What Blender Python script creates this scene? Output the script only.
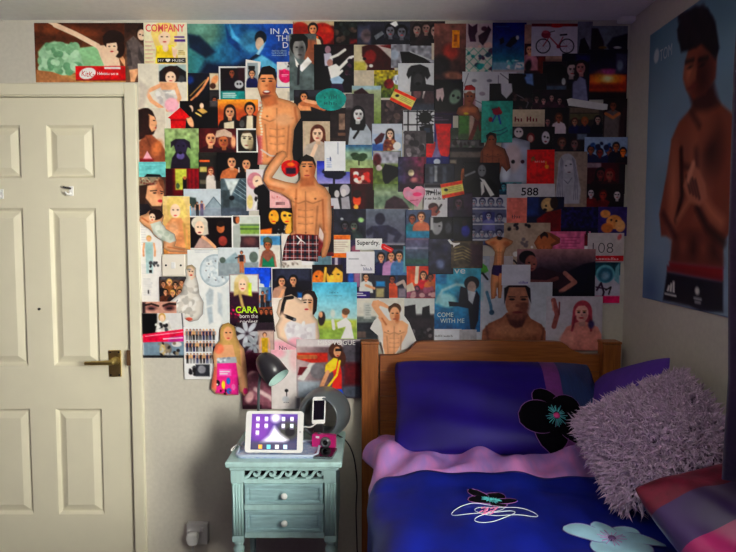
import bpy, bmesh, math, random
import numpy as np
from mathutils import Vector, Matrix

for _o in list(bpy.data.objects):
    bpy.data.objects.remove(_o)
scene = bpy.context.scene
COL = scene.collection

# ------------------------------------------------------------------ camera
IW, IH, F = 736.0, 552.0, 640.0
PITCH = math.radians(3.84)
CAM = Vector((0.0, -2.68, 1.43))
cd = bpy.data.cameras.new('camera')
cd.sensor_width = 36.0
cd.lens = 36.0 * F / IW
cd.clip_start = 0.02
cam = bpy.data.objects.new('camera', cd)
COL.objects.link(cam)
cam.location = CAM
cam.rotation_euler = (math.pi / 2 - PITCH, 0, 0)
scene.camera = cam

# ------------------------------------------------------------------ light and exposure
scene.view_settings.view_transform = 'Standard'
scene.view_settings.look = 'None'
scene.view_settings.gamma = 1.0
scene.view_settings.use_curve_mapping = False
scene.view_settings.exposure = 0.12

world = bpy.data.worlds.new('world')
scene.world = world
world.use_nodes = True
bg = world.node_tree.nodes['Background']
bg.inputs['Color'].default_value = (0.72, 0.84, 1.0, 1)
bg.inputs['Strength'].default_value = 1.2

XW = 1.075            # right wall
XL = -2.0             # left wall
YB = 0.0              # wall facing the camera
YF = -3.5             # wall behind the camera
ZC = 2.298             # ceiling
WIN = (-3.10, -1.55, 0.92, 2.08)     # window opening in the right wall: y0, y1, z0, z1

ld = bpy.data.lights.new('window_daylight', 'AREA')
ld.shape = 'RECTANGLE'
ld.size = WIN[3] - WIN[2]
ld.size_y = WIN[1] - WIN[0]
ld.energy = 100.0
ld.color = (1.0, 0.985, 0.93)
lo = bpy.data.objects.new('window_daylight', ld)
COL.objects.link(lo)
lo.location = (XW + 0.16, (WIN[0] + WIN[1]) / 2, (WIN[2] + WIN[3]) / 2)
lo.rotation_euler = (0, math.radians(90), 0)      # faces into the room (-X)

sd0 = bpy.data.lights.new('hazy_sun', 'SUN')          # bright hazy sky patch shining in through the window
sd0.energy = 28.0
sd0.angle = math.radians(60)
sd0.color = (1.0, 0.965, 0.85)
so0 = bpy.data.objects.new('hazy_sun', sd0)
COL.objects.link(so0)
so0.location = (3, -4, 3)
so0.rotation_euler = Vector((-.40, 1.0, -.10)).to_track_quat('-Z', 'Y').to_euler()

# ------------------------------------------------------------------ pixel helpers
def ray(px, py):
    x = (px - IW / 2) / F
    u = -(py - IH / 2) / F
    c, s = math.cos(PITCH), math.sin(PITCH)
    return Vector((x, c + u * s, -s + u * c))

def on_y(px, py, y):
    d = ray(px, py)
    return CAM + d * ((y - CAM.y) / d.y)

def on_z(px, py, z):
    d = ray(px, py)
    return CAM + d * ((z - CAM.z) / d.z)

def on_x(px, py, x):
    d = ray(px, py)
    return CAM + d * ((x - CAM.x) / d.x)

# ------------------------------------------------------------------ materials
def lin(c):
    out = []
    for v in c[:3]:
        v = v / 255.0
        out.append(v / 12.92 if v <= 0.04045 else ((v + 0.055) / 1.055) ** 2.4)
    return out

MATS = {}
def mat(name, col, rough=0.5, metal=0.0, var=0.0, scale=20.0, bump=0.0, sheen=0.0, spec=0.5, coat=0.0, stretch=None, col2=None):
    if name in MATS:
        return MATS[name]
    m = bpy.data.materials.new(name)
    m.use_nodes = True
    nt = m.node_tree
    b = nt.nodes['Principled BSDF']
    c = lin(col)
    b.inputs['Roughness'].default_value = rough
    b.inputs['Metallic'].default_value = metal
    b.inputs['Specular IOR Level'].default_value = spec
    b.inputs['Sheen Weight'].default_value = sheen
    b.inputs['Coat Weight'].default_value = coat
    tc = nt.nodes.new('ShaderNodeTexCoord')
    mp = nt.nodes.new('ShaderNodeMapping')
    if stretch:
        mp.inputs['Scale'].default_value = stretch
    nt.links.new(tc.outputs['Object'], mp.inputs['Vector'])
    nz = nt.nodes.new('ShaderNodeTexNoise')
    nz.inputs['Scale'].default_value = scale
    nz.inputs['Detail'].default_value = 4
    nt.links.new(mp.outputs['Vector'], nz.inputs['Vector'])
    rp = nt.nodes.new('ShaderNodeValToRGB')
    c2 = lin(col2) if col2 else [max(0, v * (1 - var)) for v in c]
    c1 = c if col2 else [min(1, v * (1 + var * 0.6)) for v in c]
    rp.color_ramp.elements[0].position = 0.3
    rp.color_ramp.elements[0].color = (*c2, 1)
    rp.color_ramp.elements[1].position = 0.7
    rp.color_ramp.elements[1].color = (*c1, 1)
    nt.links.new(nz.outputs['Fac'], rp.inputs['Fac'])
    nt.links.new(rp.outputs['Color'], b.inputs['Base Color'])
    if bump:
        bp = nt.nodes.new('ShaderNodeBump')
        bp.inputs['Strength'].default_value = min(1, bump)
        bp.inputs['Distance'].default_value = 0.004
        nt.links.new(nz.outputs['Fac'], bp.inputs['Height'])
        nt.links.new(bp.outputs['Normal'], b.inputs['Normal'])
    MATS[name] = m
    return m

def attr_mat(name, rough=0.45, spec=0.35, emit=0.0):
    m = bpy.data.materials.new(name)
    m.use_nodes = True
    nt = m.node_tree
    b = nt.nodes['Principled BSDF']
    a = nt.nodes.new('ShaderNodeAttribute')
    a.attribute_name = 'print'
    nt.links.new(a.outputs['Color'], b.inputs['Base Color'])
    b.inputs['Roughness'].default_value = rough
    b.inputs['Specular IOR Level'].default_value = spec
    if emit:
        nt.links.new(a.outputs['Color'], b.inputs['Emission Color'])
        b.inputs['Emission Strength'].default_value = emit
    return m

M_WALL = mat('wall_paint', (206, 201, 186), 0.85, var=0.05, scale=60, bump=0.12, spec=0.2)
M_CEIL = mat('ceiling_paint', (240, 240, 234), 0.9, var=0.04, scale=40, bump=0.1, spec=0.2)
M_DEEP = mat('violet_bounce_paint', (74, 58, 86), 0.85, var=0.05, scale=60, bump=0.1, spec=0.2)  # for the unseen walls; violet invented to dim bounce light and tint it purple
M_CARPET = mat('carpet', (84, 74, 76), 0.95, var=0.3, scale=300, bump=0.6, spec=0.1)
M_GLOSSW = mat('cream_gloss_paint', (226, 220, 194), 0.4, var=0.03, scale=8, bump=0.03)
M_BRASS = mat('aged_brass', (205, 180, 110), 0.35, 1.0, var=0.15, scale=30)
M_DARKM = mat('dark_metal', (50, 48, 50), 0.4, 0.6, var=0.1)
M_WPLAS = mat('white_plastic', (232, 232, 228), 0.35, var=0.02)
M_PRINT = attr_mat('printed_paper', 0.42, 0.3)
M_SCREEN = attr_mat('lit_screen', 0.15, 0.5, 0.9)

# ------------------------------------------------------------------ mesh helpers
def link(o, parent=None):
    COL.objects.link(o)
    if parent is not None:
        o.parent = parent
    return o

def tag(o, label=None, cat=None, group=None, kind=None):
    if label: o['label'] = label
    if cat: o['category'] = cat
    if group: o['group'] = group
    if kind: o['kind'] = kind
    return o

def thing(name, label, cat, loc=(0, 0, 0), rot=(0, 0, 0), group=None):
    o = bpy.data.objects.new(name, None)
    o.empty_display_size = 0.05
    o.location = loc
    o.rotation_euler = rot
    COL.objects.link(o)
    return tag(o, label, cat, group)

def obj(name, bm, m, parent=None, smooth=False, mats=None):
    """bm is in world coordinates; when parented the offset is removed so the part stays put."""
    me = bpy.data.meshes.new(name)
    bmesh.ops.recalc_face_normals(bm, faces=bm.faces)
    bm.to_mesh(me)
    bm.free()
    for mm in (mats or [m]):
        me.materials.append(mm)
    if smooth:
        for p in me.polygons:
            p.use_smooth = True
    o = bpy.data.objects.new(name, me)
    link(o, parent)
    if parent is not None:
        o.matrix_parent_inverse = world_of(parent).inverted()
    return o

def world_of(o):
    m = Matrix.LocRotScale(o.location, o.rotation_euler, o.scale)
    if o.parent:
        m = world_of(o.parent) @ o.matrix_parent_inverse @ m
    return m

def NB():
    return bmesh.new()

def box(bm, x0, x1, y0, y1, z0, z1, bev=0.0, mi=0):
    x0, x1 = min(x0, x1), max(x0, x1)
    y0, y1 = min(y0, y1), max(y0, y1)
    z0, z1 = min(z0, z1), max(z0, z1)
    vs = [bm.verts.new((x, y, z)) for z in (z0, z1) for y in (y0, y1) for x in (x0, x1)]
    fs = [bm.faces.new([vs[i] for i in q]) for q in ((0, 2, 3, 1), (4, 5, 7, 6), (0, 1, 5, 4), (2, 6, 7, 3), (0, 4, 6, 2), (1, 3, 7, 5))]
    for f in fs: f.material_index = mi
    if bev:
        es = list({e for f in fs for e in f.edges})
        bmesh.ops.bevel(bm, geom=es, offset=bev, segments=2, profile=0.5, affect='EDGES')
    return vs

def tube(bm, pts, r, n=8, closed=False, cap=True):
    pts = [Vector(p) for p in pts]
    rings = []
    up = Vector((0, 0, 1))
    N = len(pts)
    prev = None
    for i, p in enumerate(pts):
        a = pts[(i - 1) % N] if (closed or i > 0) else p
        b = pts[(i + 1) % N] if (closed or i < N - 1) else p
        t = (b - a).normalized()
        if prev is None:
            s = t.cross(up)
            if s.length < 1e-3: s = t.cross(Vector((1, 0, 0)))
        else:
            s = prev - t * prev.dot(t)
        s.normalize()
        prev = s
        w = t.cross(s)
        rr = r[i] if isinstance(r, (list, tuple)) else r
        rings.append([bm.verts.new(p + (s * math.cos(k * 2 * math.pi / n) + w * math.sin(k * 2 * math.pi / n)) * rr) for k in range(n)])
    rng = range(N if closed else N - 1)
    for i in rng:
        A, B = rings[i], rings[(i + 1) % N]
        for k in range(n):
            bm.faces.new((A[k], A[(k + 1) % n], B[(k + 1) % n], B[k]))
    if cap and not closed:
        bm.faces.new(rings[0][::-1]); bm.faces.new(rings[-1])
    return rings

def lathe(bm, prof, M=Matrix(), n=24, cap=True):
    """prof: list of (radius, height) along local +Z."""
    rings = []
    for r_, h in prof:
        rings.append([bm.verts.new(M @ Vector((r_ * math.cos(k * 2 * math.pi / n), r_ * math.sin(k * 2 * math.pi / n), h))) for k in range(n)])
    for A, B in zip(rings[:-1], rings[1:]):
        for k in range(n):
            bm.faces.new((A[k], A[(k + 1) % n], B[(k + 1) % n], B[k]))
    if cap:
        bm.faces.new(rings[0][::-1]); bm.faces.new(rings[-1])

def prism(bm, pts2, f, t0, t1):
    """extrude a 2D outline; f(u, v, t) gives the 3D point."""
    A = [bm.verts.new(f(u, v, t0)) for u, v in pts2]
    B = [bm.verts.new(f(u, v, t1)) for u, v in pts2]
    n = len(pts2)
    bm.faces.new(A); bm.faces.new(B[::-1])
    for i in range(n):
        bm.faces.new((A[i], B[i], B[(i + 1) % n], A[(i + 1) % n]))

def spline(pts, n=8, closed=False):
    P = [Vector(p) for p in pts]
    out = []
    N = len(P)
    for i in range(N if closed else N - 1):
        p0 = P[(i - 1) % N] if (closed or i > 0) else P[i]
        p1, p2 = P[i], P[(i + 1) % N]
        p3 = P[(i + 2) % N] if (closed or i + 2 < N) else P[(i + 1) % N]
        for k in range(n):
            t = k / n
            out.append(0.5 * ((2 * p1) + (p2 - p0) * t + (2 * p0 - 5 * p1 + 4 * p2 - p3) * t * t + (3 * p1 - p0 - 3 * p2 + p3) * t ** 3))
    if not closed: out.append(P[-1])
    return out

def struct(name, bm, m, parent=None, smooth=False):
    o = obj(name, bm, m, parent, smooth)
    if parent is None:
        o['kind'] = 'structure'
    return o

# ================================================================== THE ROOM
b = NB(); box(b, XL - .1, XW + .1, YF - .1, YB + .1, -0.1, 0); struct('floor', b, M_CARPET)
b = NB(); box(b, XL - .1, XW + .1, YF - .1, YB + .1, ZC, ZC + .1); struct('ceiling', b, M_CEIL)
b = NB(); box(b, XL - .1, XL, YF, YB, 0, ZC); struct('wall_left', b, M_DEEP)
b = NB(); box(b, XL - .1, XW + .1, YF - .1, YF, 0, ZC); struct('wall_front', b, M_DEEP)
b = NB()
box(b, XW, XW + .1, YF, WIN[0], 0, ZC); box(b, XW, XW + .1, WIN[1], YB, 0, ZC)
box(b, XW, XW + .1, WIN[0], WIN[1], 0, WIN[2]); box(b, XW, XW + .1, WIN[0], WIN[1], WIN[3], ZC)
struct('wall_right', b, M_WALL)

# door opening in the wall facing the camera
DR = on_y(126.5, 200, 0).x           # right edge of the door leaf
DW = 0.762
DL = DR - DW
DT = on_y(60, 97.5, 0).z             # top of the leaf
b = NB()
box(b, XL - .1, DL - .03, 0, .1, 0, ZC); box(b, DR + .03, XW + .1, 0, .1, 0, ZC); box(b, DL - .03, DR + .03, 0, .1, DT + .03, ZC)
struct('wall_back', b, M_WALL)
# architrave
fw = on_y(139.5, 200, 0).x - DR
b = NB()
box(b, DR + .006, DR + fw, -.018, .03, 0, DT + fw, .004)
box(b, DL - fw, DL - .006, -.018, .03, 0, DT + fw, .004)
box(b, DL - .006, DR + .006, -.018, .03, DT + .008, DT + fw, .004)
tr = struct('trim_1', b, M_GLOSSW)
b = NB()
box(b, DR + .003, DR + .012, -.008, .09, 0, DT + .006)
box(b, DL - .012, DL - .003, -.008, .09, 0, DT + .006)
box(b, DL - .003, DR + .003, -.008, .09, DT + .003, DT + .009)
box(b, DL - .02, DR + .02, .085, .1, 0, DT + .02)
obj('door_lining', b, M_GLOSSW, tr)
# door leaf with six raised-and-fielded panels
door = thing('door_1', None, None, (DL, 0, 0))
door['kind'] = 'structure'
u = DW / 182.0                       # one photo pixel of the leaf in metres
cols = [(31, 78), (104, 151)]
def zz(py): return on_y(75, py, 0).z
rows = [(zz(178), zz(125)), (zz(366), zz(208)), (.22, zz(409))]
b = NB()
yf, yb = .004, .042
xs = [0, 31 * u, 78 * u, 104 * u, 151 * u, DW]
# stiles, mullion and rails as one leaf
for a0, a1 in ((0, 1), (2, 3), (4, 5)):
    box(b, DL + xs[a0], DL + xs[a1], yf, yb, .006, DT)
zs = [.006, rows[2][0], rows[2][1], rows[1][0], rows[1][1], rows[0][0], rows[0][1], DT]
for a0, a1 in ((1, 2), (3, 4)):
    for k in range(0, 8, 2):
        box(b, DL + xs[a0], DL + xs[a1], yf, yb, zs[k], zs[k + 1])
obj('door_leaf', b, M_GLOSSW, door)
for c0, c1 in cols:
    for z0, z1 in rows:
        b = NB()
        x0, x1 = DL + c0 * u, DL + c1 * u
        def ring(i, y):
            return [b.verts.new((x, y, z)) for x, z in ((x0 + i, z0 + i), (x1 - i, z0 + i), (x1 - i, z1 - i), (x0 + i, z1 - i))]
        rs = [ring(0, yf), ring(.011, yf + .013), ring(.016, yf + .013), ring(.042, yf + .002), ring(.046, yf + .002)]
        for A, B in zip(rs[:-1], rs[1:]):
            for k in range(4):
                b.faces.new((A[k], A[(k + 1) % 4], B[(k + 1) % 4], B[k]))
        b.faces.new(rs[-1])
        obj('door_panel', b, M_GLOSSW, door)
# handle
hp = on_y(115, 363.5, 0)
b = NB(); box(b, hp.x - .026, hp.x + .026, -.002, .006, hp.z - .057, hp.z + .057, .002)
hd = obj('door_handle', b, M_BRASS, door)
b = NB()
lathe(b, [(.018, 0), (.018, .012), (.011, .016), (.011, .045)], Matrix.Translation((hp.x + .004, -.002, hp.z + .012)) @ Matrix.Rotation(math.pi / 2, 4, 'X'), 16)
tube(b, spline([(hp.x + .012, -.044, hp.z + .012), (hp.x - .02, -.047, hp.z + .012), (hp.x - .07, -.045, hp.z + .010), (hp.x - .108, -.041, hp.z + .009)], 5), [.010] * 6 + [.009] * 6 + [.008] * 4, 10)
obj('lever', b, M_BRASS, hd, True)
for dx in (-.018, .018):
    for dz in (-.049, .049):
        b = NB(); lathe(b, [(.004, 0), (.004, .002)], Matrix.Translation((hp.x + dx, -.002, hp.z + dz)) @ Matrix.Rotation(math.pi / 2, 4, 'X'), 8)
        obj('screw', b, M_DARKM, hd)
sp = on_y(130.3, 357, 0)
b = NB(); box(b, sp.x - .008, sp.x + .008, -.021, -.017, sp.z - .033, sp.z + .033, .001)
obj('strike_plate', b, mat('worn_strike', (130, 95, 65), .5, .5, var=.3), door)
# the two small hooks on the leaf
for px, py in ((70.5, 190), (0.5, 193)):
    h = on_y(px, py, 0)
    t = thing('adhesive_hook', 'white door hook with a dark arm' if px > 20 else 'all-white door hook level with the dark-armed one', 'hook', (h.x, yf, h.z))
    b = NB(); box(b, h.x - .006, h.x + .012, -.002, yf, h.z - .024, h.z + .016, .002); obj('backplate', b, M_WPLAS, t)
    b = NB(); tube(b, spline([(h.x + .002, -.002, h.z + .006), (h.x - .008, -.016, h.z + .008), (h.x - .022, -.02, h.z + .012)], 4), .004, 8); obj('arm', b, M_DARKM if px > 20 else M_WPLAS, t, True)
    b = NB(); tube(b, spline([(h.x + .002, -.002, h.z - .014), (h.x - .005, -.018, h.z - .018), (h.x - .012, -.024, h.z - .008)], 4), .004, 8); obj('arm', b, M_WPLAS, t, True)
h = on_y(39.5, 309, 0)
b = NB(); lathe(b, [(.004, 0), (.004, .006), (.006, .008), (.003, .011)], Matrix.Translation((h.x, yf, h.z)) @ Matrix.Rotation(math.pi / 2, 4, 'X'), 10)
tag(obj('door_nail', b, M_DARKM), 'tiny dark nail head left in the door', 'nail')
# skirting
b = NB()
box(b, DR + fw, XW, -.014, 0, 0, .05, .004)
struct('baseboard_back', b, M_GLOSSW)
# window in the right wall
wn = thing('window_1', None, None, (XW, (WIN[0] + WIN[1]) / 2, WIN[2])); wn['kind'] = 'structure'
b = NB()
for a in (WIN[0], (WIN[0] + WIN[1]) / 2 - .02, WIN[1] - .04):
    box(b, XW + .04, XW + .09, a, a + .04, WIN[2], WIN[3], .003)
for z in (WIN[2], WIN[3] - .04):
    box(b, XW + .04, XW + .09, WIN[0], WIN[1], z, z + .04, .003)
obj('window_frame', b, M_WPLAS, wn)
b = NB(); box(b, XW - .04, XW + .09, WIN[0] - .03, WIN[1] + .03, WIN[2] - .025, WIN[2], .004); obj('window_sill', b, M_WPLAS, wn)
gm = bpy.data.materials.new('window_glass'); gm.use_nodes = True
nt = gm.node_tree; nt.nodes.clear()
go_ = nt.nodes.new('ShaderNodeOutputMaterial'); mx = nt.nodes.new('ShaderNodeMixShader')
ta = nt.nodes.new('ShaderNodeBsdfTransparent'); gl = nt.nodes.new('ShaderNodeBsdfGlossy')
gl.inputs['Roughness'].default_value = .02
mx.inputs[0].default_value = .06; nt.links.new(ta.outputs[0], mx.inputs[1]); nt.links.new(gl.outputs[0], mx.inputs[2]); nt.links.new(mx.outputs[0], go_.inputs[0])
ym = (WIN[0] + WIN[1]) / 2
for a0, a1 in ((WIN[0] + .04, ym - .02), (ym + .02, WIN[1] - .04)):
    b = NB(); box(b, XW + .062, XW + .066, a0, a1, WIN[2] + .04, WIN[3] - .04); obj('pane', b, gm, wn)
# curtain gathered at the near side of the poster
CXE, CY = 0.822, -1.17
t = thing('curtain', 'dark purple curtain gathered beside the swimmer poster', 'curtain', (1.0, CY - .08, .86))
b = NB()
pts = [(XW - .02, CY - .06), (XW - .06, CY - .045), (XW - .14, CY - .04), (CXE + .06, CY - .045)]
N2 = 120
for i in range(N2 + 1):
    q = i / N2
    pts.append((CXE + .05 - .05 * math.cos(q * 12 * math.pi) + .06 * q, CY - .06 - q * .50))
pts = [tuple(v)[:2] for v in spline([(x, y, 0) for x, y in pts], 1)]
N = len(pts) - 1
zs_ = [.86, 1.1, 1.4, 1.8, 2.14]
grid = [[b.verts.new((x + .008 * math.sin(j * 1.7 + i * .05), y, z)) for i, (x, y) in enumerate(pts)] for j, z in enumerate(zs_)]
for j in range(len(zs_) - 1):
    for i in range(N):
        b.faces.new((grid[j][i], grid[j][i + 1], grid[j + 1][i + 1], grid[j + 1][i]))
cu = obj('curtain_cloth', b, mat('curtain_cloth', (46, 22, 52), .9, var=.2, scale=120, bump=.2, sheen=.2), t, True)
md = cu.modifiers.new('thick', 'SOLIDIFY'); md.thickness = .003
b = NB(); tube(b, [(XW - .13, -2.95, 2.17), (XW - .13, -1.05, 2.17)], .012, 12)
for e_ in (-2.95, -1.05):
    lathe(b, [(.0, -.02), (.018, -.012), (.022, 0), (.018, .012), (0, .02)], Matrix.Translation((XW - .13, e_, 2.17)), 12, False)
for y_ in (-2.9, -1.1):
    tube(b, [(XW, y_, 2.17), (XW - .13, y_, 2.17)], .007, 8)
tag(obj('curtain_pole', b, M_DARKM, None, True), 'dark metal curtain pole above the window', 'curtain pole')
# small plaster lump where ceiling and walls meet
lp = on_y(623.5, 22, 0)
b = NB(); box(b, lp.x - .03, lp.x + .035, -.05, 0, ZC - .018, ZC + .01, .008)
struct('trim_2', b, M_CEIL)
# ================================================================== PRINTS ON THE WALL
# every sheet is a fine paper grid whose vertices carry the printed colour ("print" attribute)
PAL = {'w': (238, 236, 230), 'pw': (222, 220, 214), 'cr': (228, 214, 186), 'bk': (16, 14, 18), 'dk': (40, 36, 42), 'gy': (128, 128, 130), 'lg': (188, 190, 192), 'dg': (78, 80, 84),
       'sk': (232, 172, 134), 'sl': (246, 208, 180), 'sd': (190, 118, 78), 'st': (226, 156, 112), 'sb': (118, 70, 50), 'sx': (150, 92, 66), 'br': (88, 52, 36), 'db': (52, 32, 28), 'bl': (236, 204, 128), 'lb': (206, 166, 100),
       'rd': (204, 24, 34), 'dr': (120, 20, 30), 'pk': (236, 76, 130), 'lp': (244, 178, 190), 'mg': (206, 30, 104), 'or': (236, 124, 36), 'ye': (242, 206, 60), 'gr': (74, 128, 66), 'dgr': (40, 70, 46), 'lgr': (168, 196, 130), 'mint': (164, 204, 168), 'te': (36, 150, 146),
       'tq': (112, 200, 206), 'sky': (120, 190, 226), 'bu': (34, 92, 180), 'nv': (22, 30, 84), 'pu': (98, 48, 140), 'lv': (176, 158, 206), 'plum': (74, 26, 54), 'tan': (198, 164, 118), 'ol': (120, 112, 62)}
def cc_(c):
    return PAL[c] if isinstance(c, str) else c

def e(cx, cy, rx, ry, c, rot=0, s=.8): return ('e', cx, cy, rx, ry, c, rot, s)
def p(pts, c, s=.7): return ('p', pts, c, s)
def l(pts, w, c, s=.6): return ('l', pts, w, c, s)
def r(x0, y0, x1, y1, c, s=.5): return ('p', [(x0, y0), (x1, y0), (x1, y1), (x0, y1)], c, s)
def gv(c1, c2, y0=None, y1=None): return ('gv', c1, c2, y0, y1)
def gh(c1, c2, x0=None, x1=None): return ('gh', c1, c2, x0, x1)
def ns(a, sc, seed=0): return ('ns', a, sc, seed)
def cl(x0, y0, x1, y1, n, cols, size, seed=0, asp=1.0):
    rn = random.Random(seed * 77 + int(x0 * 13 + y0 * 7))
    return [e(rn.uniform(x0, x1), rn.uniform(y0, y1), size * rn.uniform(.5, 1.3), size * asp * rn.uniform(.5, 1.3), rn.choice(cols), rn.uniform(0, 3), .9) for _ in range(n)]
def lines(x0, y0, x1, y1, n, c, w=.5, seed=1):
    rn = random.Random(seed + int(x0))
    return [l([(x0, y0 + (y1 - y0) * (k + .5) / n), (x0 + (x1 - x0) * rn.uniform(.6, 1), y0 + (y1 - y0) * (k + .5) / n)], w, c) for k in range(n)]

def sh(c, k):
    c = cc_(c)
    return tuple(max(0, min(255, v * k)) for v in c)

def face(cx, cy, h, skin='sk', hair='db', long=0, turn=0.0, cap=None):
    """head; h is half the head height; long = how far the hair falls, in h."""
    o = []
    o += [e(cx, cy - .12 * h, .98 * h, 1.12 * h, hair)]
    if long:
        o += [p([(cx - .98 * h, cy - .1 * h), (cx + .98 * h, cy - .1 * h), (cx + 1.12 * h, cy + long * h * .7), (cx + .8 * h, cy + long * h), (cx - .8 * h, cy + long * h), (cx - 1.15 * h, cy + long * h * .7)], hair, 1.0)]
    o += [r(cx - .32 * h, cy + .5 * h, cx + .32 * h, cy + 1.4 * h, sh(skin, .85))]
    fx_ = cx + turn * .2 * h
    o += [e(fx_, cy + .08 * h, .68 * h, .92 * h, skin), e(fx_ + .30 * h, cy + .3 * h, .26 * h, .5 * h, sh(skin, .86), 0, 1.2)]
    o += [p([(fx_ - .7 * h, cy - .3 * h), (fx_ - .35 * h, cy - .66 * h), (fx_ + .3 * h, cy - .7 * h), (fx_ + .7 * h, cy - .3 * h), (fx_ + .5 * h, cy - 1.02 * h), (fx_ - .5 * h, cy - 1.02 * h)], hair, .9)]
    if h > 2.6:
        d = turn * .12 * h
        for q in (-1, 1):
            o += [e(fx_ + d + q * .29 * h, cy + .0 * h, .15 * h, .085 * h, (46, 32, 30), 0, .5), l([(fx_ + d + q * .14 * h, cy - .16 * h), (fx_ + d + q * .46 * h, cy - .17 * h)], .09 * h, sh(hair, .7) if cc_(hair)[0] < 150 else (150, 110, 70))]
        o += [e(fx_ + d + .05 * h, cy + .28 * h, .10 * h, .12 * h, sh(skin, .78)), e(fx_ + d, cy + .56 * h, .24 * h, .09 * h, (178, 70, 72), 0, .5)]
    elif h > 1.3:
        o += [e(fx_ - .28 * h, cy, .17 * h, .13 * h, (60, 40, 36), 0, .5), e(fx_ + .28 * h, cy, .17 * h, .13 * h, (60, 40, 36), 0, .5), e(fx_, cy + .55 * h, .24 * h, .1 * h, (176, 80, 80), 0, .5)]
    if cap:
        o += [p([(cx - h, cy - .35 * h), (cx - .8 * h, cy - 1.1 * h), (cx, cy - 1.5 * h), (cx + .8 * h, cy - 1.1 * h), (cx + h, cy - .35 * h)], cap)]
    return o
def bust(cx, cy, h, skin='sk', hair='db', cloth='dk', long=0, turn=0.0, w=2.1, drop=4.5):
    h = h * 1.15; w = w * .92
    o = [p([(cx - .4 * h, cy + .95 * h), (cx + .4 * h, cy + .95 * h), (cx + w * .8 * h, cy + 1.5 * h), (cx + w * h, cy + 2.3 * h), (cx + w * 1.05 * h, cy + drop * h), (cx - w * 1.05 * h, cy + drop * h), (cx - w * h, cy + 2.3 * h), (cx - w * .8 * h, cy + 1.5 * h)], cloth, .9)]
    f_ = face(cx, cy, h, skin, hair, long, turn)
    if long:
        return f_[:2] + o + f_[2:]
    return o + f_
def fig(cx, y0, h, skin='sk', hair='db', top='dk', bot='nv', arms=0, wd=1.0):
    """standing figure, y0 = crown, h = height."""
    q = h / 7.5; k = q * wd
    o = [p([(cx - .85 * k, y0 + 1.25 * q), (cx + .85 * k, y0 + 1.25 * q), (cx + .72 * k, y0 + 3.7 * q), (cx - .72 * k, y0 + 3.7 * q)], top)]
    if arms == 0:
        o += [l([(cx - .95 * k, y0 + 1.5 * q), (cx - 1.15 * k, y0 + 2.8 * q), (cx - 1.1 * k, y0 + 3.9 * q)], .4 * k, skin), l([(cx + .95 * k, y0 + 1.5 * q), (cx + 1.15 * k, y0 + 2.8 * q), (cx + 1.1 * k, y0 + 3.9 * q)], .4 * k, skin)]
    elif arms == 1:
        o += [l([(cx - .9 * k, y0 + 1.5 * q), (cx - 1.9 * k, y0 + .8 * q), (cx - .5 * k, y0 - .1 * q)], .45 * k, skin), l([(cx + .9 * k, y0 + 1.5 * q), (cx + 1.9 * k, y0 + .8 * q), (cx + .5 * k, y0 - .1 * q)], .45 * k, skin)]
    o += [p([(cx - .74 * k, y0 + 3.6 * q), (cx + .74 * k, y0 + 3.6 * q), (cx + .66 * k, y0 + 7.4 * q), (cx + .12 * k, y0 + 7.4 * q), (cx, y0 + 4.4 * q), (cx - .12 * k, y0 + 7.4 * q), (cx - .66 * k, y0 + 7.4 * q)], bot)]
    o += [e(cx, y0 + .45 * q, .52 * k, .58 * q, hair), e(cx, y0 + .62 * q, .38 * k, .5 * q, skin)]
    return o
def duo(x, y, h, s1='sk', h1='db', c1='bk', s2='sk', h2='db', c2='bk', gap=1.9, l1=2.5, l2=2.5):
    return bust(x - gap * h / 2, y, h, s1, h1, c1, l1) + bust(x + gap * h / 2, y + .2 * h, h, s2, h2, c2, l2)
def tree(cx, cy, rx, ry, c, trunk='db'):
    return [l([(cx, cy), (cx, cy + ry * 2)], rx * .2, trunk)] + [e(cx + rx * .6 * math.cos(k), cy + ry * .5 * math.sin(k * 1.7), rx * .6, ry * .6, c) for k in range(7)]

def flat(ops):
    out = []
    for o in ops:
        if isinstance(o, list): out += flat(o)
        else: out.append(o)
    return out

def sdf_poly(X, Y, pts):
    P = np.array(pts, float); Q = np.roll(P, -1, 0)
    d = np.full(X.shape, 1e9); ins = np.zeros(X.shape, bool)
    nx, ny = X.copy(), Y.copy()
    for (ax_, ay_), (bx_, by_) in zip(P, Q):
        ex, ey = bx_ - ax_, by_ - ay_
        L2 = ex * ex + ey * ey
        if L2 < 1e-9: continue
        t_ = np.clip(((X - ax_) * ex + (Y - ay_) * ey) / L2, 0, 1)
        qx, qy = ax_ + t_ * ex, ay_ + t_ * ey
        dd = (X - qx) ** 2 + (Y - qy) ** 2
        m_ = dd < d
        d = np.where(m_, dd, d); nx = np.where(m_, qx, nx); ny = np.where(m_, qy, ny)
        cond = ((ay_ > Y) != (by_ > Y))
        if abs(ey) > 1e-12:
            xi = ax_ + (Y - ay_) * ex / ey
            ins ^= cond & (X < xi)
    d = np.sqrt(d)
    return np.where(ins, -d, d), nx, ny

def vnoise(X, Y, sc, seed):
    rn = np.random.RandomState(seed % 100000)
    T = rn.rand(64, 64)
    x, y = X / sc + rn.rand() * 40, Y / sc + rn.rand() * 40
    xi, yi = np.floor(x).astype(int), np.floor(y).astype(int)
    fx_, fy_ = x - xi, y - yi
    fx_ = fx_ * fx_ * (3 - 2 * fx_); fy_ = fy_ * fy_ * (3 - 2 * fy_)
    a = T[xi % 64, yi % 64]; b_ = T[(xi + 1) % 64, yi % 64]; c = T[xi % 64, (yi + 1) % 64]; d = T[(xi + 1) % 64, (yi + 1) % 64]
    return (a * (1 - fx_) + b_ * fx_) * (1 - fy_) + (c * (1 - fx_) + d * fx_) * fy_

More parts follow.
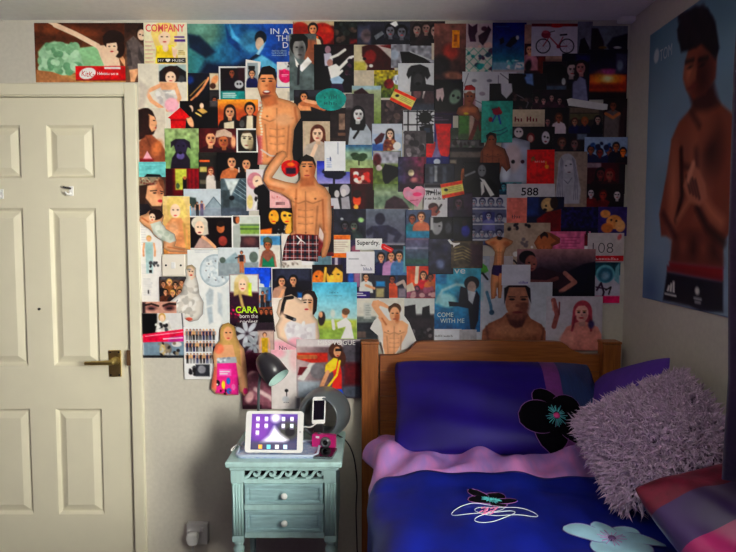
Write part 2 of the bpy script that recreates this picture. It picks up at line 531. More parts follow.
def paint(X, Y, bgc, ops):
    C = np.empty(X.shape + (3,)); C[:] = np.array(cc_(bgc), float)
    y0_, y1_, x0_, x1_ = Y.min(), Y.max(), X.min(), X.max()
    for o in flat(ops):
        k = o[0]
        if k == 'e':
            _, cx, cy, rx, ry, c, rot, s = o
            ca, sa = math.cos(rot), math.sin(rot)
            u_ = (X - cx) * ca + (Y - cy) * sa; v_ = -(X - cx) * sa + (Y - cy) * ca
            q = np.sqrt((u_ / max(rx, .05)) ** 2 + (v_ / max(ry, .05)) ** 2)
            a = np.clip(.5 - (q - 1) * min(rx, ry) / s, 0, 1)
        elif k == 'p':
            d, _, _ = sdf_poly(X, Y, o[1]); c, s = o[2], o[3]
            a = np.clip(.5 - d / s, 0, 1)
        elif k == 'l':
            _, pts, w, c, s = o
            d = np.full(X.shape, 1e9)
            for (ax_, ay_), (bx_, by_) in zip(pts[:-1], pts[1:]):
                ex, ey = bx_ - ax_, by_ - ay_
                t_ = np.clip(((X - ax_) * ex + (Y - ay_) * ey) / max(ex * ex + ey * ey, 1e-9), 0, 1)
                d = np.minimum(d, np.hypot(X - ax_ - t_ * ex, Y - ay_ - t_ * ey))
            a = np.clip(.5 - (d - w / 2) / s, 0, 1)
        elif k in ('gv', 'gh'):
            _, c1, c2, a0, a1 = o
            if k == 'gv':
                a0 = y0_ if a0 is None else a0; a1 = y1_ if a1 is None else a1
                t_ = np.clip((Y - a0) / (a1 - a0), 0, 1)
            else:
                a0 = x0_ if a0 is None else a0; a1 = x1_ if a1 is None else a1
                t_ = np.clip((X - a0) / (a1 - a0), 0, 1)
            C = np.array(cc_(c1), float) * (1 - t_[..., None]) + np.array(cc_(c2), float) * t_[..., None]
            continue
        elif k == 'ns':
            _, am, sc, seed = o
            f_ = 1 + am * (vnoise(X, Y, sc, seed + 3) - .5) * 2
            C = C * f_[..., None]
            continue
        C = C * (1 - a[..., None]) + np.array(cc_(c), float) * a[..., None]
    return np.clip(C, 0, 255)

def lin_np(C):
    v = C / 255.0
    return np.where(v <= .04045, v / 12.92, ((v + .055) / 1.055) ** 2.4)

def grid_mesh(name, X, Y, xyz, C, keep, m, skirt=None):
    ny_, nx_ = X.shape
    idx = np.arange(nx_ * ny_).reshape(ny_, nx_)
    q = np.stack([idx[:-1, :-1], idx[1:, :-1], idx[1:, 1:], idx[:-1, 1:]], -1).reshape(-1, 4)
    if keep is not None:
        q = q[keep.reshape(-1)]
    co = xyz.reshape(-1, 3); colr = lin_np(C).reshape(-1, 3)
    used = np.unique(q); remap = -np.ones(len(co), int); remap[used] = np.arange(len(used))
    co, colr, q = co[used], colr[used], remap[q]
    if skirt is not None:
        ed = np.concatenate([q[:, [0, 1]], q[:, [1, 2]], q[:, [2, 3]], q[:, [3, 0]]])
        key = np.sort(ed, 1); k1 = key[:, 0].astype(np.int64) * (len(co) + 1) + key[:, 1]
        un, inv, cnt = np.unique(k1, return_inverse=True, return_counts=True)
        bd = ed[cnt[inv] == 1]
        bv = np.unique(bd); m2 = -np.ones(len(co), int); m2[bv] = len(co) + np.arange(len(bv))
        sq = np.stack([bd[:, 1], bd[:, 0], m2[bd[:, 0]], m2[bd[:, 1]]], 1)
        co = np.concatenate([co, co[bv] + np.array(skirt)]); colr = np.concatenate([colr, colr[bv] * .3 + .55])
        q = np.concatenate([q, sq])
    me = bpy.data.meshes.new(name)
    me.vertices.add(len(co)); me.vertices.foreach_set('co', co.astype(np.float32).ravel())
    me.loops.add(q.size); me.loops.foreach_set('vertex_index', q.astype(np.int32).ravel())
    me.polygons.add(len(q)); me.polygons.foreach_set('loop_start', (np.arange(len(q)) * 4).astype(np.int32))
    me.update(calc_edges=True)
    at = me.attributes.new('print', 'FLOAT_COLOR', 'POINT')
    at.data.foreach_set('color', np.concatenate([colr, np.ones((len(colr), 1))], 1).astype(np.float32).ravel())
    me.materials.append(m)
    return me

LAYERS = []
SHEETS = []
STEP = .62
def sheet(name, label, cat, rect, bgc, ops, poly=None, group=None, res=None, curl=0.0, round_=5.0):
    """a sheet of paper stuck to the wall; rect and all drawing in photo pixels, turned into wall metres."""
    global LAYERS
    x0, y0, x1, y1 = rect
    if poly is not None:
        xs_, ys_ = [a for a, _ in poly], [b_ for _, b_ in poly]
        x0, y0, x1, y1 = min(xs_), min(ys_), max(xs_), max(ys_)
    lay = 1
    for (a0, b0, a1, b1, L) in LAYERS:
        if a0 < x1 - .3 and a1 > x0 + .3 and b0 < y1 - .3 and b1 > y0 + .3:
            lay = max(lay, L + 1)
    LAYERS.append((x0, y0, x1, y1, lay))
    cx, cy = (x0 + x1) / 2, (y0 + y1) / 2
    c = on_y(cx, cy, 0)
    sx_ = (on_y(cx + 1, cy, 0).x - on_y(cx - 1, cy, 0).x) / 2
    sz_ = (on_y(cx, cy - 1, 0).z - on_y(cx, cy + 1, 0).z) / 2
    st_ = res or STEP
    nx_, ny_ = max(2, int(math.ceil((x1 - x0) / st_))), max(2, int(math.ceil((y1 - y0) / st_)))
    X, Y = np.meshgrid(np.linspace(x0, x1, nx_ + 1), np.linspace(y0, y1, ny_ + 1))
    dep = .0004 + .0003 * lay
    keep = None
    if poly is not None:
        d, qx, qy = sdf_poly(X, Y, poly)
        ins = d < 0
        keep = ins[:-1, :-1] | ins[1:, :-1] | ins[1:, 1:] | ins[:-1, 1:]
        X = np.where(ins, X, qx); Y = np.where(ins, Y, qy)
    C = paint(X, Y, bgc, ops)
    sd_ = int(x0 * 31 + y0 * 17)
    wt = np.clip(1.15 - C.min(-1) / 230, .12, 1) * (.45 if name == 'magazine_cutout' else 1)
    f_ = 1 + wt * (.22 * (vnoise(X, Y, 2.0, sd_) - .5) + .22 * (vnoise(X, Y, 6.5, sd_ + 1) - .5))
    q_ = np.clip(C * f_[..., None] / 255, 0, 1)
    q_ = q_ * .55 + .45 * (3 * q_ ** 2 - 2 * q_ ** 3)
    C = 255 * q_ ** 1.1
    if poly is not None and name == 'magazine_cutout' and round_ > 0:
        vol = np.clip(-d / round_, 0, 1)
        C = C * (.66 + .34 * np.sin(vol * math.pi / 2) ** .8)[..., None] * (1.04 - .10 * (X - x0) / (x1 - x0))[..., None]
    lum = C.mean(-1, keepdims=True)
    C = np.clip(lum + (C - lum) * 1.08, 0, 255)
    tx, ty_ = (X - x0) / (x1 - x0) * 2 - 1, (Y - y0) / (y1 - y0) * 2 - 1
    rn = random.Random(int(x0 * 31 + y0 * 17))
    crl = .0001 * (np.abs(tx) ** 3) * rn.random() + curl * np.clip(ty_, 0, 1) ** 3
    xyz = np.stack([(X - cx) * sx_, -crl, -(Y - cy) * sz_], -1)
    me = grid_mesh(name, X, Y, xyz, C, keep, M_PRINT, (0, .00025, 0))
    o = bpy.data.objects.new(name, me)
    o.location = (c.x, -dep, c.z)
    link(o)
    tag(o, label, cat, group)
    S_ = dict(o=o, cx=cx, cy=cy, sx=sx_, sz=sz_)
    SHEETS.append(S_)
    return S_

TXT_N = 0
def text_mesh(s, col, w=None, h=None, bold=False, name='lettering', shear=0.0, offset=0.0):
    cu = bpy.data.curves.new('t', 'FONT')
    cu.body = s; cu.size = 1.0; cu.shear = shear; cu.offset = offset
    cu.resolution_u = 3
    ob = bpy.data.objects.new('t', cu); COL.objects.link(ob)
    me = bpy.data.meshes.new_from_object(ob.evaluated_get(bpy.context.evaluated_depsgraph_get()))
    COL.objects.unlink(ob); bpy.data.objects.remove(ob); bpy.data.curves.remove(cu)
    n = len(me.vertices)
    co = np.empty(n * 3, np.float32); me.vertices.foreach_get('co', co); co = co.reshape(-1, 3)
    mn, mx_ = co.min(0), co.max(0)
    sc_x = sc_y = 1.0
    if w is not None and h is not None:
        sc_x, sc_y = w / (mx_[0] - mn[0]), h / (mx_[1] - mn[1])
    elif h is not None:
        sc_x = sc_y = h / (mx_[1] - mn[1])
    else:
        sc_x = sc_y = w / (mx_[0] - mn[0])
    out = np.stack([(co[:, 0] - mn[0]) * sc_x, np.zeros(n), (co[:, 1] - mn[1]) * sc_y], 1)
    me.materials.clear()
    key = 'ink_%02x%02x%02x' % tuple(int(v) for v in cc_(col))
    me.materials.append(mat(key, cc_(col), .5, spec=.3))
    return me, out

def txt(S_, s, x, y, col, w=None, h=None, rot=0.0, offset=0.0, shear=0.0):
    """lettering printed on a sheet; (x, y) = lower left corner in photo pixels, w/h in photo pixels."""
    me, out = text_mesh(s, col, w, h, offset=offset, shear=shear)
    ca, sa = math.cos(rot), math.sin(rot)
    u_ = out[:, 0] * ca + out[:, 2] * sa
    v_ = -out[:, 0] * sa + out[:, 2] * ca
    lx = (x - S_['cx'] + u_) * S_['sx']; lz = -(y - S_['cy'] - v_) * S_['sz']
    co = np.stack([lx, np.full(len(lx), -.00017), lz], 1).astype(np.float32)
    me.vertices.foreach_set('co', co.ravel()); me.update()
    o = bpy.data.objects.new('lettering', me)
    link(o, S_['o'])
    return o

def marks(S_, n, x, y, col, w, h, rot=0.0):
    """writing too small or blurred to read in the photograph: a row of n letter-like ink strokes."""
    rn = random.Random(int(x * 7 + y * 3))
    bm_ = NB()
    ca, sa = math.cos(rot), math.sin(rot)
    cw = w / n
    def pt(u_, v_):
        a, c = u_ * ca + v_ * sa, -u_ * sa + v_ * ca
        return bm_.verts.new(((x - S_['cx'] + a) * S_['sx'], -.00017, -(y - S_['cy'] - c) * S_['sz']))
    def quad(u0, u1, v0, v1):
        bm_.faces.new((pt(u0, v0), pt(u1, v0), pt(u1, v1), pt(u0, v1)))
    for k in range(n):
        u0 = k * cw; hh = h * rn.choice((.65, .7, 1.0)); b_ = cw * .24
        quad(u0, u0 + b_, 0, hh)
        if rn.random() < .7: quad(u0 + cw * .52, u0 + cw * .52 + b_, 0, hh * rn.choice((.6, 1)))
        if rn.random() < .7: quad(u0 + b_, u0 + cw * .52, hh * .4, hh * .4 + h * .2)
    me = bpy.data.meshes.new('lettering'); bm_.to_mesh(me); bm_.free()
    key = 'ink_%02x%02x%02x' % tuple(int(v) for v in cc_(col))
    me.materials.append(mat(key, cc_(col), .5, spec=.3))
    return link(bpy.data.objects.new('lettering', me), S_['o'])
def MP(label, rect, bgc, *ops, **k): return sheet('magazine_page', label, 'magazine page', rect, bgc, list(ops), **k)
def PH(label, rect, bgc, *ops, **k): return sheet('photo_print', label, 'photograph', rect, bgc, list(ops), **k)
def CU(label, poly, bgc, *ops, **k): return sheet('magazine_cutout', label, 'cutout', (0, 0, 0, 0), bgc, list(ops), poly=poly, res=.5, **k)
def CD(label, rect, bgc, *ops, **k): return sheet('card', label, 'card', rect, bgc, list(ops), **k)
def TG(label, rect, bgc, *ops, **k): return sheet('paper_tag', label, 'tag', rect, bgc, list(ops), **k)
def frame(x0, y0, x1, y1, w, c='w'):
    return [r(x0, y0, x1, y0 + w, c), r(x0, y1 - w, x1, y1, c), r(x0, y0, x0 + w, y1, c), r(x1 - w, y0, x1, y1, c)]
def abs_(cx, y0, w, h, c):
    """printed muscle shading of a bare chest: y0 = collar line."""
    d, li = sh(c, .80), sh(c, 1.08)
    o = [e(cx - w * .24, y0 + h * .2, w * .2, h * .11, li, .15, 4), e(cx + w * .24, y0 + h * .2, w * .2, h * .11, li, -.15, 4)]
    o += [l([(cx - w * .44, y0 + h * .28), (cx - w * .2, y0 + h * .34), (cx, y0 + h * .29), (cx + w * .2, y0 + h * .34), (cx + w * .44, y0 + h * .28)], w * .035, d, 1.2)]
    o += [l([(cx, y0 + h * .12), (cx, y0 + h * .85)], w * .03, d, 1.2)]
    for k in range(3):
        yy = y0 + h * (.46 + .13 * k)
        o += [l([(cx - w * .2, yy), (cx - w * .03, yy + h * .02)], w * .025, d, 1.2), l([(cx + w * .2, yy), (cx + w * .03, yy + h * .02)], w * .025, d, 1.2)]
        o += [e(cx - w * .11, yy + h * .06, w * .07, h * .045, li, 0, 2.5), e(cx + w * .11, yy + h * .06, w * .07, h * .045, li, 0, 2.5)]
    o += [l([(cx - w * .33, y0 + h * .4), (cx - w * .27, y0 + h * .95)], w * .04, d, 1.5), l([(cx + w * .33, y0 + h * .4), (cx + w * .27, y0 + h * .95)], w * .05, d, 1.5)]
    o += [e(cx - w * .27, y0 + h * .25, w * .03, w * .025, sh(c, .6)), e(cx + w * .27, y0 + h * .25, w * .03, w * .025, sh(c, .6)), e(cx, y0 + h * .9, w * .02, w * .03, sh(c, .6))]
    return o

# ---------------- strip above the door
s = MP('poster of reclining woman in mint tulle dress with red chocolate bar', (35, 23, 131, 82.5), (96, 52, 34), gv((82, 46, 32), (140, 92, 58)), e(60, 30, 40, 6, (120, 70, 44), .1, 3), r(35, 74, 131, 83, (190, 150, 100), 2),
   p([(38, 52), (44, 45), (55, 41), (68, 44), (80, 50), (96, 46), (104, 56), (100, 68), (80, 72), (56, 76), (40, 66)], 'mint', 2), cl(40, 45, 78, 72, 46, [(140, 184, 146), (184, 220, 186), (120, 166, 130)], 4, 1),
   p([(36, 70), (52, 72), (74, 80), (74, 83), (36, 83)], (180, 130, 92)), p([(78, 48), (98, 46), (112, 60), (108, 68), (84, 66)], (150, 196, 150), 1.5),
   l([(56, 25), (76, 34), (98, 46), (106, 56)], 5, 'sl'), l([(50, 22), (58, 26)], 3, 'sl'), p([(97, 46), (108, 45), (118, 52), (120, 66), (104, 66), (100, 56)], 'sl'), l([(118, 52), (126, 66), (129, 80)], 4, 'sk'),
   e(114, 40, 11, 10, 'db'), e(119, 48, 6, 10, 'db'), e(112, 47, 5.5, 8, 'sl'), p([(103, 36), (122, 34), (121, 42), (105, 44)], 'db'), e(109.5, 46.5, 1.1, .6, 'db', 0, .5), e(114.5, 46.3, 1.1, .6, 'db', 0, .5), e(112, 51.5, 1.7, .7, (190, 60, 60), 0, .5), l([(117, 52), (114, 56), (112, 62)], 3, 'sl'),
   r(75, 66, 125.5, 81, 'rd'), r(75, 79.5, 125.5, 81, (150, 14, 24)), e(87, 73.5, 8.5, 5.6, 'w', -.25, .6), r(104, 67, 120, 69, 'w'))
txt(s, 'KitKat', 81, 76, 'rd', w=15, h=5.5, rot=.15)
marks(s, 11, 97, 75, 'w', w=21, h=3)
MP('page of dark-haired woman in long grey jumper beside the magazine cover', (125, 23, 148, 82.5), 'cr', gv((62, 40, 34), (120, 92, 74), 23, 60), e(144, 33, 7, 9.5, 'db'), e(142, 35, 4, 5.5, 'sl'), e(140.5, 34.5, .9, .6, 'bk'), e(143.5, 35.5, .9, .6, 'bk'),
   p([(127, 42), (134, 36), (140, 42), (146, 50), (147, 66), (142, 70), (129, 72), (127, 60)], (112, 102, 100)), p([(127, 42), (131, 52), (132, 66), (127, 66)], (84, 76, 76)), p([(139, 46), (144, 60), (143, 66), (138, 58)], (84, 76, 76)),
   p([(129, 70), (143, 68), (142, 82), (139, 82), (137, 74), (134, 82), (130, 82)], 'sk'), ns(.1, 2.5, 1))
# ---------------- left column
s = MP('magazine cover of blonde woman in yellow dress', (144.5, 23, 187.5, 112), (236, 226, 190), gv((232, 224, 196), (226, 208, 150)), e(165, 33, 13, 11, 'bl'), p([(152, 34), (178, 32), (177, 46), (170, 49), (156, 48)], 'bl'), e(165, 38, 6, 8, 'sl'),
   e(162.5, 37, 1.1, .6, 'db', 0, .5), e(167.8, 37, 1.1, .6, 'db', 0, .5), e(165.3, 42, 1.8, .7, (190, 70, 70), 0, .5), p([(156, 30), (165, 26), (175, 30), (171, 34), (165, 31), (158, 37)], 'bl'),
   p([(157, 46), (174, 45), (178, 56), (175, 76), (160, 80), (155, 70)], 'ye'), p([(172, 46), (178, 50), (176, 60), (173, 56)], 'sl'), e(166, 48, 3, 4, 'sl'),
   lines(146, 40, 155, 80, 10, (210, 150, 140), .7), lines(179, 50, 186, 55, 3, (180, 150, 60), .7), r(175, 36.5, 185, 38, 'pu'), r(175, 39.5, 186, 42, 'pu'), r(157.5, 58, 186, 63, 'bk'), r(146, 76, 150, 79, (60, 90, 160)))
txt(s, 'COMPANY', 146.5, 32, (240, 84, 92), w=39, h=7.5, offset=.02)
txt(s, 'MY \u2665 MUSIC', 158.5, 62.2, 'w', w=26, h=3.2)
MP('pale page with dark car behind woman in white bodice', (139, 64, 187.5, 162), (224, 216, 198), r(160, 65, 187, 81, (170, 190, 188), 2), p([(160, 72), (166, 67), (178, 66), (187, 72), (187, 82), (160, 82)], 'dk'), r(168, 68, 178, 71, 'lg'), e(182, 79, 3.5, 3.5, 'dg'),
   e(172, 74.5, 8.5, 8.5, 'db'), e(171.5, 78, 5.2, 6.2, 'sl'), e(169.5, 77, .9, .6, 'db', 0, .5), e(173.5, 77, .9, .6, 'db', 0, .5), e(171.5, 81, 1.6, .6, (190, 80, 80), 0, .5),
   p([(158, 88), (166, 84), (177, 85), (180, 92), (178, 108), (170, 112), (160, 106), (155, 96)], (214, 206, 198)), cl(158, 88, 176, 104, 14, [(190, 184, 180), (232, 228, 220)], 3, 2), l([(160, 86), (147, 92), (152, 101), (162, 108)], 4, 'sk'), l([(176, 86), (180, 98), (176, 106), (168, 110)], 4, 'sk'), p([(160, 82), (178, 83), (177, 90), (162, 90)], 'sk', 1.2), e(172, 105, 7, 7, 'lp', 0, 1.5), p([(140, 80), (150, 88), (144, 108), (139, 110)], (200, 190, 178), 3))
PH('photo of brown-haired woman in profile with bare shoulders', (139, 108, 166, 162), (216, 204, 186), p([(139, 110), (147, 107), (153, 111), (156, 118), (157, 126), (154, 134), (148, 138), (139, 140)], 'db', 1.2), p([(149, 114), (155, 117), (157.5, 123), (156.5, 126), (156, 130), (152, 132), (149, 126)], 'sk', 1), e(154.5, 120.5, 1.1, .6, 'bk', 0, .5), e(156, 128, .9, .7, 'rd', 0, .5), p([(139, 142), (146, 135), (152, 135), (160, 142), (165, 150), (165.5, 162), (139, 162)], 'sx', 1.5), e(157, 148, 5, 8, 'sd', .4, 4), p([(144, 110), (150, 116), (149, 132), (144, 138), (140, 138)], (60, 36, 34), 2), l([(146, 136), (150, 146)], 1.2, 'sb', 2), p([(141, 162), (147, 151), (153, 161)], 'lp'), r(139, 159, 153, 162, 'dr', 2))
# ---------------- blue underwater spread
s = MP('blue underwater double page with swimming boy', (188, 24, 313, 108), (30, 96, 150), gh((70, 130, 130), (26, 84, 156), 190, 270), e(200, 30, 22, 20, (110, 150, 136), 0, 12), p([(188, 34), (200, 36), (216, 52), (206, 58), (190, 48)], (22, 50, 76), 3), p([(196, 78), (206, 62), (232, 66), (246, 60), (250, 108), (188, 108), (188, 84)], (14, 32, 60), 6),
   p([(226, 24), (230, 36), (244, 44), (250, 54), (240, 52), (228, 42)], (20, 70, 120), 2), p([(230, 24), (236, 36), (248, 44), (246, 48), (232, 38)], (90, 160, 200), 2), e(252, 42, 12, 12, (74, 132, 164), 0, 6), e(261, 38, 6, 7, (20, 36, 50)), e(260, 44, 4.2, 6.5, (196, 172, 150)), p([(262, 46), (266, 42), (262, 50), (256, 60), (250, 62)], (150, 190, 210), 1.2),
   p([(248, 60), (256, 54), (262, 56), (258, 62)], (20, 40, 60)), p([(250, 62), (262, 55), (270, 60), (282, 68), (274, 74), (258, 66)], (110, 180, 214), 2), ns(.14, 9, 5))
txt(s, 'IN AT', 271, 34.2, 'pw', w=24, h=5.6); txt(s, 'THE', 276.5, 41.2, 'pw', w=16, h=5.6); txt(s, 'D', 283, 48, 'pw', w=5.5, h=5.6); marks(s, 1, 289, 55, 'pw', w=4.5, h=5)
for k in range(3): marks(s, 19, 272, 51.5 + k * 2.2, (150, 180, 200), w=15, h=1.5)
PH('dark print of golden figure dancing in the blue', (188, 73, 212, 110), 'nv', gv((14, 26, 50), (8, 10, 18)), l([(196, 96), (203, 88), (209, 78)], 2.2, 'st'), l([(191, 100), (198, 94)], 1.6, 'st'), l([(190, 96), (206, 80)], .8, 'lb'), e(190, 80, 4, 4, (30, 70, 130), 0, 3))
PH('narrow print with two small gold portraits', (209.5, 73, 219.5, 109), 'dk', r(210, 73.5, 219, 90, (210, 196, 170)), e(215, 80, 3, 5, 'st', .5), e(213, 86, 3, 3, 'br'), r(210, 92, 219, 108, (60, 56, 58)), bust(214.5, 100, 2.6, 'sx', 'bk', 'gy'))
PH('photo of two people in the dark above a teal caption', (219, 66.5, 246.5, 101), (220, 222, 220), r(220.5, 68, 245, 100, (26, 14, 22)), bust(232, 73, 3.2, 'sx', 'bk', (30, 16, 36), 0, 0, 2.4), r(238, 68, 245, 82, (60, 20, 36), 2), e(239, 84.5, 4.5, 4, 'lg'), e(237.5, 84, 1, 1, 'bk'), e(240.5, 84, 1, 1, 'bk'), r(220.5, 91, 245, 100, 'te', 2), lines(223, 92.5, 242, 98, 3, 'w', .8))
PH('small white-framed print of boy in black cap', (245, 60, 260, 88.5), 'pw', r(247.5, 63, 258, 86, (150, 160, 164)), bust(252, 73.5, 3.2, 'sk', 'bk', 'nv', 0, 0, 1.7), r(248.5, 66, 255, 69.5, 'bk'), poly=[(246, 59.5), (261, 62), (258.5, 88.5), (245, 87)])
MP('cream page with bare margin beside smiling shirtless man', (246, 88, 306, 165), (222, 210, 190), r(288, 92, 296, 100, (180, 172, 160), 2), cl(256, 100, 262, 164, 40, [(216, 150, 140), (236, 200, 190), (190, 90, 90)], 1.2, 4))
CD('white card with pink round sticker', (277, 62, 295, 87), 'pw', e(285.5, 76, 6.6, 7, 'mg'), r(279, 70, 283, 74, 'mg'), lines(282, 74, 289, 77, 2, 'lp', .7), cl(285, 63, 295, 70, 12, ['dk', 'lg'], 1.5, 2))
PH('print of man in open shirt in a red leather armchair', (293, 21.5, 335, 50), (92, 24, 18), r(293, 21, 335, 26, (190, 170, 140), 2), e(322, 34, 12, 11, (168, 36, 22), 0, 2), e(300, 30, 9, 8, (150, 40, 22), 0, 2), e(326, 30, 6, 3, (200, 70, 40), .2, 2), bust(313, 29, 4.6, 'st', 'bk', (60, 28, 24)), p([(310, 36), (318, 36), (321, 50), (312, 50)], 'or', 1), p([(316, 38), (320, 40), (323, 50), (318, 50)], 'cr'))
PH('grey print of man in white shirt collar and tie', (289.5, 34, 316.5, 101), 'gy', gv((96, 104, 104), (120, 130, 130)), r(304, 40, 316, 72, (150, 96, 70), 3), e(299, 45, 9, 11, (26, 26, 28)), e(299.5, 49, 6.4, 10, (140, 140, 138)), e(302, 52, 3.4, 8, (96, 96, 96), 0, 2), e(297, 47.5, 1.3, .7, 'bk', 0, .5), e(302, 47.5, 1.2, .7, 'bk', 0, .5), e(300, 55, 2, .8, (70, 60, 60), 0, .5), p([(291, 36), (300, 31), (308, 38), (308, 46), (303, 41), (293, 42)], (26, 26, 28)),
   p([(289.5, 64), (297, 60), (306, 60), (316, 66), (316, 101), (290, 101)], (104, 116, 116)), p([(295, 58), (300, 66), (308, 57), (312, 62), (302, 72), (296, 66)], 'w'), l([(299, 66), (298, 84)], 2.4, (50, 52, 60)), ns(.15, 5, 7))
PH('dark concert print with red stage glow', (334, 21.5, 359, 46), (22, 24, 26), cl(334, 22, 358, 40, 16, [(50, 60, 56), (34, 40, 44), (80, 66, 60)], 3, 3), r(350, 39, 360, 44, 'dr', 3), ns(.3, 3, 1))
PH('dim print of figures in hooded coats', (357, 21.5, 391, 46), (48, 48, 60), r(357, 25, 370, 44, (74, 78, 96), 3), e(366, 36, 5, 7, (110, 96, 100), 0, 2), e(380, 40, 9, 7, (30, 32, 44), 0, 2), p([(374, 36), (382, 31), (384, 34), (376, 40)], (130, 134, 140)), ns(.25, 5, 2))
PH('grey print of two laughing heads with white cap', (384, 21.5, 411, 46), (56, 58, 70), duo(396, 31, 5.2, (120, 120, 128), 'bk', (38, 38, 50), (110, 110, 118), 'bk', (40, 42, 52), 2.2, 0, 0), p([(390, 24), (396, 20.5), (398, 25), (395, 27)], 'w'), ns(.15, 3, 3))
PH('concert print of dancers in white suits reaching out', (314, 44.5, 355, 93), (16, 12, 22), r(314, 44.5, 322, 93, (8, 8, 12), 2), r(334, 44, 355, 60, (40, 16, 26), 4), e(328, 50, 3, 4, (150, 120, 130)), p([(324, 54), (331, 53), (333, 60), (331, 66), (325, 66)], (190, 186, 200)), l([(331, 58), (338, 55), (345, 50)], 2.6, 'pw'), e(330, 63, 3, 3.6, (170, 130, 120)), p([(328, 67), (336, 64), (341, 68), (338, 78), (331, 80)], 'w'), l([(338, 70), (345, 63), (350, 58), (353.5, 57)], 3, 'w'), l([(336, 77), (342, 71)], 2.4, 'w'), p([(330, 79), (339, 76), (344, 80), (342, 84), (332, 84)], (160, 186, 210)), p([(331, 84), (342, 84), (345, 93), (331, 93)], (60, 40, 70)), cl(345, 60, 355, 92, 12, [(60, 20, 40), (26, 20, 40), (90, 60, 80)], 2, 3))
PH('print of dark red-brown dog nosing the camera', (354, 45, 395, 72), (206, 194, 164), r(354, 62, 366, 72, (190, 180, 90), 3), p([(374, 44), (395, 44), (395, 62), (384, 56)], (196, 186, 180), 1.5), p([(378, 46), (395, 44), (395, 50)], 'dr'), p([(362, 47), (372, 43), (380, 48), (392, 60), (395, 72), (366, 72), (368, 66), (362, 56)], (70, 22, 22), 1.5), e(370, 57, 6, 7, (128, 30, 28), .3, 2), e(364.5, 59, 1.8, 1.4, 'bk'), e(371, 66, 2, 1.6, 'pw'))
CD('plain beige square of card', (354, 70.5, 375, 92), (200, 188, 168), ns(.03, 5, 2))
PH('print of red ball on yellow-green grass', (374, 70.5, 403, 98), (150, 148, 40), gv((190, 170, 50), (70, 92, 34)), e(389, 84, 5, 5, 'dr'), e(397, 80, 4, 5, (200, 204, 220)), ns(.35, 2, 3))
PH('sepia print of bare-armed man reclining', (294, 90, 334, 124), (30, 22, 28), r(294, 90, 334, 97, (60, 60, 70), 3), bust(304, 97, 4, 'st', 'bk', 'st', 0, 0, 1.6, 3), l([(302, 104), (312, 105), (324, 109)], 4, 'sd'), l([(306, 101), (316, 103)], 3.4, 'sk'), r(294, 112, 334, 124, 'bk', 2), lines(306, 114, 326, 117, 2, 'dg', .6))
MP('black-coated figure page behind the long-haired girl', (291, 112, 334, 168), (26, 22, 32), r(291, 112, 334, 121, (18, 16, 22)), p([(306, 124), (312, 132), (313, 165), (305, 165)], (170, 160, 150), 1.5), p([(292, 122), (302, 120), (310, 134), (309, 152), (304, 168), (292, 168)], (14, 14, 20)))
PH('warm portrait of girl with long chestnut hair', (303, 121.5, 332.5, 168), (196, 178, 154), bust(318, 134, 6.6, 'sl', (104, 54, 34), (190, 176, 164), 3.2, -.2), l([(316, 146), (312, 156), (308, 166)], 4, 'sl'))
PH('print of pale room with brown door', (330, 108, 352, 146), (50, 38, 40), r(339, 114, 345, 130, (140, 118, 104)), r(347, 112, 351, 128, (120, 100, 92)), r(338, 133, 350, 136, (110, 84, 70)), r(330, 138, 352, 146, (70, 54, 52)), ns(.2, 4, 5))
PH('print of brown dog in profile against pale green', (352, 86, 381, 127), (168, 180, 116), gv((178, 186, 160), (120, 140, 70)), r(352, 86, 381, 90, (160, 186, 196), 2), p([(354, 92), (362, 88), (369, 94), (373, 96), (372, 101), (366, 103), (370, 116), (374, 126), (354, 126)], (60, 26, 34), 1.2), e(369, 101, 2.4, 1.2, (130, 60, 50)))
PH('grey portrait of smiling girl with dark hair in knit top', (345.5, 94, 374, 146), (78, 70, 74), r(345.5, 94, 353, 108, (110, 104, 106), 2), r(345.5, 110, 354, 146, (60, 52, 54), 2), p([(348, 146), (350, 128), (358, 124), (366, 124), (371, 132), (372, 146)], (176, 184, 192)), face(358, 114.5, 7, (214, 214, 214), (28, 26, 32), 2.3, .3), l([(354, 138), (358, 132), (361, 124)], 2.5, (28, 26, 32)))
s = TG('teal oval speech-bubble tag', (0, 0, 1, 1), 'te', e(331, 100, 13, 9, (26, 142, 132), 0, 3), poly=[(331 + 15.3 * math.cos(k * .2618) * (1 + .03 * math.sin(5 * k)), 99.7 + 11.2 * math.sin(k * .2618)) for k in range(24)])
marks(s, 3, 324, 99, (20, 100, 100), w=14, h=4); marks(s, 3, 324, 105, (20, 100, 100), w=14, h=4)
PH('dull grey print of crowd by a wall', (381, 100, 412, 130), (66, 54, 58), cl(383, 104, 410, 128, 20, [(90, 76, 80), (44, 36, 42), (110, 92, 90)], 3, 5), ns(.2, 3, 2))
PH('grey mountain print with black crow-like shape', (391, 44.5, 434, 68), (140, 140, 148), ns(.3, 3, 6), p([(400, 52), (410, 52), (424, 58), (432, 64), (402, 64)], 'bk'), e(394, 55, 5, 5, (170, 180, 196), 0, 2), l([(410, 52), (430, 60)], 1, 'lg'))
PH('black labrador portrait on white paper', (398, 63.5, 435, 92), (206, 208, 212), p([(411, 66), (420, 64.5), (428, 68), (430.5, 76), (427, 80), (425, 77), (427, 92), (410, 92), (411, 76), (408.5, 79), (406.3, 75), (408, 69)], (40, 40, 44)), e(414, 73, 1.2, .9, 'bk', 0, .5), e(421, 73, 1.2, .9, 'bk', 0, .5), e(418, 80, 5, 6, (62, 62, 66), 0, 1.5), e(418, 84, 2.6, 1.7, 'bk'), p([(424, 84), (436, 86), (436, 92), (424, 92)], 'dk'))
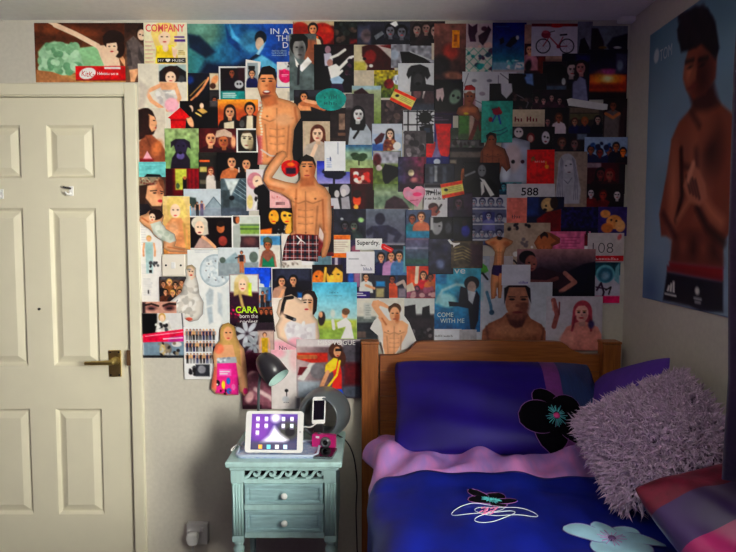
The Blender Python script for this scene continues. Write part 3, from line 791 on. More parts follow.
PH('brown-tinted print of three girls cheek to cheek', (410, 21.5, 445, 46), (64, 52, 56), bust(417, 30, 4.6, (150, 128, 122), (40, 30, 34), (42, 34, 40), 2), bust(426, 28.5, 4.6, (150, 122, 116), (54, 40, 40), (54, 40, 46), 2), bust(435, 31, 5.2, (170, 142, 134), (34, 26, 30), (40, 32, 40), 2.6), ns(.15, 4, 3))
CD('blank beige card beside the mountain print', (431.5, 43.5, 444.5, 60), (196, 186, 170))
MP('russet page fading to dark couple in embrace', (434, 24, 469, 86), (122, 72, 66), gv((134, 90, 82), (60, 40, 44), 30, 84), e(450, 52, 8, 8, (150, 60, 50), 0, 5), e(440, 66, 10, 10, (40, 34, 40), 0, 5), e(454, 76, 10, 4, (150, 104, 88), .15, 3), r(434, 80, 462, 86, (20, 18, 26), 2), ns(.15, 5, 1))
s = TG('small orange paper tag with rounded notch', (452, 30.5, 459.5, 48), (236, 150, 20), r(454, 35, 457, 42, (150, 80, 10), 1)); 
MP('pale page of plum butterflies', (466, 24, 494, 50), (196, 176, 178), p([(468, 24), (472, 27), (477, 24), (477, 32), (475, 36), (476, 42), (470, 42), (468, 34)], (70, 20, 60)), p([(478, 36), (484, 32), (488, 26), (491, 30), (487, 40), (483, 46), (479, 42)], (66, 26, 56)), e(484, 29, 3, 2.4, (90, 40, 70)), cl(467, 42, 493, 50, 6, [(230, 190, 180)], 3, 1))
MP('patterned page of teal flowers in a diamond lattice', (465.5, 48, 499, 76), (214, 210, 200), [l([(466 + k * 9 - 20, 76), (466 + k * 9 + 8, 48)], .9, (110, 170, 150)) for k in range(7)], [l([(466 + k * 9 - 20, 48), (466 + k * 9 + 8, 76)], .9, (130, 180, 160)) for k in range(7)], cl(468, 50, 497, 74, 14, ['te', (60, 90, 110), (90, 60, 90)], 2.6, 7))
MP('deep blue sea page with two divers above the surf', (492, 23, 526, 74), 'nv', gv((16, 24, 120), (20, 120, 140), 26, 62), r(492, 62, 526, 74, (130, 170, 190), 3), cl(494, 60, 526, 68, 18, [(120, 200, 200), (60, 160, 170), 'w'], 2.4, 3, .5), p([(499, 40), (503, 37), (504, 43), (500, 45)], (10, 16, 40)), p([(505, 46), (511, 38), (516, 36), (517, 42), (510, 48)], (10, 16, 40)), e(517, 38, 1.6, 2.2, 'lg'), lines(495, 26, 510, 28, 1, (60, 110, 170), .8), r(492, 70, 526, 74, (180, 170, 170), 2))
MP('white page with pencil drawing of a floppy-eared animal', (462, 72, 516, 108), (198, 198, 204), p([(462, 72), (500, 72), (512, 78), (515, 92), (508, 99), (501, 94), (494, 101), (482, 106), (462, 98)], (214, 214, 218), 2), l([(468, 74), (464, 86), (470, 98), (482, 104), (492, 100), (498, 88), (498, 76)], .8, (120, 120, 130)), l([(500, 74), (508, 80), (513, 92), (508, 99), (501, 92), (499, 84)], .9, (110, 110, 120)), e(474, 81, 2.6, 1.6, (140, 140, 150)), e(489, 81, 2.6, 1.6, (130, 130, 140)), e(482, 94, 3, 2, (160, 150, 160)), r(462, 98, 475, 108, (150, 100, 110), 3))
MP('beige page edge behind the bicycle card', (524, 25, 562, 82), (176, 140, 122), ns(.08, 6, 3), r(524, 60, 562, 82, (140, 110, 100), 4))
PH('print of red-haired woman in pink beside the sea page', (524, 44, 545, 84), (80, 30, 36), bust(529, 50, 4, 'sk', 'db', (190, 130, 140), 0, 0, 2), r(538, 55, 545, 84, (120, 46, 30), 3), e(528, 66, 3, 6, (30, 18, 30), .2, 2), r(524, 72, 540, 84, (40, 24, 40), 3), ns(.2, 4, 3))
s = CD('white greeting card with red bow and bicycle', (531, 24, 578.5, 56.5), (206, 200, 206), r(531, 24, 578.5, 27, 'dr'), e(556, 25.5, 7, 2.6, 'rd'), e(548, 25, 3, 1.8, (150, 14, 40)), e(565, 25, 3, 1.8, (150, 14, 40)),
   [l([(cx_ + 7 * math.cos(k * .3142), 46.5 + 7 * math.sin(k * .3142)) for k in range(21)], 1.1, 'bk', .5) for cx_ in (542.8, 566.5)], [l([(cx_, 46.5), (cx_ + 6.5 * math.cos(k * .785), 46.5 + 6.5 * math.sin(k * .785))], .3, (150, 140, 150), .5) for cx_ in (542.8, 566.5) for k in range(8)],
   l([(542.8, 46.5), (549, 37), (558, 47), (566.5, 46.5)], 1, (150, 60, 70)), l([(549.5, 38), (558, 46), (562.5, 37.5)], 1, (170, 80, 90)), l([(549, 37), (548, 33), (554, 31.5)], .8, 'dk'), l([(560, 35.5), (566, 35)], 1.6, 'bk'), e(545.5, 35, 4.6, 3.8, (140, 50, 66)), e(545, 32.5, 3, 1.6, (190, 90, 100)), e(558, 47, 1.8, 1.8, (150, 60, 70)), res=.45)
PH('grey print of person against a bright doorway', (577, 22, 592, 54), (120, 122, 132), p([(580, 40), (584, 38), (589, 48), (590, 54), (578, 54)], (24, 20, 34)), ns(.1, 5, 1))
PH('winter print of dark car on a hill road', (590, 26.5, 627, 60), (110, 116, 126), p([(591, 29), (597, 29), (603, 42), (604, 60), (590, 60)], (40, 24, 34), 1.5), p([(606, 46), (612, 38), (627, 34), (627, 52), (610, 52)], (34, 34, 54), 1.5), e(617, 48, 4, 1.3, 'lg'), r(604, 52, 627, 60, (16, 16, 24), 2), e(602, 48, 4, 1.4, (110, 90, 40)))
PH('orange sunset print under a dark blue sky', (586, 50, 626.5, 100), 'nv', gv((16, 14, 40), (40, 22, 70), 50, 74), r(586, 75, 626, 94, (206, 84, 22), 2.5), e(606, 79, 13, 7, (250, 168, 70), 0, 8), e(607, 79, 5, 3.5, (255, 230, 170), 0, 4), e(608, 72, 8, 3, (190, 90, 150), 0, 3), r(588, 84, 626, 90, (150, 50, 20), 4), r(586, 92, 626, 100, (30, 14, 18), 3), r(615, 54, 626, 74, (70, 70, 92), 2), e(619, 66, 3, 5, (120, 130, 150), 0, 2))
PH('print of dark-haired couple leaning together', (561, 54, 589, 102), (22, 18, 44), r(575, 55, 592, 62, (36, 30, 100), 3), p([(572, 84), (578, 76), (585, 80), (588, 102), (566, 102)], (130, 130, 160), 1.5), r(561, 84, 572, 102, (14, 12, 22), 2), face(570.5, 70, 7, (196, 172, 170), 'bk', 1.6, .5), face(580.5, 68, 6.4, (190, 134, 130), (30, 18, 26), 1.4, -.4))
PH('print of people before a dark domed hedge', (542, 62, 566, 108), (46, 36, 44), e(554, 74, 13, 10, (10, 10, 18)), e(544, 82, 2, 4, (170, 140, 130)), e(563, 82, 2, 3.6, 'lg'), r(542, 86, 566, 92, (80, 96, 116), 2), cl(543, 92, 566, 106, 14, [(100, 80, 90), (40, 24, 36), (140, 100, 100)], 2.6, 2))
PH('print of motorbikes on a dark road with blue sky', (508, 74, 546, 112), (22, 20, 28), p([(522, 74), (532, 74), (533, 86), (526, 84)], (110, 140, 190), 2), l([(510, 78), (518, 80), (524, 76)], 3, 'bk'), l([(516, 95), (522, 98), (528, 103), (526, 108)], 1, (120, 110, 120)), cl(510, 92, 532, 110, 10, [(60, 40, 46), (36, 34, 48), (90, 70, 70)], 2.4, 3))
MP('dark page slit by a white ear shape', (489, 84, 512, 104), (20, 20, 30), p([(500, 80), (511, 84), (512, 92), (506, 99), (501, 94)], (206, 206, 212)))
PH('evening print of crowd under red lights', (532, 90, 570, 114), (40, 22, 34), [bust(x_, y_, 2.6, (170, 130, 130), 'bk', (70, 40, 56)) for x_, y_ in ((536, 99), (543, 101), (551, 98), (559, 101))], ns(.25, 4, 3))
PH('print of friends at a long table in blue school jumpers', (566, 106, 606, 141), (66, 60, 56), r(569, 108, 598, 113, (110, 96, 84)), r(569, 114, 598, 120, (100, 96, 70)), bust(574, 122, 3, (170, 130, 110), 'br', 'nv', 0), bust(584, 121.5, 3.2, 'sx', (150, 90, 40), (24, 26, 70), 0), bust(597, 120, 3.2, (180, 150, 140), 'bk', (20, 18, 36), 3), r(567, 134, 606, 141, (30, 24, 50), 2))
PH('print of bare-armed man folding his arms', (602, 99, 626, 142), (40, 22, 28), bust(612, 106, 3.6, 'sx', 'db', (110, 100, 100), 0, 0, 2.2, 9), l([(605, 114), (612, 118), (618, 114)], 3, 'sd'), p([(619, 118), (624, 106), (624, 140), (618, 140)], (60, 34, 40), 2))
TG('long white paper strip stuck at a slant', (0, 0, 1, 1), 'pw', poly=[(566, 99.8), (570, 98.6), (607, 104.8), (606.5, 110), (602, 110.5), (568, 106)])
PH('print of woman in white blouse outdoors at night', (541, 108, 568, 142), (24, 16, 24), bust(558, 118, 3.6, 'sx', 'br', (206, 190, 196), 2.4, 0, 1.9, 7), bust(547, 122, 3, (150, 110, 110), 'bk', (60, 30, 46), 2))
CD('cream card with red lettering', (510, 110, 544, 134), (206, 186, 160), r(511, 124, 543, 134, (180, 160, 140), 2), cl(512, 128, 542, 133, 8, ['dr', 'dk'], 1.5, 2))
marks(SHEETS[-1], 4, 514, 122, 'dr', w=24, h=5)
PH('print of white masks on black', (511, 127, 554, 153), (22, 14, 22), e(518, 133, 4.6, 5, (206, 196, 196)), e(516.5, 132, .9, .7, 'bk'), e(519.7, 132, .9, .7, 'bk'), e(530, 138, 4, 5, 'dr'), e(530, 139, 2.6, 3.6, (190, 150, 140)), e(545, 138, 4, 6.4, (206, 200, 206)), e(544, 137, 1, 1, 'bk'), e(547, 138, 1, 1, 'bk'), e(545, 142, 1.2, .8, 'dr'))
CU('pale cut-out torso with two dark stars', [(501, 141), (514, 138), (529, 142), (530, 184), (499, 184), (498, 166)], (176, 180, 196), e(512, 158, 9, 14, (196, 178, 180), 0, 4), e(512.5, 162, 1.9, 1.9, 'bk'), e(522, 162, 1.9, 1.9, (70, 26, 50)), e(507, 166, 1.6, 2, 'dr'), e(504, 172, 6, 8, (200, 206, 214), 0, 3), ns(.1, 5, 2))
PH('print of couple facing each other in a bar', (552, 134, 586, 162), (34, 26, 36), bust(561, 143, 4, (130, 96, 90), 'br', (44, 30, 40), 0, .4), bust(574, 144, 4.2, (130, 100, 100), 'db', (30, 26, 40), 3, -.4), r(576, 134, 586, 140, (110, 120, 140), 2))
PH('print of five friends in blue against the sky', (583.5, 137.5, 626.5, 165), (150, 170, 200), [bust(x_, y_, 3.4, s_, h_, c_) for x_, y_, s_, h_, c_ in ((590, 150, 'sx', 'bk', 'nv'), (599, 153, (150, 60, 50), 'dk', (20, 40, 80)), (608, 151, 'sx', (16, 20, 60), 'nv'), (615, 147, (190, 120, 80), 'bk', (24, 24, 50)), (622, 152, 'or', 'bk', 'dk'))], cl(585, 143, 615, 150, 8, [(30, 80, 140), (20, 30, 70)], 2.4, 3))
PH('print of two friends hugging in red scarves', (584, 163, 624, 194), (74, 20, 34), r(584, 163, 600, 168, (150, 130, 140), 1.5), duo(604, 174, 4.6, (120, 60, 60), 'bk', (40, 10, 24), (150, 90, 80), 'dr', (60, 14, 26), 2, 2, 2), r(618, 164, 624, 194, (40, 36, 44), 2))
PH('print of three children in fancy dress', (584, 184, 623, 209), (36, 16, 26), bust(590, 193, 3.6, (200, 190, 196), 'bk', 'dr', 0, 0, 1.7), bust(602, 195, 3.8, (170, 70, 50), (90, 24, 26), (110, 20, 30), 0), bust(616, 195, 4, (206, 196, 200), 'bk', (24, 12, 22), 0))
MP('pencil drawing of long-haired woman on tan paper', (552, 152, 586, 211), (150, 132, 120), e(566, 166, 9, 12, (170, 168, 174)), p([(558, 162), (574, 160), (580, 190), (579, 204), (554, 204), (556, 180)], (172, 170, 178), 1.5), e(567.5, 167, 4.6, 7, (190, 186, 190)), e(564.8, 166, 1.1, .7, (70, 70, 80), 0, .5), e(569.5, 164.5, 1.1, .7, (70, 70, 80), 0, .5), e(568, 172.5, 1.6, .7, (120, 90, 100), 0, .5), [l([(560 + k * .6, 158 + k), (558 + k * 1.2, 178), (556 + k * 2, 202)], .5, (120, 118, 130)) for k in range(4)], [l([(571 + k, 158 + k), (574 + k, 178), (573 + k * 2, 200)], .5, (120, 118, 130)) for k in range(3)], l([(563, 180), (567, 184), (571, 178)], .7, (110, 110, 120)))
s = CD('plain red card with gold ornament', (526, 150, 553.5, 191.5), (214, 20, 28), cl(531, 158, 534, 161, 3, ['ol'], 1.5, 1), e(546, 167, 2.2, 2, (230, 150, 40)), e(545, 163, .8, 2, (230, 150, 40)))
marks(s, 5, 534, 163, (240, 170, 160), w=10, h=3)
PH('strip of two teal-tinted passport prints', (497, 182.5, 521, 198), (40, 130, 136), bust(503, 187, 2.8, (90, 160, 170), (10, 40, 60), (20, 70, 86)), bust(514, 187, 2.8, (80, 170, 160), (16, 60, 66), (30, 110, 110)), r(508.6, 183, 509.4, 198, (120, 200, 200)))
s = CD('white card printed with the number 588', (506, 184, 554, 206), (198, 194, 196))
txt(s, '588', 520.5, 195.8, 'bk', w=17, h=8, offset=.015)
# ---------------- middle right, lower
MP('contact-sheet page of small ink sketches', (469.5, 195, 507, 245), (182, 182, 190), [bust(473 + i * 8.6, 202 + j * 15.5, 3, (170, 170, 180), (50, 54, 90), (100, 104, 130)) for i in range(4) for j in range(3)], r(482, 212, 494, 222, (70, 74, 130), 1), bust(488, 216, 2.8, (190, 190, 205), (40, 40, 90), (120, 120, 170)), [r(469.5, 208 + 15.5 * j, 507, 209.5 + 15.5 * j, (196, 196, 202)) for j in range(3)])
CD('coral card with small dark caption', (506, 198, 527.5, 226), (226, 130, 116), ns(.06, 4, 2)); marks(SHEETS[-1], 4, 511.5, 218.5, 'dk', w=9, h=3.6)
PH('print of tan terrier on a red blanket', (526, 197, 563, 233), (24, 34, 66), r(526, 197, 538, 216, (40, 66, 120), 3), e(547, 205, 7, 7, 'tan'), e(553, 203, 4, 6, (60, 44, 36)), e(545, 206, 1, 1, 'bk'), e(544, 210, 2, 1.5, 'bk'), p([(536, 219), (546, 212), (561, 209), (561, 233), (536, 233)], 'dr', 1.5))
PH('dark blue print of rippling water', (560, 207, 600, 234), (34, 32, 80), ns(.45, 2.2, 4), r(560, 228, 600, 234, (26, 22, 50), 3))
PH('print of golden puppies in a purple box', (597, 207, 626, 236), (70, 56, 120), e(604, 214, 5, 4, (220, 150, 90)), e(613, 222, 8, 7, (222, 150, 92)), e(619, 226, 5, 6, (230, 170, 120)), e(606, 228, 6, 5, (200, 120, 70)), e(610, 220, 1, 1, 'bk'), e(615, 221, 1, 1, 'bk'))
MP('pink page of handwriting with diet drink bottle', (549, 231.5, 589, 272), (214, 116, 150), ns(.12, 3, 5), lines(560, 236, 582, 268, 11, (180, 80, 120), .7), r(583, 234, 588.5, 262, (110, 14, 30)), e(585.8, 233, 1.6, 2, 'bk'), r(583, 246, 588.5, 250, 'w'))
s = CD('white card reading 108 with red footer', (586.5, 233, 622.5, 262), (202, 192, 190), r(587, 255.5, 622.5, 261, (206, 20, 50)), e(618, 237, 2, 3, (220, 120, 120), .4, 1))
txt(s, '108', 591.5, 252.8, 'dk', w=20.5, h=10, offset=-.02); marks(s, 10, 589, 260, (240, 190, 190), w=30, h=2.8)
MP('page of leaping dancers below a teal fountain and pink strip', (592, 262.5, 620, 304), (190, 186, 200), r(592, 262.5, 620, 275, (20, 90, 100), 2), e(605, 274, 9.5, 9, (120, 180, 190)), e(605, 275, 7.5, 7.5, (60, 110, 130), 0, 2), e(605, 276, 4, 4, (130, 160, 180), 0, 3), p([(615, 268), (619, 262), (619, 284), (614, 280)], (130, 180, 190), 1), l([(597, 290), (601, 283), (604, 292), (603, 296)], 2, (60, 30, 60)), l([(596, 287), (606, 289)], 1.4, (60, 30, 60)), l([(606, 290), (611, 287), (609, 294)], 1.6, 'dk'), r(590, 296, 620, 303, (214, 14, 104)))
MP('beige notes page with pencil marks', (503, 223, 549, 284), (176, 158, 140), cl(520, 238, 526, 246, 4, [(120, 110, 110)], 2, 1), e(515, 254, 3, 2.6, 'pw'), l([(505, 260), (509, 263), (513, 260), (517, 264)], 1.5, 'dk'), e(531, 247, 1.2, 1.2, 'w'), cl(508, 224, 528, 230, 10, ['dk', (140, 120, 110)], 1.6, 2))
CU('cut-out of bare-chested man with hands behind head on pink', [(536, 262), (537, 250), (533, 243), (537, 236), (543, 231.5), (550, 233), (559, 238), (559, 243), (552, 246), (549, 262)], 'sd', e(543, 236, 4, 4, 'db'), e(543.5, 240, 3, 4, 'sd'), l([(551, 245), (557, 241), (550, 235)], 2.6, 'sx'), abs_(543, 244, 12, 18, 'sd'))
MP('page of dark-jacketed man lounging on his side', (516, 249, 594, 300), (44, 36, 52), gv((170, 130, 130), (20, 22, 40), 249, 278), r(516, 270, 540, 300, (40, 28, 40), 3), p([(566, 272), (582, 264), (594, 262), (594, 300), (566, 300)], (16, 18, 40), 2), p([(528, 272), (540, 267), (556, 272), (568, 272), (576, 281), (570, 290), (548, 292), (528, 292)], (58, 34, 46), 1.5), e(526, 257, 8, 6.5, 'bk'), e(530, 263, 6, 8, (148, 98, 88)), e(528, 262.5, 1.3, .7, 'bk', 0, .4), e(533, 264, 1.2, .7, 'bk', 0, .4), e(531, 268.5, 2, .8, (110, 50, 56), 0, .4), l([(528, 281), (546, 282), (556, 278)], 4, (126, 82, 80)), l([(564, 273), (574, 282), (562, 290), (556, 294)], 4.4, (170, 120, 110)), r(526, 292, 594, 300, (16, 16, 30), 3), e(555, 291, 3, 3, 'bk'))
MP('pale page behind the tall man in trunks', (478, 256, 512, 304), (186, 178, 178), r(478, 280, 486, 304, (110, 180, 160), 4))
MP('narrow page of figure in green top', (472, 256, 489, 284), (170, 176, 186), p([(476, 272), (480, 262), (486, 266), (488, 271), (482, 274)], (90, 160, 60)), l([(480, 273), (476, 280)], 2, 'bk'), l([(482, 273), (487, 279)], 2, 'bk'), e(483, 261, 2, 2, 'lg'))
MP('large page of bare-shouldered young man staring ahead', (473, 282, 551, 342), (186, 190, 196), r(473, 282, 482, 300, (150, 180, 190), 3), l([(486, 292), (490, 305), (491, 313)], 3, (90, 130, 150)), e(491, 312, 2.6, 2.6, (60, 90, 110)), l([(492, 282), (495, 295)], 2, (150, 80, 70)), l([(500, 282), (498, 296)], 2, (150, 80, 70)),
   p([(481, 342), (482, 330), (488, 323), (501, 317), (506, 312), (526, 312), (530, 318), (541, 324), (546, 332), (547, 342)], (150, 104, 82)), e(514, 330, 20, 8, (176, 128, 100), 0, 6), p([(505, 314), (527, 314), (522, 326), (515, 328), (509, 324)], (96, 62, 54), 2), e(516, 302, 11.5, 15, (164, 118, 96)), e(523, 306, 5, 11, (128, 86, 72), 0, 4), r(506, 287, 527, 302, (164, 118, 96), 1), p([(503.5, 304), (503, 288), (510, 283.5), (522, 283), (529, 288), (530, 303), (527, 296), (524, 287), (508, 287), (505.5, 296)], (20, 16, 20)), e(511, 299, 2.6, 1.1, (30, 20, 22)), e(522.5, 299, 2.6, 1.1, (30, 20, 22)), l([(508, 296.5), (514, 296.7)], 1, (40, 26, 26)), l([(519.5, 296.7), (526, 296.5)], 1, (40, 26, 26)), e(516.5, 305, 2, 1.6, (132, 88, 74)), e(516, 312, 4.6, 1.6, (130, 70, 66)), e(515.5, 316, 8, 4, (134, 92, 78), 0, 3), e(517, 312, 4.4, 1, (112, 56, 56), 0, .6), l([(486, 326), (488, 342)], 2, (110, 74, 62), 2), l([(543, 328), (541, 342)], 2, (110, 74, 62), 2))
CU('cut-out of tall tanned man in swim trunks with raised arms', [(491, 299), (490, 284), (491, 270), (493, 262), (494, 252), (491, 247), (485, 244), (484, 241), (491, 238), (496, 236), (500, 237), (505, 238), (512, 241), (511, 244), (505, 248), (503, 254), (503, 264), (505, 272), (502, 285), (501, 298), (498, 298), (497, 284), (495, 298)], 'st', e(498.5, 240, 2.8, 3.4, 'st'), e(498.5, 238, 2.8, 2, 'db'), e(492, 243, 3, 2, 'sd', 0, 2), e(505.5, 243.5, 3, 2, 'sd', 0, 2), abs_(498.5, 246, 10, 20, 'st'), p([(491, 265), (505, 265), (505, 273), (499, 273), (498, 276), (491, 274)], (60, 34, 90)), l([(498, 276), (497.5, 298)], .8, 'sd', 1))
CD('blank white note card with purple stamp', (501, 264.5, 529.5, 285), (206, 206, 214)); marks(SHEETS[-1], 5, 518, 283.5, (110, 90, 180), w=9.5, h=3)
MP('white page of pink-haired woman looking upward', (545, 296, 601, 350), (194, 188, 194), bust(581, 312, 8.4, (228, 172, 162), (176, 78, 92), (214, 146, 136), 2.4, -.3, 2.2, 5), l([(574, 316), (571, 330)], 2, (150, 60, 76), 1.5), l([(588, 316), (590, 330)], 2, (150, 60, 76), 1.5), e(566, 340, 7, 9, (222, 156, 144), .3, 3), l([(552, 300), (556, 314), (553, 326)], 5, (160, 100, 94)), l([(551, 302), (552, 310)], 1.4, (200, 140, 130)), l([(558, 302), (558, 314)], 1.4, (130, 70, 70)), e(590, 324, 3, 4, (70, 60, 100), 0, 2))
s = MP('turquoise perfume advert of man in black waistcoat', (433, 265, 480, 331.5), (60, 140, 170), gv((90, 170, 186), (20, 96, 140)), r(434, 274, 446, 284, (30, 120, 160), 2), e(446, 300, 10, 7, (150, 200, 204), .2, 3), l([(436, 302), (442, 290), (456, 284), (466, 286)], 3, (150, 190, 196), 2), e(471, 283, 7.5, 7, (22, 20, 28)), e(471, 287, 4.4, 6, (170, 150, 140)), p([(460, 286), (466, 288), (470, 300), (476, 290), (479, 296), (478, 320), (474, 330), (470, 328), (468, 308), (458, 306), (449, 306), (448, 301), (458, 302)], (20, 22, 46)), p([(467, 290), (475, 292), (472, 304), (468, 300)], (190, 196, 200)), ns(.1, 6, 3))
txt(s, 've', 453.5, 273.5, 'pw', w=11, h=4.6); txt(s, 'COME', 437, 316.5, (206, 226, 214), w=16, h=4.4); txt(s, 'WITH ME', 440, 322.5, (206, 226, 214), w=24, h=4.4)
s = CD('white strip of paper with typed line', (432, 328.5, 461, 342.5), (206, 210, 218)); marks(s, 16, 434.5, 336.5, 'dg', w=18, h=2.4)
MP('grey coat edge page beside the waistcoat advert', (459, 329, 476, 343), (170, 168, 172), ns(.06, 3, 2))
PH('print of two dark tower blocks over parked cars', (388, 296.5, 434, 342.5), (200, 204, 200), r(388, 314, 434, 342.5, (52, 46, 52), 3), p([(404, 306), (415, 304), (416, 320), (404, 320)], (44, 40, 46)), p([(422, 307), (429, 305), (430, 320), (421, 320)], (40, 38, 44)), r(404, 318, 434, 326, (60, 52, 58), 2), cl(406, 326, 432, 340, 16, [(80, 74, 80), (34, 30, 36), (110, 104, 106)], 2, 3))
MP('cream page with grey harbour behind curly-haired bather', (354, 297, 404, 342), (214, 210, 196), r(354, 316, 376, 324, (120, 128, 124), 2), r(354, 322, 378, 339, (60, 64, 70), 2), r(356, 331, 366, 337, (110, 96, 90), 1), r(364, 303, 371, 318, (196, 198, 190), 2), lines(366, 304, 371, 318, 6, (150, 160, 150), .6))
CU('cut-out of bare-chested young man with hand behind his head', [(371, 305), (373, 300.5), (379, 299.5), (385, 303), (389, 306), (394, 302.5), (400, 303.5), (402, 310), (403, 314), (409, 322), (416, 340), (407, 348), (398, 350), (394, 357), (385, 357), (382, 346), (378, 335), (370, 328), (374, 320), (379, 316), (376, 312)], 'pw',
   p([(371, 304), (378, 299), (381, 303), (379, 307), (384, 314), (389, 320), (402, 320), (408, 324), (407, 332), (403, 340), (396, 352), (386, 358), (383, 346), (383, 332), (381, 322), (375, 312)], 'sk', .9), l([(374, 302), (380, 303), (388, 306)], 4.4, 'sk'), e(394.5, 308.5, 6.5, 6, (96, 70, 44)), e(394.5, 314, 5, 7.5, 'sk'), e(397, 317, 2.4, 5, 'sd', 0, 2), e(392.6, 312.8, 1.1, .6, 'db', 0, .4), e(397, 312.8, 1.1, .6, 'db', 0, .4), e(394.5, 318.5, 1.8, .6, (170, 90, 80), 0, .4), abs_(394, 322, 22, 34, 'sk'), l([(382, 318), (386, 324)], 1.5, 'sd', 1.5), round_=0)
PH('print of picnic with guitar by an orange tent', (405, 264.5, 435, 298), (206, 92, 54), r(405, 264.5, 435, 270, (190, 70, 44), 2), l([(417, 266), (416, 282)], 3.4, (236, 216, 190)), bust(423, 275, 3.2, 'sk', 'db', (196, 20, 50), 3, 0, 1.6), bust(430, 277, 2.8, 'sx', 'bk', (190, 110, 60)), r(405, 289, 435, 298, (110, 60, 80), 2), cl(406, 288, 434, 297, 16, [(150, 90, 110), (70, 40, 60), (190, 150, 150)], 2.6, 3), p([(405, 286), (412, 282), (415, 290), (406, 292)], (206, 190, 170)))
PH('print of market trader and dancers in silver', (383, 273, 406.5, 297.5), (46, 44, 60), r(384, 274, 398, 284, (40, 60, 90), 2), bust(392, 279, 3, 'sx', 'bk', (206, 96, 60), 0, 0, 1.7, 6), l([(397, 284), (403, 281), (406, 288)], 3, (190, 170, 160)), r(398, 288, 406, 297, (140, 130, 140), 2))
PH('print of woman on rocks with purple caption bar', (353, 271, 389, 298), (60, 60, 70), r(354, 272, 362, 284, (190, 186, 180), 2), bust(366, 277, 3, 'sk', 'bk', 'pw'), l([(366, 285), (374, 288)], 2.6, 'sk'), r(376, 281, 385, 286, (40, 130, 180), 1.5), r(376, 288, 384, 297, (170, 160, 120), 2), r(354, 291, 370, 297.5, (60, 30, 120)), lines(356, 292, 366, 296, 2, 'w', .9))
# ---------------- centre column
PH('print of lone tree against a vivid blue dusk', (317, 161, 352, 187), (50, 70, 180), gv((34, 52, 170), (190, 180, 220)), tree(334, 174, 10, 5, (16, 20, 50), (10, 10, 26)), r(317, 184, 352, 187, (40, 36, 60), 1.5))
PH('print of single green tree on pale grass', (344, 145, 376, 172), (150, 176, 130), gv((60, 110, 150), (150, 176, 150), 145, 153), r(344, 160, 376, 172, (160, 176, 130), 3), tree(359, 157, 7, 4, (60, 84, 56)), ns(.12, 3, 3))
CD('white folded receipt with faint print', (324.5, 141.5, 345.5, 171), (232, 234, 236), l([(338, 143), (338, 154)], .7, (130, 140, 160)), lines(327, 158, 332, 168, 5, (120, 140, 190), .6), r(330, 157, 331, 161, (40, 50, 90)))
PH('red club print of people on a white sofa', (350, 168, 377, 190), (110, 16, 22), cl(355, 174, 370, 183, 16, ['w', (236, 200, 180), (200, 60, 50)], 2.4, 3), p([(356, 184), (370, 184), (371, 186), (355, 186)], 'pw'))
PH('dark red print of someone in orange light', (350, 184, 377, 211.5), (74, 10, 18), e(357, 200, 4, 6, (230, 90, 50)), e(357, 194, 4.4, 4, 'db'), e(356, 207, 2.4, 2.4, (236, 170, 80)), r(366, 186, 377, 211, (50, 8, 16), 4))
PH('black and white print of couple embracing', (329, 184, 351.5, 218), (20, 18, 24), e(336, 192, 4.4, 5, 'bk'), e(345, 190, 5, 5.6, (190, 184, 190)), e(337, 194, 2.6, 3.8, (200, 196, 196)), e(343.5, 193, 2.8, 4, (214, 208, 206)), p([(330, 198), (338, 198), (342, 218), (330, 218)], (206, 202, 208), 1.2), p([(341, 198), (349, 196), (351, 212), (342, 212)], (170, 166, 172), 1.2))
PH('print of girl in knitted coat holding a white bear', (372, 124, 402, 160), (176, 190, 210), r(372, 124, 402, 134, (196, 202, 212), 2), r(372, 144, 386, 156, (60, 100, 160), 2), p([(374, 140), (381, 133), (385, 134), (382, 142), (376, 145)], (80, 22, 36)), bust(390, 134, 3.8, 'sl', 'db', (130, 70, 50), 3.4, 0, 1.7, 6), e(397, 146, 4, 4, 'w'), e(395, 154, 5, 4.6, 'pw'), cl(384, 142, 394, 155, 10, [(190, 140, 90), (90, 44, 40)], 1.8, 3))
PH('print of black dog lying on grass beside red bag', (373, 151, 401, 190), (110, 126, 70), r(373, 151, 401, 164, (170, 170, 180), 3), e(377, 160, 4, 6, (90, 20, 34), 0, 2), e(379, 168, 3, 3, (196, 180, 180)), p([(382, 170), (385, 164), (393, 166), (400, 168), (401, 174), (392, 180), (386, 186), (383, 180)], (12, 12, 18), 1.2), ns(.2, 3, 2))
PH('print of grassy moor above a brown tent', (374, 184, 414, 213), (140, 160, 130), gv((110, 130, 84), (150, 166, 140), 184, 192), r(374, 196, 414, 206, (120, 140, 120), 3), p([(384, 210), (386, 201), (394, 196), (402, 199), (408, 206), (410, 210)], (70, 50, 60), 1.5), r(374, 209, 412, 213, (232, 214, 186), .8), ns(.12, 3, 4))
PH('dark print of gold trophy and raised hand', (411, 91.5, 438, 114), (50, 46, 54), r(411, 84, 437, 92, (70, 50, 60), 3), e(417, 94, 4, 5, (130, 96, 100), 0, 2), l([(423, 98), (425, 87)], 1.8, (206, 200, 196)), e(429, 100, 6, 8, (80, 60, 66), 0, 3), r(411, 104, 437, 114, (70, 76, 90), 3))
PH('dark print of white wolf heads', (434, 82, 463, 116), (20, 18, 24), p([(436, 90), (443, 88), (444, 96), (442, 102), (440, 97), (438, 102), (436, 98)], (190, 170, 170)), e(455, 97, 5.6, 8, (120, 140, 124), .4, 2), e(453, 96, 1.4, 1.4, 'bk'), e(458, 98, 1.4, 1.4, 'bk'), r(435, 112, 463, 116, (60, 40, 60), 2))
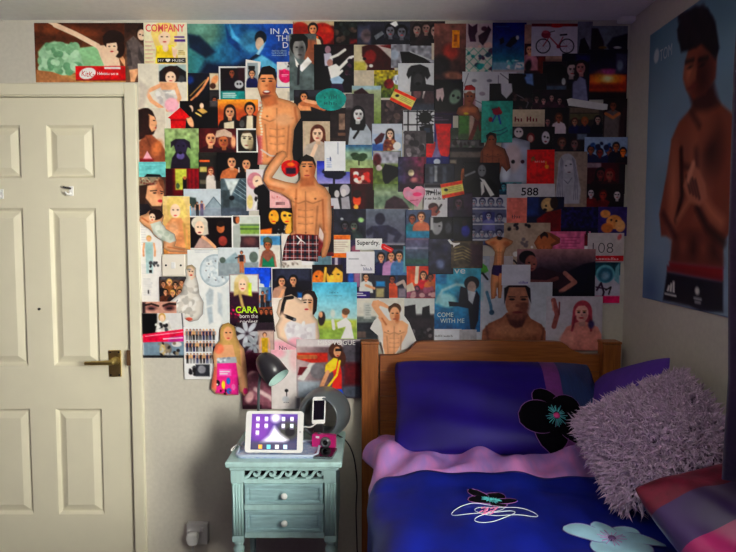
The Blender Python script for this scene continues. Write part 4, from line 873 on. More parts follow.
s = MP('red and blue page of white tower between scarlet skirts', (423, 114, 452.5, 167), (34, 42, 120), r(423, 114, 452.5, 124, (44, 30, 56), 2), p([(424, 142), (435, 142), (436, 150), (432, 158), (424, 157)], 'rd'), p([(435, 124), (451, 124), (450.5, 152), (448, 157), (441, 156), (438, 150)], 'rd'), p([(436.5, 134), (438, 148), (442, 160), (431, 160), (435, 148)], (130, 120, 160)), r(424, 157.5, 451, 164, (20, 34, 110)), e(437, 162, 3.4, 3, (190, 196, 210)), lines(426, 117, 450, 121, 2, (110, 90, 110), .8))
PH('barred window print with silhouette of spiky-haired head', (403, 110.5, 434, 144), (200, 200, 204), [l([(404, y_), (433, y_)], 1.3, 'bk') for y_ in (111.5, 125, 133)], [l([(x_, 111), (x_, 140)], 1.3, 'bk') for x_ in (408, 417)], e(425, 118, 6.5, 6, 'bk'), [l([(425, 118), (425 + 9 * math.cos(k * .5), 118 + 8 * math.sin(k * .5))], 1.3, 'bk') for k in range(13)], p([(419, 127), (432, 124), (434, 144), (423, 144)], (22, 18, 28)), r(424, 128, 430, 133, (60, 76, 96), 1.5))
PH('grey print of man under railway arch', (404, 131, 426, 162), (84, 78, 82), cl(406, 136, 424, 158, 18, [(120, 112, 116), (50, 46, 52), (150, 144, 146)], 2.6, 6), ns(.15, 3, 1))
PH('print of fishermen by dark reeds', (450, 128, 484, 150), (92, 90, 92), r(450, 128, 484, 136, (60, 70, 60), 3), cl(452, 134, 482, 148, 20, [(120, 116, 116), (60, 50, 54), (80, 90, 80)], 2.4, 3), l([(452, 140), (480, 140)], 1, (40, 34, 40)))
PH('print of bronzed cyclist beside green lawn', (458, 112, 482, 140), (80, 96, 70), r(459, 115, 469, 134, (78, 120, 60), 2), r(469, 115, 474, 136, (176, 150, 140), 2), l([(475, 106), (477, 118), (474, 130), (470, 140)], 4, (120, 60, 50)), l([(477, 116), (480, 130)], 2.4, (110, 54, 48)))
CU('cut-out of bare-chested man in red santa hat', [(456, 114), (458, 108), (464, 105), (464, 99), (463, 92), (465, 86), (471, 85), (475, 88), (475, 98), (472, 104), (478, 108), (481, 118), (478, 122), (472, 116), (460, 116)], 'sx', p([(463, 91), (466, 85), (474, 86), (475, 91)], 'rd'), r(463, 90.5, 475, 93.5, 'pw'), e(469, 97.5, 4, 6, 'sx'), e(467.4, 96.5, 1, .6, 'bk', 0, .4), e(471, 96.5, 1, .6, 'bk', 0, .4), e(469.2, 101.5, 1.5, .6, (130, 50, 50), 0, .4), e(466, 110, 4, 3, 'sd', 0, 2), e(473, 110, 4, 3, 'sd', 0, 2), e(466, 114, 2.4, 1.2, 'ye', 0, 1))
MP('page of dark landscape with bare-chested man in low light', (449, 148, 484, 196), (40, 36, 44), r(449, 152, 484, 158, (110, 100, 96), 2), r(449, 160, 456, 164, (150, 140, 130), 2), fig(466.5, 163, 34, 'sd', 'db', 'sd', (30, 26, 36)), l([(470, 178), (482, 172)], 2.4, (120, 120, 126)), r(449, 182, 484, 196, (20, 18, 30), 3))
s = CD('teal card with red pony motif', (481, 101.5, 512, 143), (56, 166, 148), e(496, 112, 4, 3.6, (150, 30, 60)), l([(492, 110), (500, 114)], 2, (150, 30, 60)), l([(498, 108), (501, 113)], 1.6, (170, 40, 60)), l([(495, 116), (492, 122)], 1.5, (40, 70, 150)), l([(498, 116), (500, 124)], 1.6, (40, 90, 180)), e(490, 120, 2, 2.4, (150, 40, 60)), l([(492, 132), (500, 131), (506, 128)], .9, (30, 90, 110)), l([(490, 136), (500, 135), (507, 131)], .9, (30, 90, 110)))
CU('cut-out of tanned bare-chested man in low jeans', [(484, 190), (483, 176), (479, 168), (480, 152), (484, 146), (486, 141), (485, 136), (489, 132.5), (495, 134), (496, 140), (495, 145), (504, 149), (508, 158), (510, 168), (506, 172), (501, 166), (499, 178), (502, 190)], 'sx', e(490, 137, 5, 4.5, 'bk'), e(490.5, 140.5, 3.6, 5, 'sx'), e(489, 140, .9, .5, 'bk', 0, .4), e(492.3, 140, .9, .5, 'bk', 0, .4), abs_(492, 148, 19, 28, 'sx'), p([(482, 174), (501, 174), (503, 191), (482, 191)], (26, 26, 46)), l([(483, 174.5), (500, 174.5)], 1.2, 'lg'), l([(482, 152), (482, 168)], 1, 'sb', 1), l([(504, 150), (507, 166)], 1, 'sb', 1))
PH('grey print of man in dark suit and white shirt', (463.5, 163, 499, 197.5), (40, 40, 46), e(481, 168, 5, 6, 'dk'), e(481.3, 171, 4, 6, (130, 130, 134)), e(479.8, 170.5, .9, .5, 'bk', 0, .4), e(483, 170.5, .9, .5, 'bk', 0, .4), p([(464, 186), (474, 178), (480, 180), (488, 178), (497, 186), (497, 197.5), (464, 197.5)], (20, 20, 26)), p([(479, 178), (484, 180), (494, 195), (490, 197), (483, 184)], 'pw'), p([(480, 182), (483, 182), (484, 192), (481, 196)], 'pw'), l([(465, 176), (474, 172)], 2, (130, 130, 134)))
PH('galaxy-coloured print of glowing masked figure', (398, 157, 426, 192), (50, 44, 84), gh((60, 60, 90), (120, 40, 66)), e(411, 173, 3, 3.4, (220, 206, 170)), e(414, 180, 3.6, 2.4, (200, 130, 130), 0, 2), ns(.3, 3, 4), r(399, 184, 425, 192, (50, 24, 46), 3))
PH('print of grey pillars with pale statue', (424, 164, 454, 188), (50, 54, 68), r(429, 167, 433, 184, (96, 100, 112), 2), r(434, 166, 437, 182, (150, 154, 160), 1.5), r(442, 166, 446, 184, (80, 84, 96), 2), ns(.15, 3, 1))
PH('print of couple in white with black lettering', (423.5, 184, 449, 219), (206, 204, 206), e(433, 207, 5, 4, (70, 40, 40)), p([(427, 210), (436, 206), (440, 212), (436, 216), (428, 216)], (150, 90, 80)), l([(436, 212), (441, 205)], 2, (60, 50, 54)), r(424, 184, 442, 188, (30, 26, 36), 2), e(430, 192, 5, 1, 'bk', .2, .5))
marks(SHEETS[-1], 4, 426, 195.5, 'bk', w=15, h=6); marks(SHEETS[-1], 8, 425, 200, 'bk', w=20, h=3)
PH('purple-grey print of sleepy student', (447, 193, 472, 219), (66, 50, 72), bust(458, 203, 4.4, (110, 84, 100), (40, 28, 40), (54, 44, 66), 2), ns(.2, 4, 4))
TG('pink heart-shaped tag with writing', (0, 0, 1, 1), (226, 150, 170), e(417, 194.5, 4.4, 2, (236, 70, 120), 0, .8), e(408, 194, 4, 3, (214, 160, 180), 0, 2), l([(410, 201), (418, 200)], .8, (190, 90, 120)), poly=[(402.5, 193), (404, 188.5), (408, 187), (412.5, 190), (416, 186.5), (421, 186.2), (424.8, 189.5), (425, 194.5), (420, 202), (417, 207), (409, 201.5), (404.5, 198)])
def flagtag(label, q, seed):
    a, b_, c_, d_ = [Vector(v) for v in q]
    def at_(u_, v_): return tuple((a * (1 - u_) + b_ * u_) * (1 - v_) + (d_ * (1 - u_) + c_ * u_) * v_)
    st = lambda v0, v1, c: p([at_(0, v0), at_(1, v0), at_(1, v1), at_(0, v1)], c)
    s_ = sheet('paper_tag', label, 'tag', (0, 0, 1, 1), (226, 212, 120), [st(0, .24, (226, 70, 30)), st(.76, 1, (226, 70, 30)), e(*at_(.22, .45), 2, 1.4, 'dk')] + [l([at_(.35, .36 + .12 * k), at_(.9, .36 + .12 * k)], .6, (150, 150, 100)) for k in range(3)], poly=[tuple(v) for v in q])
flagtag('red and yellow striped wristband tag stuck at a steep slant', [(395, 88.5), (416.5, 98.5), (410.5, 110.5), (389.5, 100)], 1)
flagtag('red and yellow striped wristband tag beside the heart', [(440, 184.5), (461.5, 180.5), (464, 194.5), (442, 199)], 2)
PH('large grey silhouette of man flexing both arms', (363, 209, 408, 246.5), (108, 112, 128), gv((120, 128, 140), (100, 98, 116)), e(380, 219, 5, 6, (54, 54, 74), 0, 1.5), p([(372, 226), (388, 225), (396, 229), (402, 235), (396, 244), (393, 241), (395, 236), (388, 233), (387, 246), (373, 246), (373, 233), (368, 236), (364, 232)], (60, 60, 82), 1.8), r(363, 243, 408, 246.5, (150, 150, 160), 1.5))
PH('dim print of friends below a green lamp', (331, 209, 366, 242), (50, 52, 66), e(361, 220, 3, 2.4, (150, 190, 130), 0, 1.5), e(342, 219, 1.5, 1.2, 'lg'), bust(354, 226, 4, (100, 110, 100), 'dk', (60, 76, 76), 1), bust(345, 226, 3.6, (90, 84, 90), 'bk', (34, 36, 50), 0), ns(.2, 4, 2))
MP('violet sliver page of bottles below the tickets', (331, 240, 360, 287), (60, 50, 86), r(335, 257, 338, 268, (190, 180, 190), 1), r(341, 256, 345, 272, (30, 26, 60), 1), e(351, 278, 3, 8, (50, 110, 190), 0, 2), r(354, 272, 360, 287, (150, 110, 140), 2), e(356, 249, 5, 4, (150, 90, 110), 0, 2))
s = TG('orange and white event ticket', (331.5, 235, 350.5, 257.5), (234, 226, 206), r(331.5, 235, 350.5, 239.5, 'or'), r(331.5, 253, 350.5, 257.5, 'or'), lines(333.5, 241, 348, 252, 5, (190, 160, 150), .6))
PH('print of three friends posing arm in arm in jackets', (374, 245, 406.5, 275), (80, 96, 116), bust(381, 257, 3.6, 'sk', 'bk', 'nv', 0), bust(391, 256, 3.8, 'sk', 'db', (196, 150, 190), 2), bust(399, 256, 3.8, 'sk', 'bk', (90, 130, 170), 0), r(374, 245, 406, 249, (30, 28, 40), 2), r(403, 246, 406.5, 272, (110, 160, 170), 1.5))
s = TG('white clothing label with black lettering', (355.5, 238.5, 382, 249.8), (232, 232, 228)); txt(s, 'Superdry.', 357, 246.2, 'bk', w=22.5, h=6, offset=.02)
TG('short red fabric label beside the clothing label', (0, 0, 1, 1), 'rd', l([(384, 246.5), (391, 250)], .8, (240, 170, 160)), poly=[(381.5, 244), (384, 243.6), (393.5, 249), (391, 253), (381, 248)])
s = CD('white business card with grey lettering', (346.5, 251.5, 374.5, 273), (232, 230, 234), lines(349, 257.5, 359, 260, 1, (130, 130, 140), .8)); marks(s, 4, 363.5, 270.5, (120, 124, 160), w=9, h=3.6); marks(s, 3, 361, 266, 'dk', w=5, h=2)
PH('print of couple in teal beside a turquoise band', (405.5, 210, 431, 243), (84, 96, 120), bust(412, 219, 3.4, 'sx', 'db', (30, 120, 130), 0), bust(421, 217, 3.8, 'sk', 'br', (200, 120, 90), 0), r(406, 231, 431, 238, (40, 140, 170), 1.5), r(406, 238, 431, 243, (130, 110, 130), 1.5))
PH('grey print of two faces in profile', (429, 217, 454, 242), (28, 28, 34), e(437, 227, 5, 8, (150, 150, 152), .2, 1.2), e(436, 219, 6, 4, 'bk'), e(439, 226, 1, .7, 'bk'), e(448, 228, 3.4, 6, (84, 84, 92), 0, 2), r(430, 217, 433, 230, (190, 190, 190), 2))
PH('dark print with glowing blue dress', (451.5, 217, 472, 244), (20, 20, 36), e(465, 231, 4.4, 6, (54, 60, 150), 0, 2), e(464, 223, 2.4, 3, (60, 46, 56)), e(456, 228, 3, 6, (40, 44, 64), 0, 2))
PH('hazy print of sea horizon in green and violet', (405, 240, 431, 266), (90, 96, 130), gv((110, 104, 130), (60, 92, 100)), l([(406, 248), (428, 248)], 1.4, (150, 150, 170), 2), r(405, 259, 431, 264, (60, 100, 90), 3), ns(.1, 4, 4))
PH('dark slate print of cliffs at dusk', (428, 239, 453, 274), (56, 56, 78), gv((80, 80, 98), (40, 42, 62)), e(438, 248, 9, 4, (40, 42, 66), .3, 3), e(440, 264, 4, 5, (100, 108, 136), 0, 3), ns(.2, 4, 5))
PH('print of tangled tan branches with white flecks', (450.5, 241, 482, 268), (94, 84, 70), [l([(454, 248 + k * 3), (462, 246 + k * 3), (474, 252 + k * 3)], .8, (150, 136, 100)) for k in range(5)], ns(.25, 3, 5), r(470, 244, 482, 266, (80, 56, 66), 4))
TG('crumpled white scrap of tape', (0, 0, 1, 1), 'w', poly=[(447, 240), (449, 239), (452, 242.5), (455.5, 243), (459.5, 242.5), (459, 244), (455, 245.5), (453, 247.5), (452.5, 244.5), (450, 244)])
# ---------------- left half, below the underwater spread
PH('dark print of singer clapping under stage light', (180, 101, 219, 129.5), (12, 10, 16), e(191, 109, 2.6, 3.6, 'sl'), e(190, 121, 3, 7, 'sk', -.4, 1), e(188, 112, 4, 6, 'bk'), e(202, 106, 2, 3, 'sl'), p([(197, 110), (203, 108), (208, 112), (203, 114)], 'lb'), l([(196, 113), (201, 116)], 1.5, 'bl'), r(210, 92, 219, 107, (90, 86, 88), 2))
TG('red paper house-shaped tag', (0, 0, 1, 1), 'rd', r(170, 119, 186, 121, (150, 10, 20), 1), poly=[(168, 118), (180.5, 107.5), (190, 117), (186, 118.5), (185.2, 131.2), (171, 131.5), (170.6, 119)])
PH('orange print of smiling couple at a party', (218, 99.5, 258.5, 129.5), (226, 150, 60), gv((236, 164, 60), (190, 90, 50), 99, 114), bust(230, 112, 5.4, 'sk', 'db', (26, 16, 20), 4), p([(224, 123), (234, 121), (234, 129), (224, 129)], 'cr', 1), bust(250, 109, 5, 'st', 'bk', (40, 24, 24), 0), p([(247, 116), (253, 116), (253, 129), (246, 129)], 'cr', 1), e(242, 124, 2.6, 4, (90, 90, 90)))
PH('chocolate labrador puppy on green grass print', (165, 128.5, 199.5, 170), (140, 164, 110), gv((160, 180, 130), (120, 150, 96)), ns(.2, 3, 3), p([(170, 170), (172, 158), (176, 152), (174, 145), (171, 148), (171, 142), (176, 139), (185, 139), (190, 142), (191, 149), (188, 147), (186, 153), (190, 160), (190, 170)], (44, 34, 52), 1), e(181, 147, 5.6, 6.6, (62, 52, 80), 0, 1.5), e(178.5, 146, 1, .8, 'bk'), e(183.8, 146, 1, .8, 'bk'), e(180.5, 156, 4, 3.4, (110, 100, 150), 0, 1.5), e(180.5, 153, 2, 1.4, 'bk'))
PH('wine-red print of couple under a fringe', (199, 128.5, 237, 153.5), (90, 20, 30), bust(210.5, 138.5, 6.2, 'sk', (96, 26, 32), (60, 16, 28), 2.4, .3), bust(224, 141, 5.8, 'sd', (120, 70, 60), (50, 16, 30), 0, -.3), p([(215, 138), (217, 131), (225, 129), (232, 133), (233, 138), (224, 136)], (206, 180, 160)), e(233.5, 142, 2.6, 6, 'sk', 0, 1.5))
PH('white-framed sepia close-up of solemn face', (236.5, 128.5, 258, 153), 'w', r(238, 130, 256.5, 151.5, (34, 28, 24)), e(247, 140, 6, 9, (216, 206, 180)), e(250.5, 143, 3, 7, (176, 160, 130), 0, 2), e(244.5, 138.3, 1.4, .7, 'bk', 0, .5), e(250, 139, 1.4, .7, 'bk', 0, .5), l([(242.5, 136.4), (246.5, 136.6)], .8, 'db'), l([(248.5, 136.8), (252, 137.4)], .8, 'db'), e(246.5, 145.5, 1.8, .7, (150, 90, 80), 0, .5), p([(240, 134), (247, 130), (254, 134), (250, 133), (243, 133.5)], (90, 70, 50)))
CD('turquoise envelope card with black band', (139, 162, 166, 178.5), (124, 196, 196), p([(144, 177), (147, 174), (160, 174.5), (162, 177)], 'bk'), l([(140, 163), (165, 163)], .7, (90, 150, 150)), lines(146, 166, 159, 170, 2, (90, 160, 160), .5))
MP('page of pouting woman with embroidered headband', (139, 177, 167, 216), (90, 70, 60), r(139, 177, 160, 186, (150, 140, 120), 1), cl(140, 178, 159, 185, 26, [(90, 100, 90), (200, 190, 160), (120, 70, 60)], 1.2, 4), p([(139, 186), (150, 184), (146, 196), (144, 214), (139, 214)], (70, 48, 38)), p([(148, 186), (162, 184), (164, 194), (164, 200), (161, 206), (152, 206), (146, 198)], 'sk', 1), e(160, 188, 4, 9, (190, 130, 100), 0, 3), p([(159, 179), (164, 180), (164, 190), (160, 184)], (130, 84, 60)), l([(151, 191), (157, 190.5)], 1.2, 'db'), e(155, 193, 1.8, .8, 'bk', 0, .5), l([(160.5, 191), (163.5, 192)], 1, 'db'), e(162, 193.6, 1.2, .6, 'bk', 0, .5), e(160.5, 201, 2.6, 1.5, (196, 60, 70)), p([(139, 204), (148, 204), (154, 212), (156, 216), (139, 216)], (46, 40, 48)), e(165, 203, 2, 5, 'lp', 0, 2))
PH('print of red theatre curtains with one figure', (166, 168.5, 200, 196), (110, 10, 26), r(166, 168.5, 173, 196, (60, 10, 22), 3), r(175.5, 169, 187, 190, (196, 200, 90), 1.5), e(178, 186, 2, 3, (90, 110, 80)), r(183, 178, 187, 196, (20, 16, 22), 1), e(185, 178, 1.6, 1.8, 'sd'), [l([(x_, 170), (x_, 195)], 1.6, (150, 16, 40), 2) for x_ in (190, 194, 198)])
PH('print of woman in white coat by shop shelves', (199, 152.5, 223, 191.5), (50, 48, 44), r(200, 160, 210, 162, (226, 110, 60)), r(200, 167, 207, 172, (190, 176, 110), 1), r(200, 180, 207, 184, (110, 104, 90), 1.5), bust(211, 171, 3, 'sk', (120, 40, 34), (216, 206, 196), 2.6, 0, 1.5, 7), r(215, 156, 223, 180, (18, 18, 22), 3))
PH('flash print of two dark-haired girls at night', (217, 152.5, 259.5, 181), (10, 10, 14), bust(232, 162, 5.2, 'sk', 'bk', 'sd', 3.4), bust(247, 164, 5, 'sk', 'bk', (20, 16, 20), 3, -.4), l([(239, 168), (239, 172)], 1, 'w'))
PH('print of tourists before a glass pyramid', (184, 189, 223, 218), (196, 206, 212), p([(186, 202), (190, 197), (196, 198), (198, 208), (186, 208)], (70, 84, 80), 1.5), p([(205, 208), (214, 197), (223, 208)], (150, 164, 172)), l([(205, 208), (214, 197), (223, 208)], .8, (100, 116, 124)), r(184, 208, 223, 217, (150, 160, 170), 1.5), fig(197.5, 202, 15, 'sk', 'bk', 'dk', 'dk'), fig(202, 201, 16, 'sk', 'db', (110, 90, 120), (120, 110, 140)), fig(190, 204, 12, 'sk', 'lb', 'sky', 'sky'), r(184, 216.5, 223, 218, 'w'))
PH('print of people below a glass atrium roof', (221, 178.5, 249, 217), (96, 110, 116), p([(225, 179), (240, 179), (231, 196)], (206, 216, 214), 1.5), p([(240, 179), (249, 179), (249, 208), (232, 198)], (80, 96, 104), 1.5), [l([(242 - k * 2, 180 + k * 3), (249, 186 + k * 4)], .6, (150, 166, 170)) for k in range(5)], r(222, 190, 230, 210, (70, 80, 84), 2), e(232, 198, 2.6, 2.4, (20, 20, 24)), r(221, 208, 249, 217, (90, 100, 112), 2), ns(.12, 3, 2))
PH('print of pink-haired girl kissing a black puppy', (246.5, 169.5, 271.5, 211), (222, 214, 214), e(255, 181, 7.5, 8.5, (206, 140, 150)), e(258, 182, 5, 6.5, 'sl', -.3), e(257, 181, 1.4, .7, 'bk', -.4, .5), p([(258, 186), (264, 184), (270, 192), (270, 210), (257, 210)], (14, 12, 18)), e(258, 191, 4, 4, (16, 14, 20)), e(250, 202, 3, 7, (226, 206, 140)), l([(254, 209), (257, 200)], 2, 'w'), e(256, 199, 1.4, 2.4, 'bk'))
s = TG('pink printed ticket with dark barcode', (270, 184, 291.5, 209), (246, 184, 182), cl(272, 187, 289, 199, 16, [(206, 110, 110), (226, 150, 150)], .9, 3, .6), [r(276 + k * 1.3, 202, 276.8 + k * 1.3, 205, (90, 50, 56)) for k in range(7)], ns(.05, 3, 2))
# the two big bare-chested men
CU('large cut-out of laughing bare-chested man with beads', [(257, 165), (258, 148), (256, 132), (257, 114), (262, 106), (261, 98), (258, 88), (259, 76), (263, 67.5), (270, 66), (276, 69.5), (277.5, 80), (276, 92), (279, 98), (290, 101), (296, 104), (300, 110), (301, 118), (297, 124), (294, 130), (293, 142), (292, 152), (294, 166)], 'st',
   e(268, 74, 10, 9, 'bk'), e(267.5, 84, 8.2, 12.5, 'st'), e(272, 88, 3.6, 8, 'sd', 0, 3), p([(259, 80), (260, 70), (268, 66), (276, 71), (276.5, 82), (274, 75), (262, 75)], (22, 16, 18)), e(264, 81.5, 1.7, .8, 'bk', 0, .5), e(271, 81.5, 1.7, .8, 'bk', 0, .5), l([(261.5, 79.3), (266, 78.8)], 1, 'bk'), l([(268.8, 78.8), (273.5, 79.3)], 1, 'bk'), e(267.2, 86, 1.5, 1.2, 'sd'), e(267, 92.5, 3.8, 2, (130, 40, 40)), e(267, 91.8, 3, .9, 'w', 0, .5), e(266.5, 97.5, 6.5, 3, (120, 76, 56), 0, 2.5),
   p([(262, 99), (276, 95), (278, 104), (266, 108)], 'sd', 2.5), abs_(277, 102, 36, 58, 'st'), e(284, 120, 9, 6, 'sk', 0, 4), l([(295, 108), (297, 122)], 2, 'sd', 2), [e(261 + math.sin(k * .8) * .8, 102 + k * 3, 1.2, 1.2, 'cr', 0, .6) for k in range(21)], r(256, 136, 262, 166, (206, 110, 110), 3), l([(261, 150), (270, 156), (280, 157)], 1.6, (206, 190, 180)))
TG('red apple-shaped paper tag', (0, 0, 1, 1), (206, 20, 28), r(286, 168, 296, 174, (60, 20, 60), 1.5), e(291, 164.5, 4, 2, 'or', 0, 1), l([(291, 161), (292, 157.6)], 1.2, 'gr'), poly=[(291 + 9.6 * math.cos(k * .3142) * (1 - .06 * math.sin(k * .3142)), 167.5 + (9.6 if math.sin(k * .3142) > 0 else 7.5) * math.sin(k * .3142)) for k in range(20)])
PH('amber close-up print of two girls with glasses', (259.5, 208, 294, 236), (26, 14, 14), e(267, 214, 6, 8, 'bk'), e(274, 217, 5, 7, (246, 170, 60)), e(288, 216, 7, 8, (250, 180, 70)), p([(281, 213), (286, 207), (294, 209), (294, 214), (284, 211)], 'bk'), e(272, 215, 1, .8, 'bk'), e(285, 215.5, 1.6, 1.2, 'bk', 0, .6), e(290, 215.5, 1.6, 1.2, 'bk', 0, .6), e(274, 221.5, 1.6, .7, 'rd'), e(287, 221.5, 1.8, .7, 'rd'), p([(276, 222), (282, 220), (288, 236), (274, 236)], 'bk'), cl(276, 226, 286, 235, 8, ['lg'], .7, 3), p([(260, 230), (272, 228), (272, 236), (260, 236)], 'or', 1.5), e(290, 228, 4, 7, (236, 170, 80), .5))
PH('print of girl in green top and cap by the sea', (258, 234, 286, 268), (220, 216, 204), r(258, 236, 286, 245, (90, 150, 190), 1), p([(259, 267), (261, 256), (268, 252), (275, 254), (277, 267)], (180, 120, 100)), bust(268, 245, 3.8, 'sd', (70, 50, 40), (150, 100, 84), 0, 0, 1.6), p([(263, 242), (264, 238), (268, 236.5), (272, 239), (273, 243)], (86, 96, 76)), p([(262, 267), (263, 257), (268, 262), (273, 256), (275, 267)], (30, 130, 100)), r(258, 267, 286, 268.5, 'w'))
MP('white page with scribbled patterns beside the shorts', (282, 234, 332, 268.5), (224, 218, 208), cl(283, 262, 300, 267, 14, [(150, 140, 130), (190, 180, 170)], 1.2, 2), r(302, 261, 316, 265, (236, 234, 230)), r(314, 250, 332, 268, (110, 140, 150), 3))
MP('maroon page sliver between the flexing man and the tickets', (312, 206, 334, 256), (120, 30, 36), r(317, 208, 323, 220, (206, 206, 196), 1.5), e(321, 234, 3, 8, (220, 200, 190), -.3, 2), r(326, 208, 334, 252, (30, 26, 40), 2))
MAN2 = [(264, 181), (266, 172), (272, 162), (279, 154), (283, 151.5), (287, 152.5), (288, 157), (284, 162), (278, 171), (273, 178), (286, 182), (297, 184), (301, 180), (300, 168), (301, 159), (307, 155), (314, 158), (317, 166), (315, 177), (319, 184), (326, 188), (331, 196), (332, 216), (331, 240), (329, 248), (326, 257), (322, 258), (320, 254), (323, 246), (324, 234), (320, 226), (319, 236), (318, 262), (302, 261), (300, 260), (282, 261), (284, 248), (288, 236), (293, 232), (293, 214), (291, 200), (282, 194), (270, 190)]
CU('large cut-out of flexing bare-chested man in tartan shorts', MAN2, 'st',
   e(274, 170, 3, 10, 'sk', .65, 4), e(280, 186, 9, 4, 'sk', .15, 3), l([(268, 186), (284, 190)], 2, 'sd', 3), e(308, 162, 9, 8, 'bk'), e(308, 169, 7.2, 11, 'st'), e(313, 172, 3, 8, 'sd', 0, 3), p([(300.5, 166), (301, 159), (308, 154), (316, 160), (316, 168), (313, 162), (303, 162)], (34, 24, 22)), e(304.6, 167, 1.5, .7, 'bk', 0, .5), e(311, 167, 1.5, .7, 'bk', 0, .5), l([(302.4, 164.8), (306.4, 164.6)], .9, 'bk'), l([(309, 164.6), (313, 164.8)], .9, 'bk'), e(307.6, 171.5, 1.3, 1, 'sd'), e(307.6, 176, 2.6, .9, (170, 80, 70), 0, .5), p([(301, 178), (314, 177), (315, 186), (301, 187)], 'sd', 2.5), abs_(306, 186, 36, 52, 'st'), l([(323, 200), (324, 230)], 1.6, 'sd', 1.5), e(329, 210, 2, 14, 'sk', 0, 2), l([(297, 190), (295, 230)], 1.4, 'sd', 2),
   p([(286, 237), (296, 234), (318, 235), (320, 262), (281, 262)], (120, 24, 30)), [l([(283 + k * 7.5, 236), (282 + k * 7.7, 262)], 2.2, (30, 28, 50)) for k in range(6)], [l([(281, 240 + k * 7), (320, 240.5 + k * 7)], 2.0, (36, 26, 44)) for k in range(4)], [l([(286.5 + k * 7.5, 236), (286 + k * 7.7, 262)], .7, (220, 206, 206)) for k in range(5)], [l([(281, 243.5 + k * 7), (320, 244 + k * 7)], .7, (220, 206, 206)) for k in range(3)], l([(297, 236), (301, 240), (298, 244)], 1.2, 'w'), l([(301, 240), (305, 243)], 1, 'w'))
PH('print of man by a fountain basin in parkland', (232.5, 215.5, 260.5, 250), (200, 206, 196), r(240, 224, 260.5, 234, (140, 170, 90), 1.5), l([(240, 229), (260, 229)], 1, (60, 90, 60)), l([(240, 225), (260, 225)], 1.2, (90, 110, 100)), r(240, 236, 260.5, 250, (70, 50, 56), 2), e(250, 241, 6, 4, (120, 80, 80), 0, 3), p([(233, 226), (240, 224), (241, 240), (239, 250), (233, 250)], (170, 176, 170)), e(236.5, 219, 3.4, 5, 'db'), e(238, 220, 2, 3.6, 'sd'), frame(232.5, 215.5, 260.5, 250, .8))
PH('dark print of blonde singer with microphone', (189.5, 216, 233, 249.5), 'w', r(190.5, 217.3, 232, 248, (22, 10, 16)), e(200, 223, 8, 6.5, (226, 216, 196)), p([(193, 222), (208, 222), (209, 234), (204, 236), (196, 232)], (206, 196, 180), 1.5), e(200, 228, 4.6, 7, 'sl'), e(198.4, 227, 1, .6, 'bk', 0, .5), e(202, 227, 1, .6, 'bk', 0, .5), e(200, 232.5, 1.6, .7, 'dr', 0, .5), p([(194, 248), (200, 238), (206, 236), (214, 244), (216, 248)], (190, 160, 150), 1), l([(203, 237), (209, 241), (215, 247)], 3, 'sk'), e(221, 228, 4, 5, 'sd'), e(221, 224, 4, 3, 'db'), e(223, 241, 4.4, 5, (150, 70, 60), 0, 1.5))
MP('orange-lit page of blonde woman seen from behind', (163.5, 196.5, 190.5, 254), (222, 176, 110), gv((240, 210, 150), (200, 140, 80)), e(176.5, 205, 9, 9.5, 'bl'), p([(168, 203), (186, 203), (188, 216), (180, 222), (170, 220)], 'bl', 1.2), e(176, 211, 5, 7, 'sl'), e(174, 210, 1, .6, 'db', 0, .5), e(178.5, 210, 1, .6, 'db', 0, .5), e(176, 215.5, 1.6, .7, (200, 80, 80), 0, .5), p([(166, 226), (172, 218), (182, 218), (187, 230), (188, 254), (168, 254)], 'st', 1.5), e(174, 230, 5, 8, 'sk', 0, 3), l([(184, 224), (187, 250)], 2, 'lb', 2))
MP('white page of tiny fashion figure with price text', (139.5, 222, 162, 304), (232, 228, 222), lines(142, 226, 148, 246, 8, (190, 190, 196), .5), lines(142, 264, 148, 274, 5, (190, 190, 196), .5), fig(149.5, 236, 38, 'sk', 'lb', (170, 200, 196), (180, 206, 206)), cl(150, 262, 158, 267, 7, ['dk', 'dg'], 1.6, 2), r(149, 270, 152, 273, 'bk'), lines(143, 278, 152, 296, 9, (186, 188, 194), .5), r(147, 290, 148.5, 294, 'dk'))
CU('cut-out of dark-haired woman in white corset stretched out', [(140, 221), (141, 216), (147, 214), (150, 211), (155, 209), (161, 210), (165, 216), (163, 223), (167, 229), (175, 234), (177, 240), (175, 246), (188, 249), (195, 251.5), (194, 254), (186, 252.5), (170, 252), (163, 248), (164, 242), (156, 237), (150, 229), (145, 226)], 'sk', e(157, 214, 7, 6, 'db'), e(153, 217.5, 3.2, 4, 'sl'), e(152, 217, .8, .5, 'bk', 0, .4), e(154.6, 217.3, .8, .5, 'bk', 0, .4), e(153, 220, 1.1, .5, 'rd', 0, .4), p([(151, 224), (161, 221), (166, 229), (175, 234), (176, 241), (170, 243), (162, 240), (154, 234)], (206, 212, 198)), cl(154, 224, 172, 240, 12, [(186, 196, 180), (222, 226, 214)], 2.4, 3), l([(143, 218), (149, 222)], 1.4, 'sd', 1.5), l([(168, 247), (184, 250)], 1, 'sd', 1.5), p([(188, 250), (194, 251), (194, 253.5), (190, 252.5)], 'dk'))
MP('wide white page of fashion text and sketches', (160, 248, 246, 330), (230, 232, 228), lines(162, 304, 182, 312, 3, (190, 194, 200), .5), lines(196, 250, 218, 253, 2, (190, 194, 200), .5), p([(206, 294), (210, 288), (214, 290), (213, 304), (207, 306)], (186, 196, 200), 2), p([(207, 308), (212, 306), (213, 322), (209, 324)], (176, 188, 194), 2), p([(218, 292), (224, 294), (223, 318), (218, 312)], (190, 200, 204), 2), p([(200, 300), (204, 298), (204, 314), (200, 312)], (196, 204, 206), 2), r(222, 286, 231, 330, (220, 226, 224), 3), poly=[(188.5, 250), (246, 250), (246, 330), (177, 330), (177, 303), (186.5, 301), (188.5, 277)])
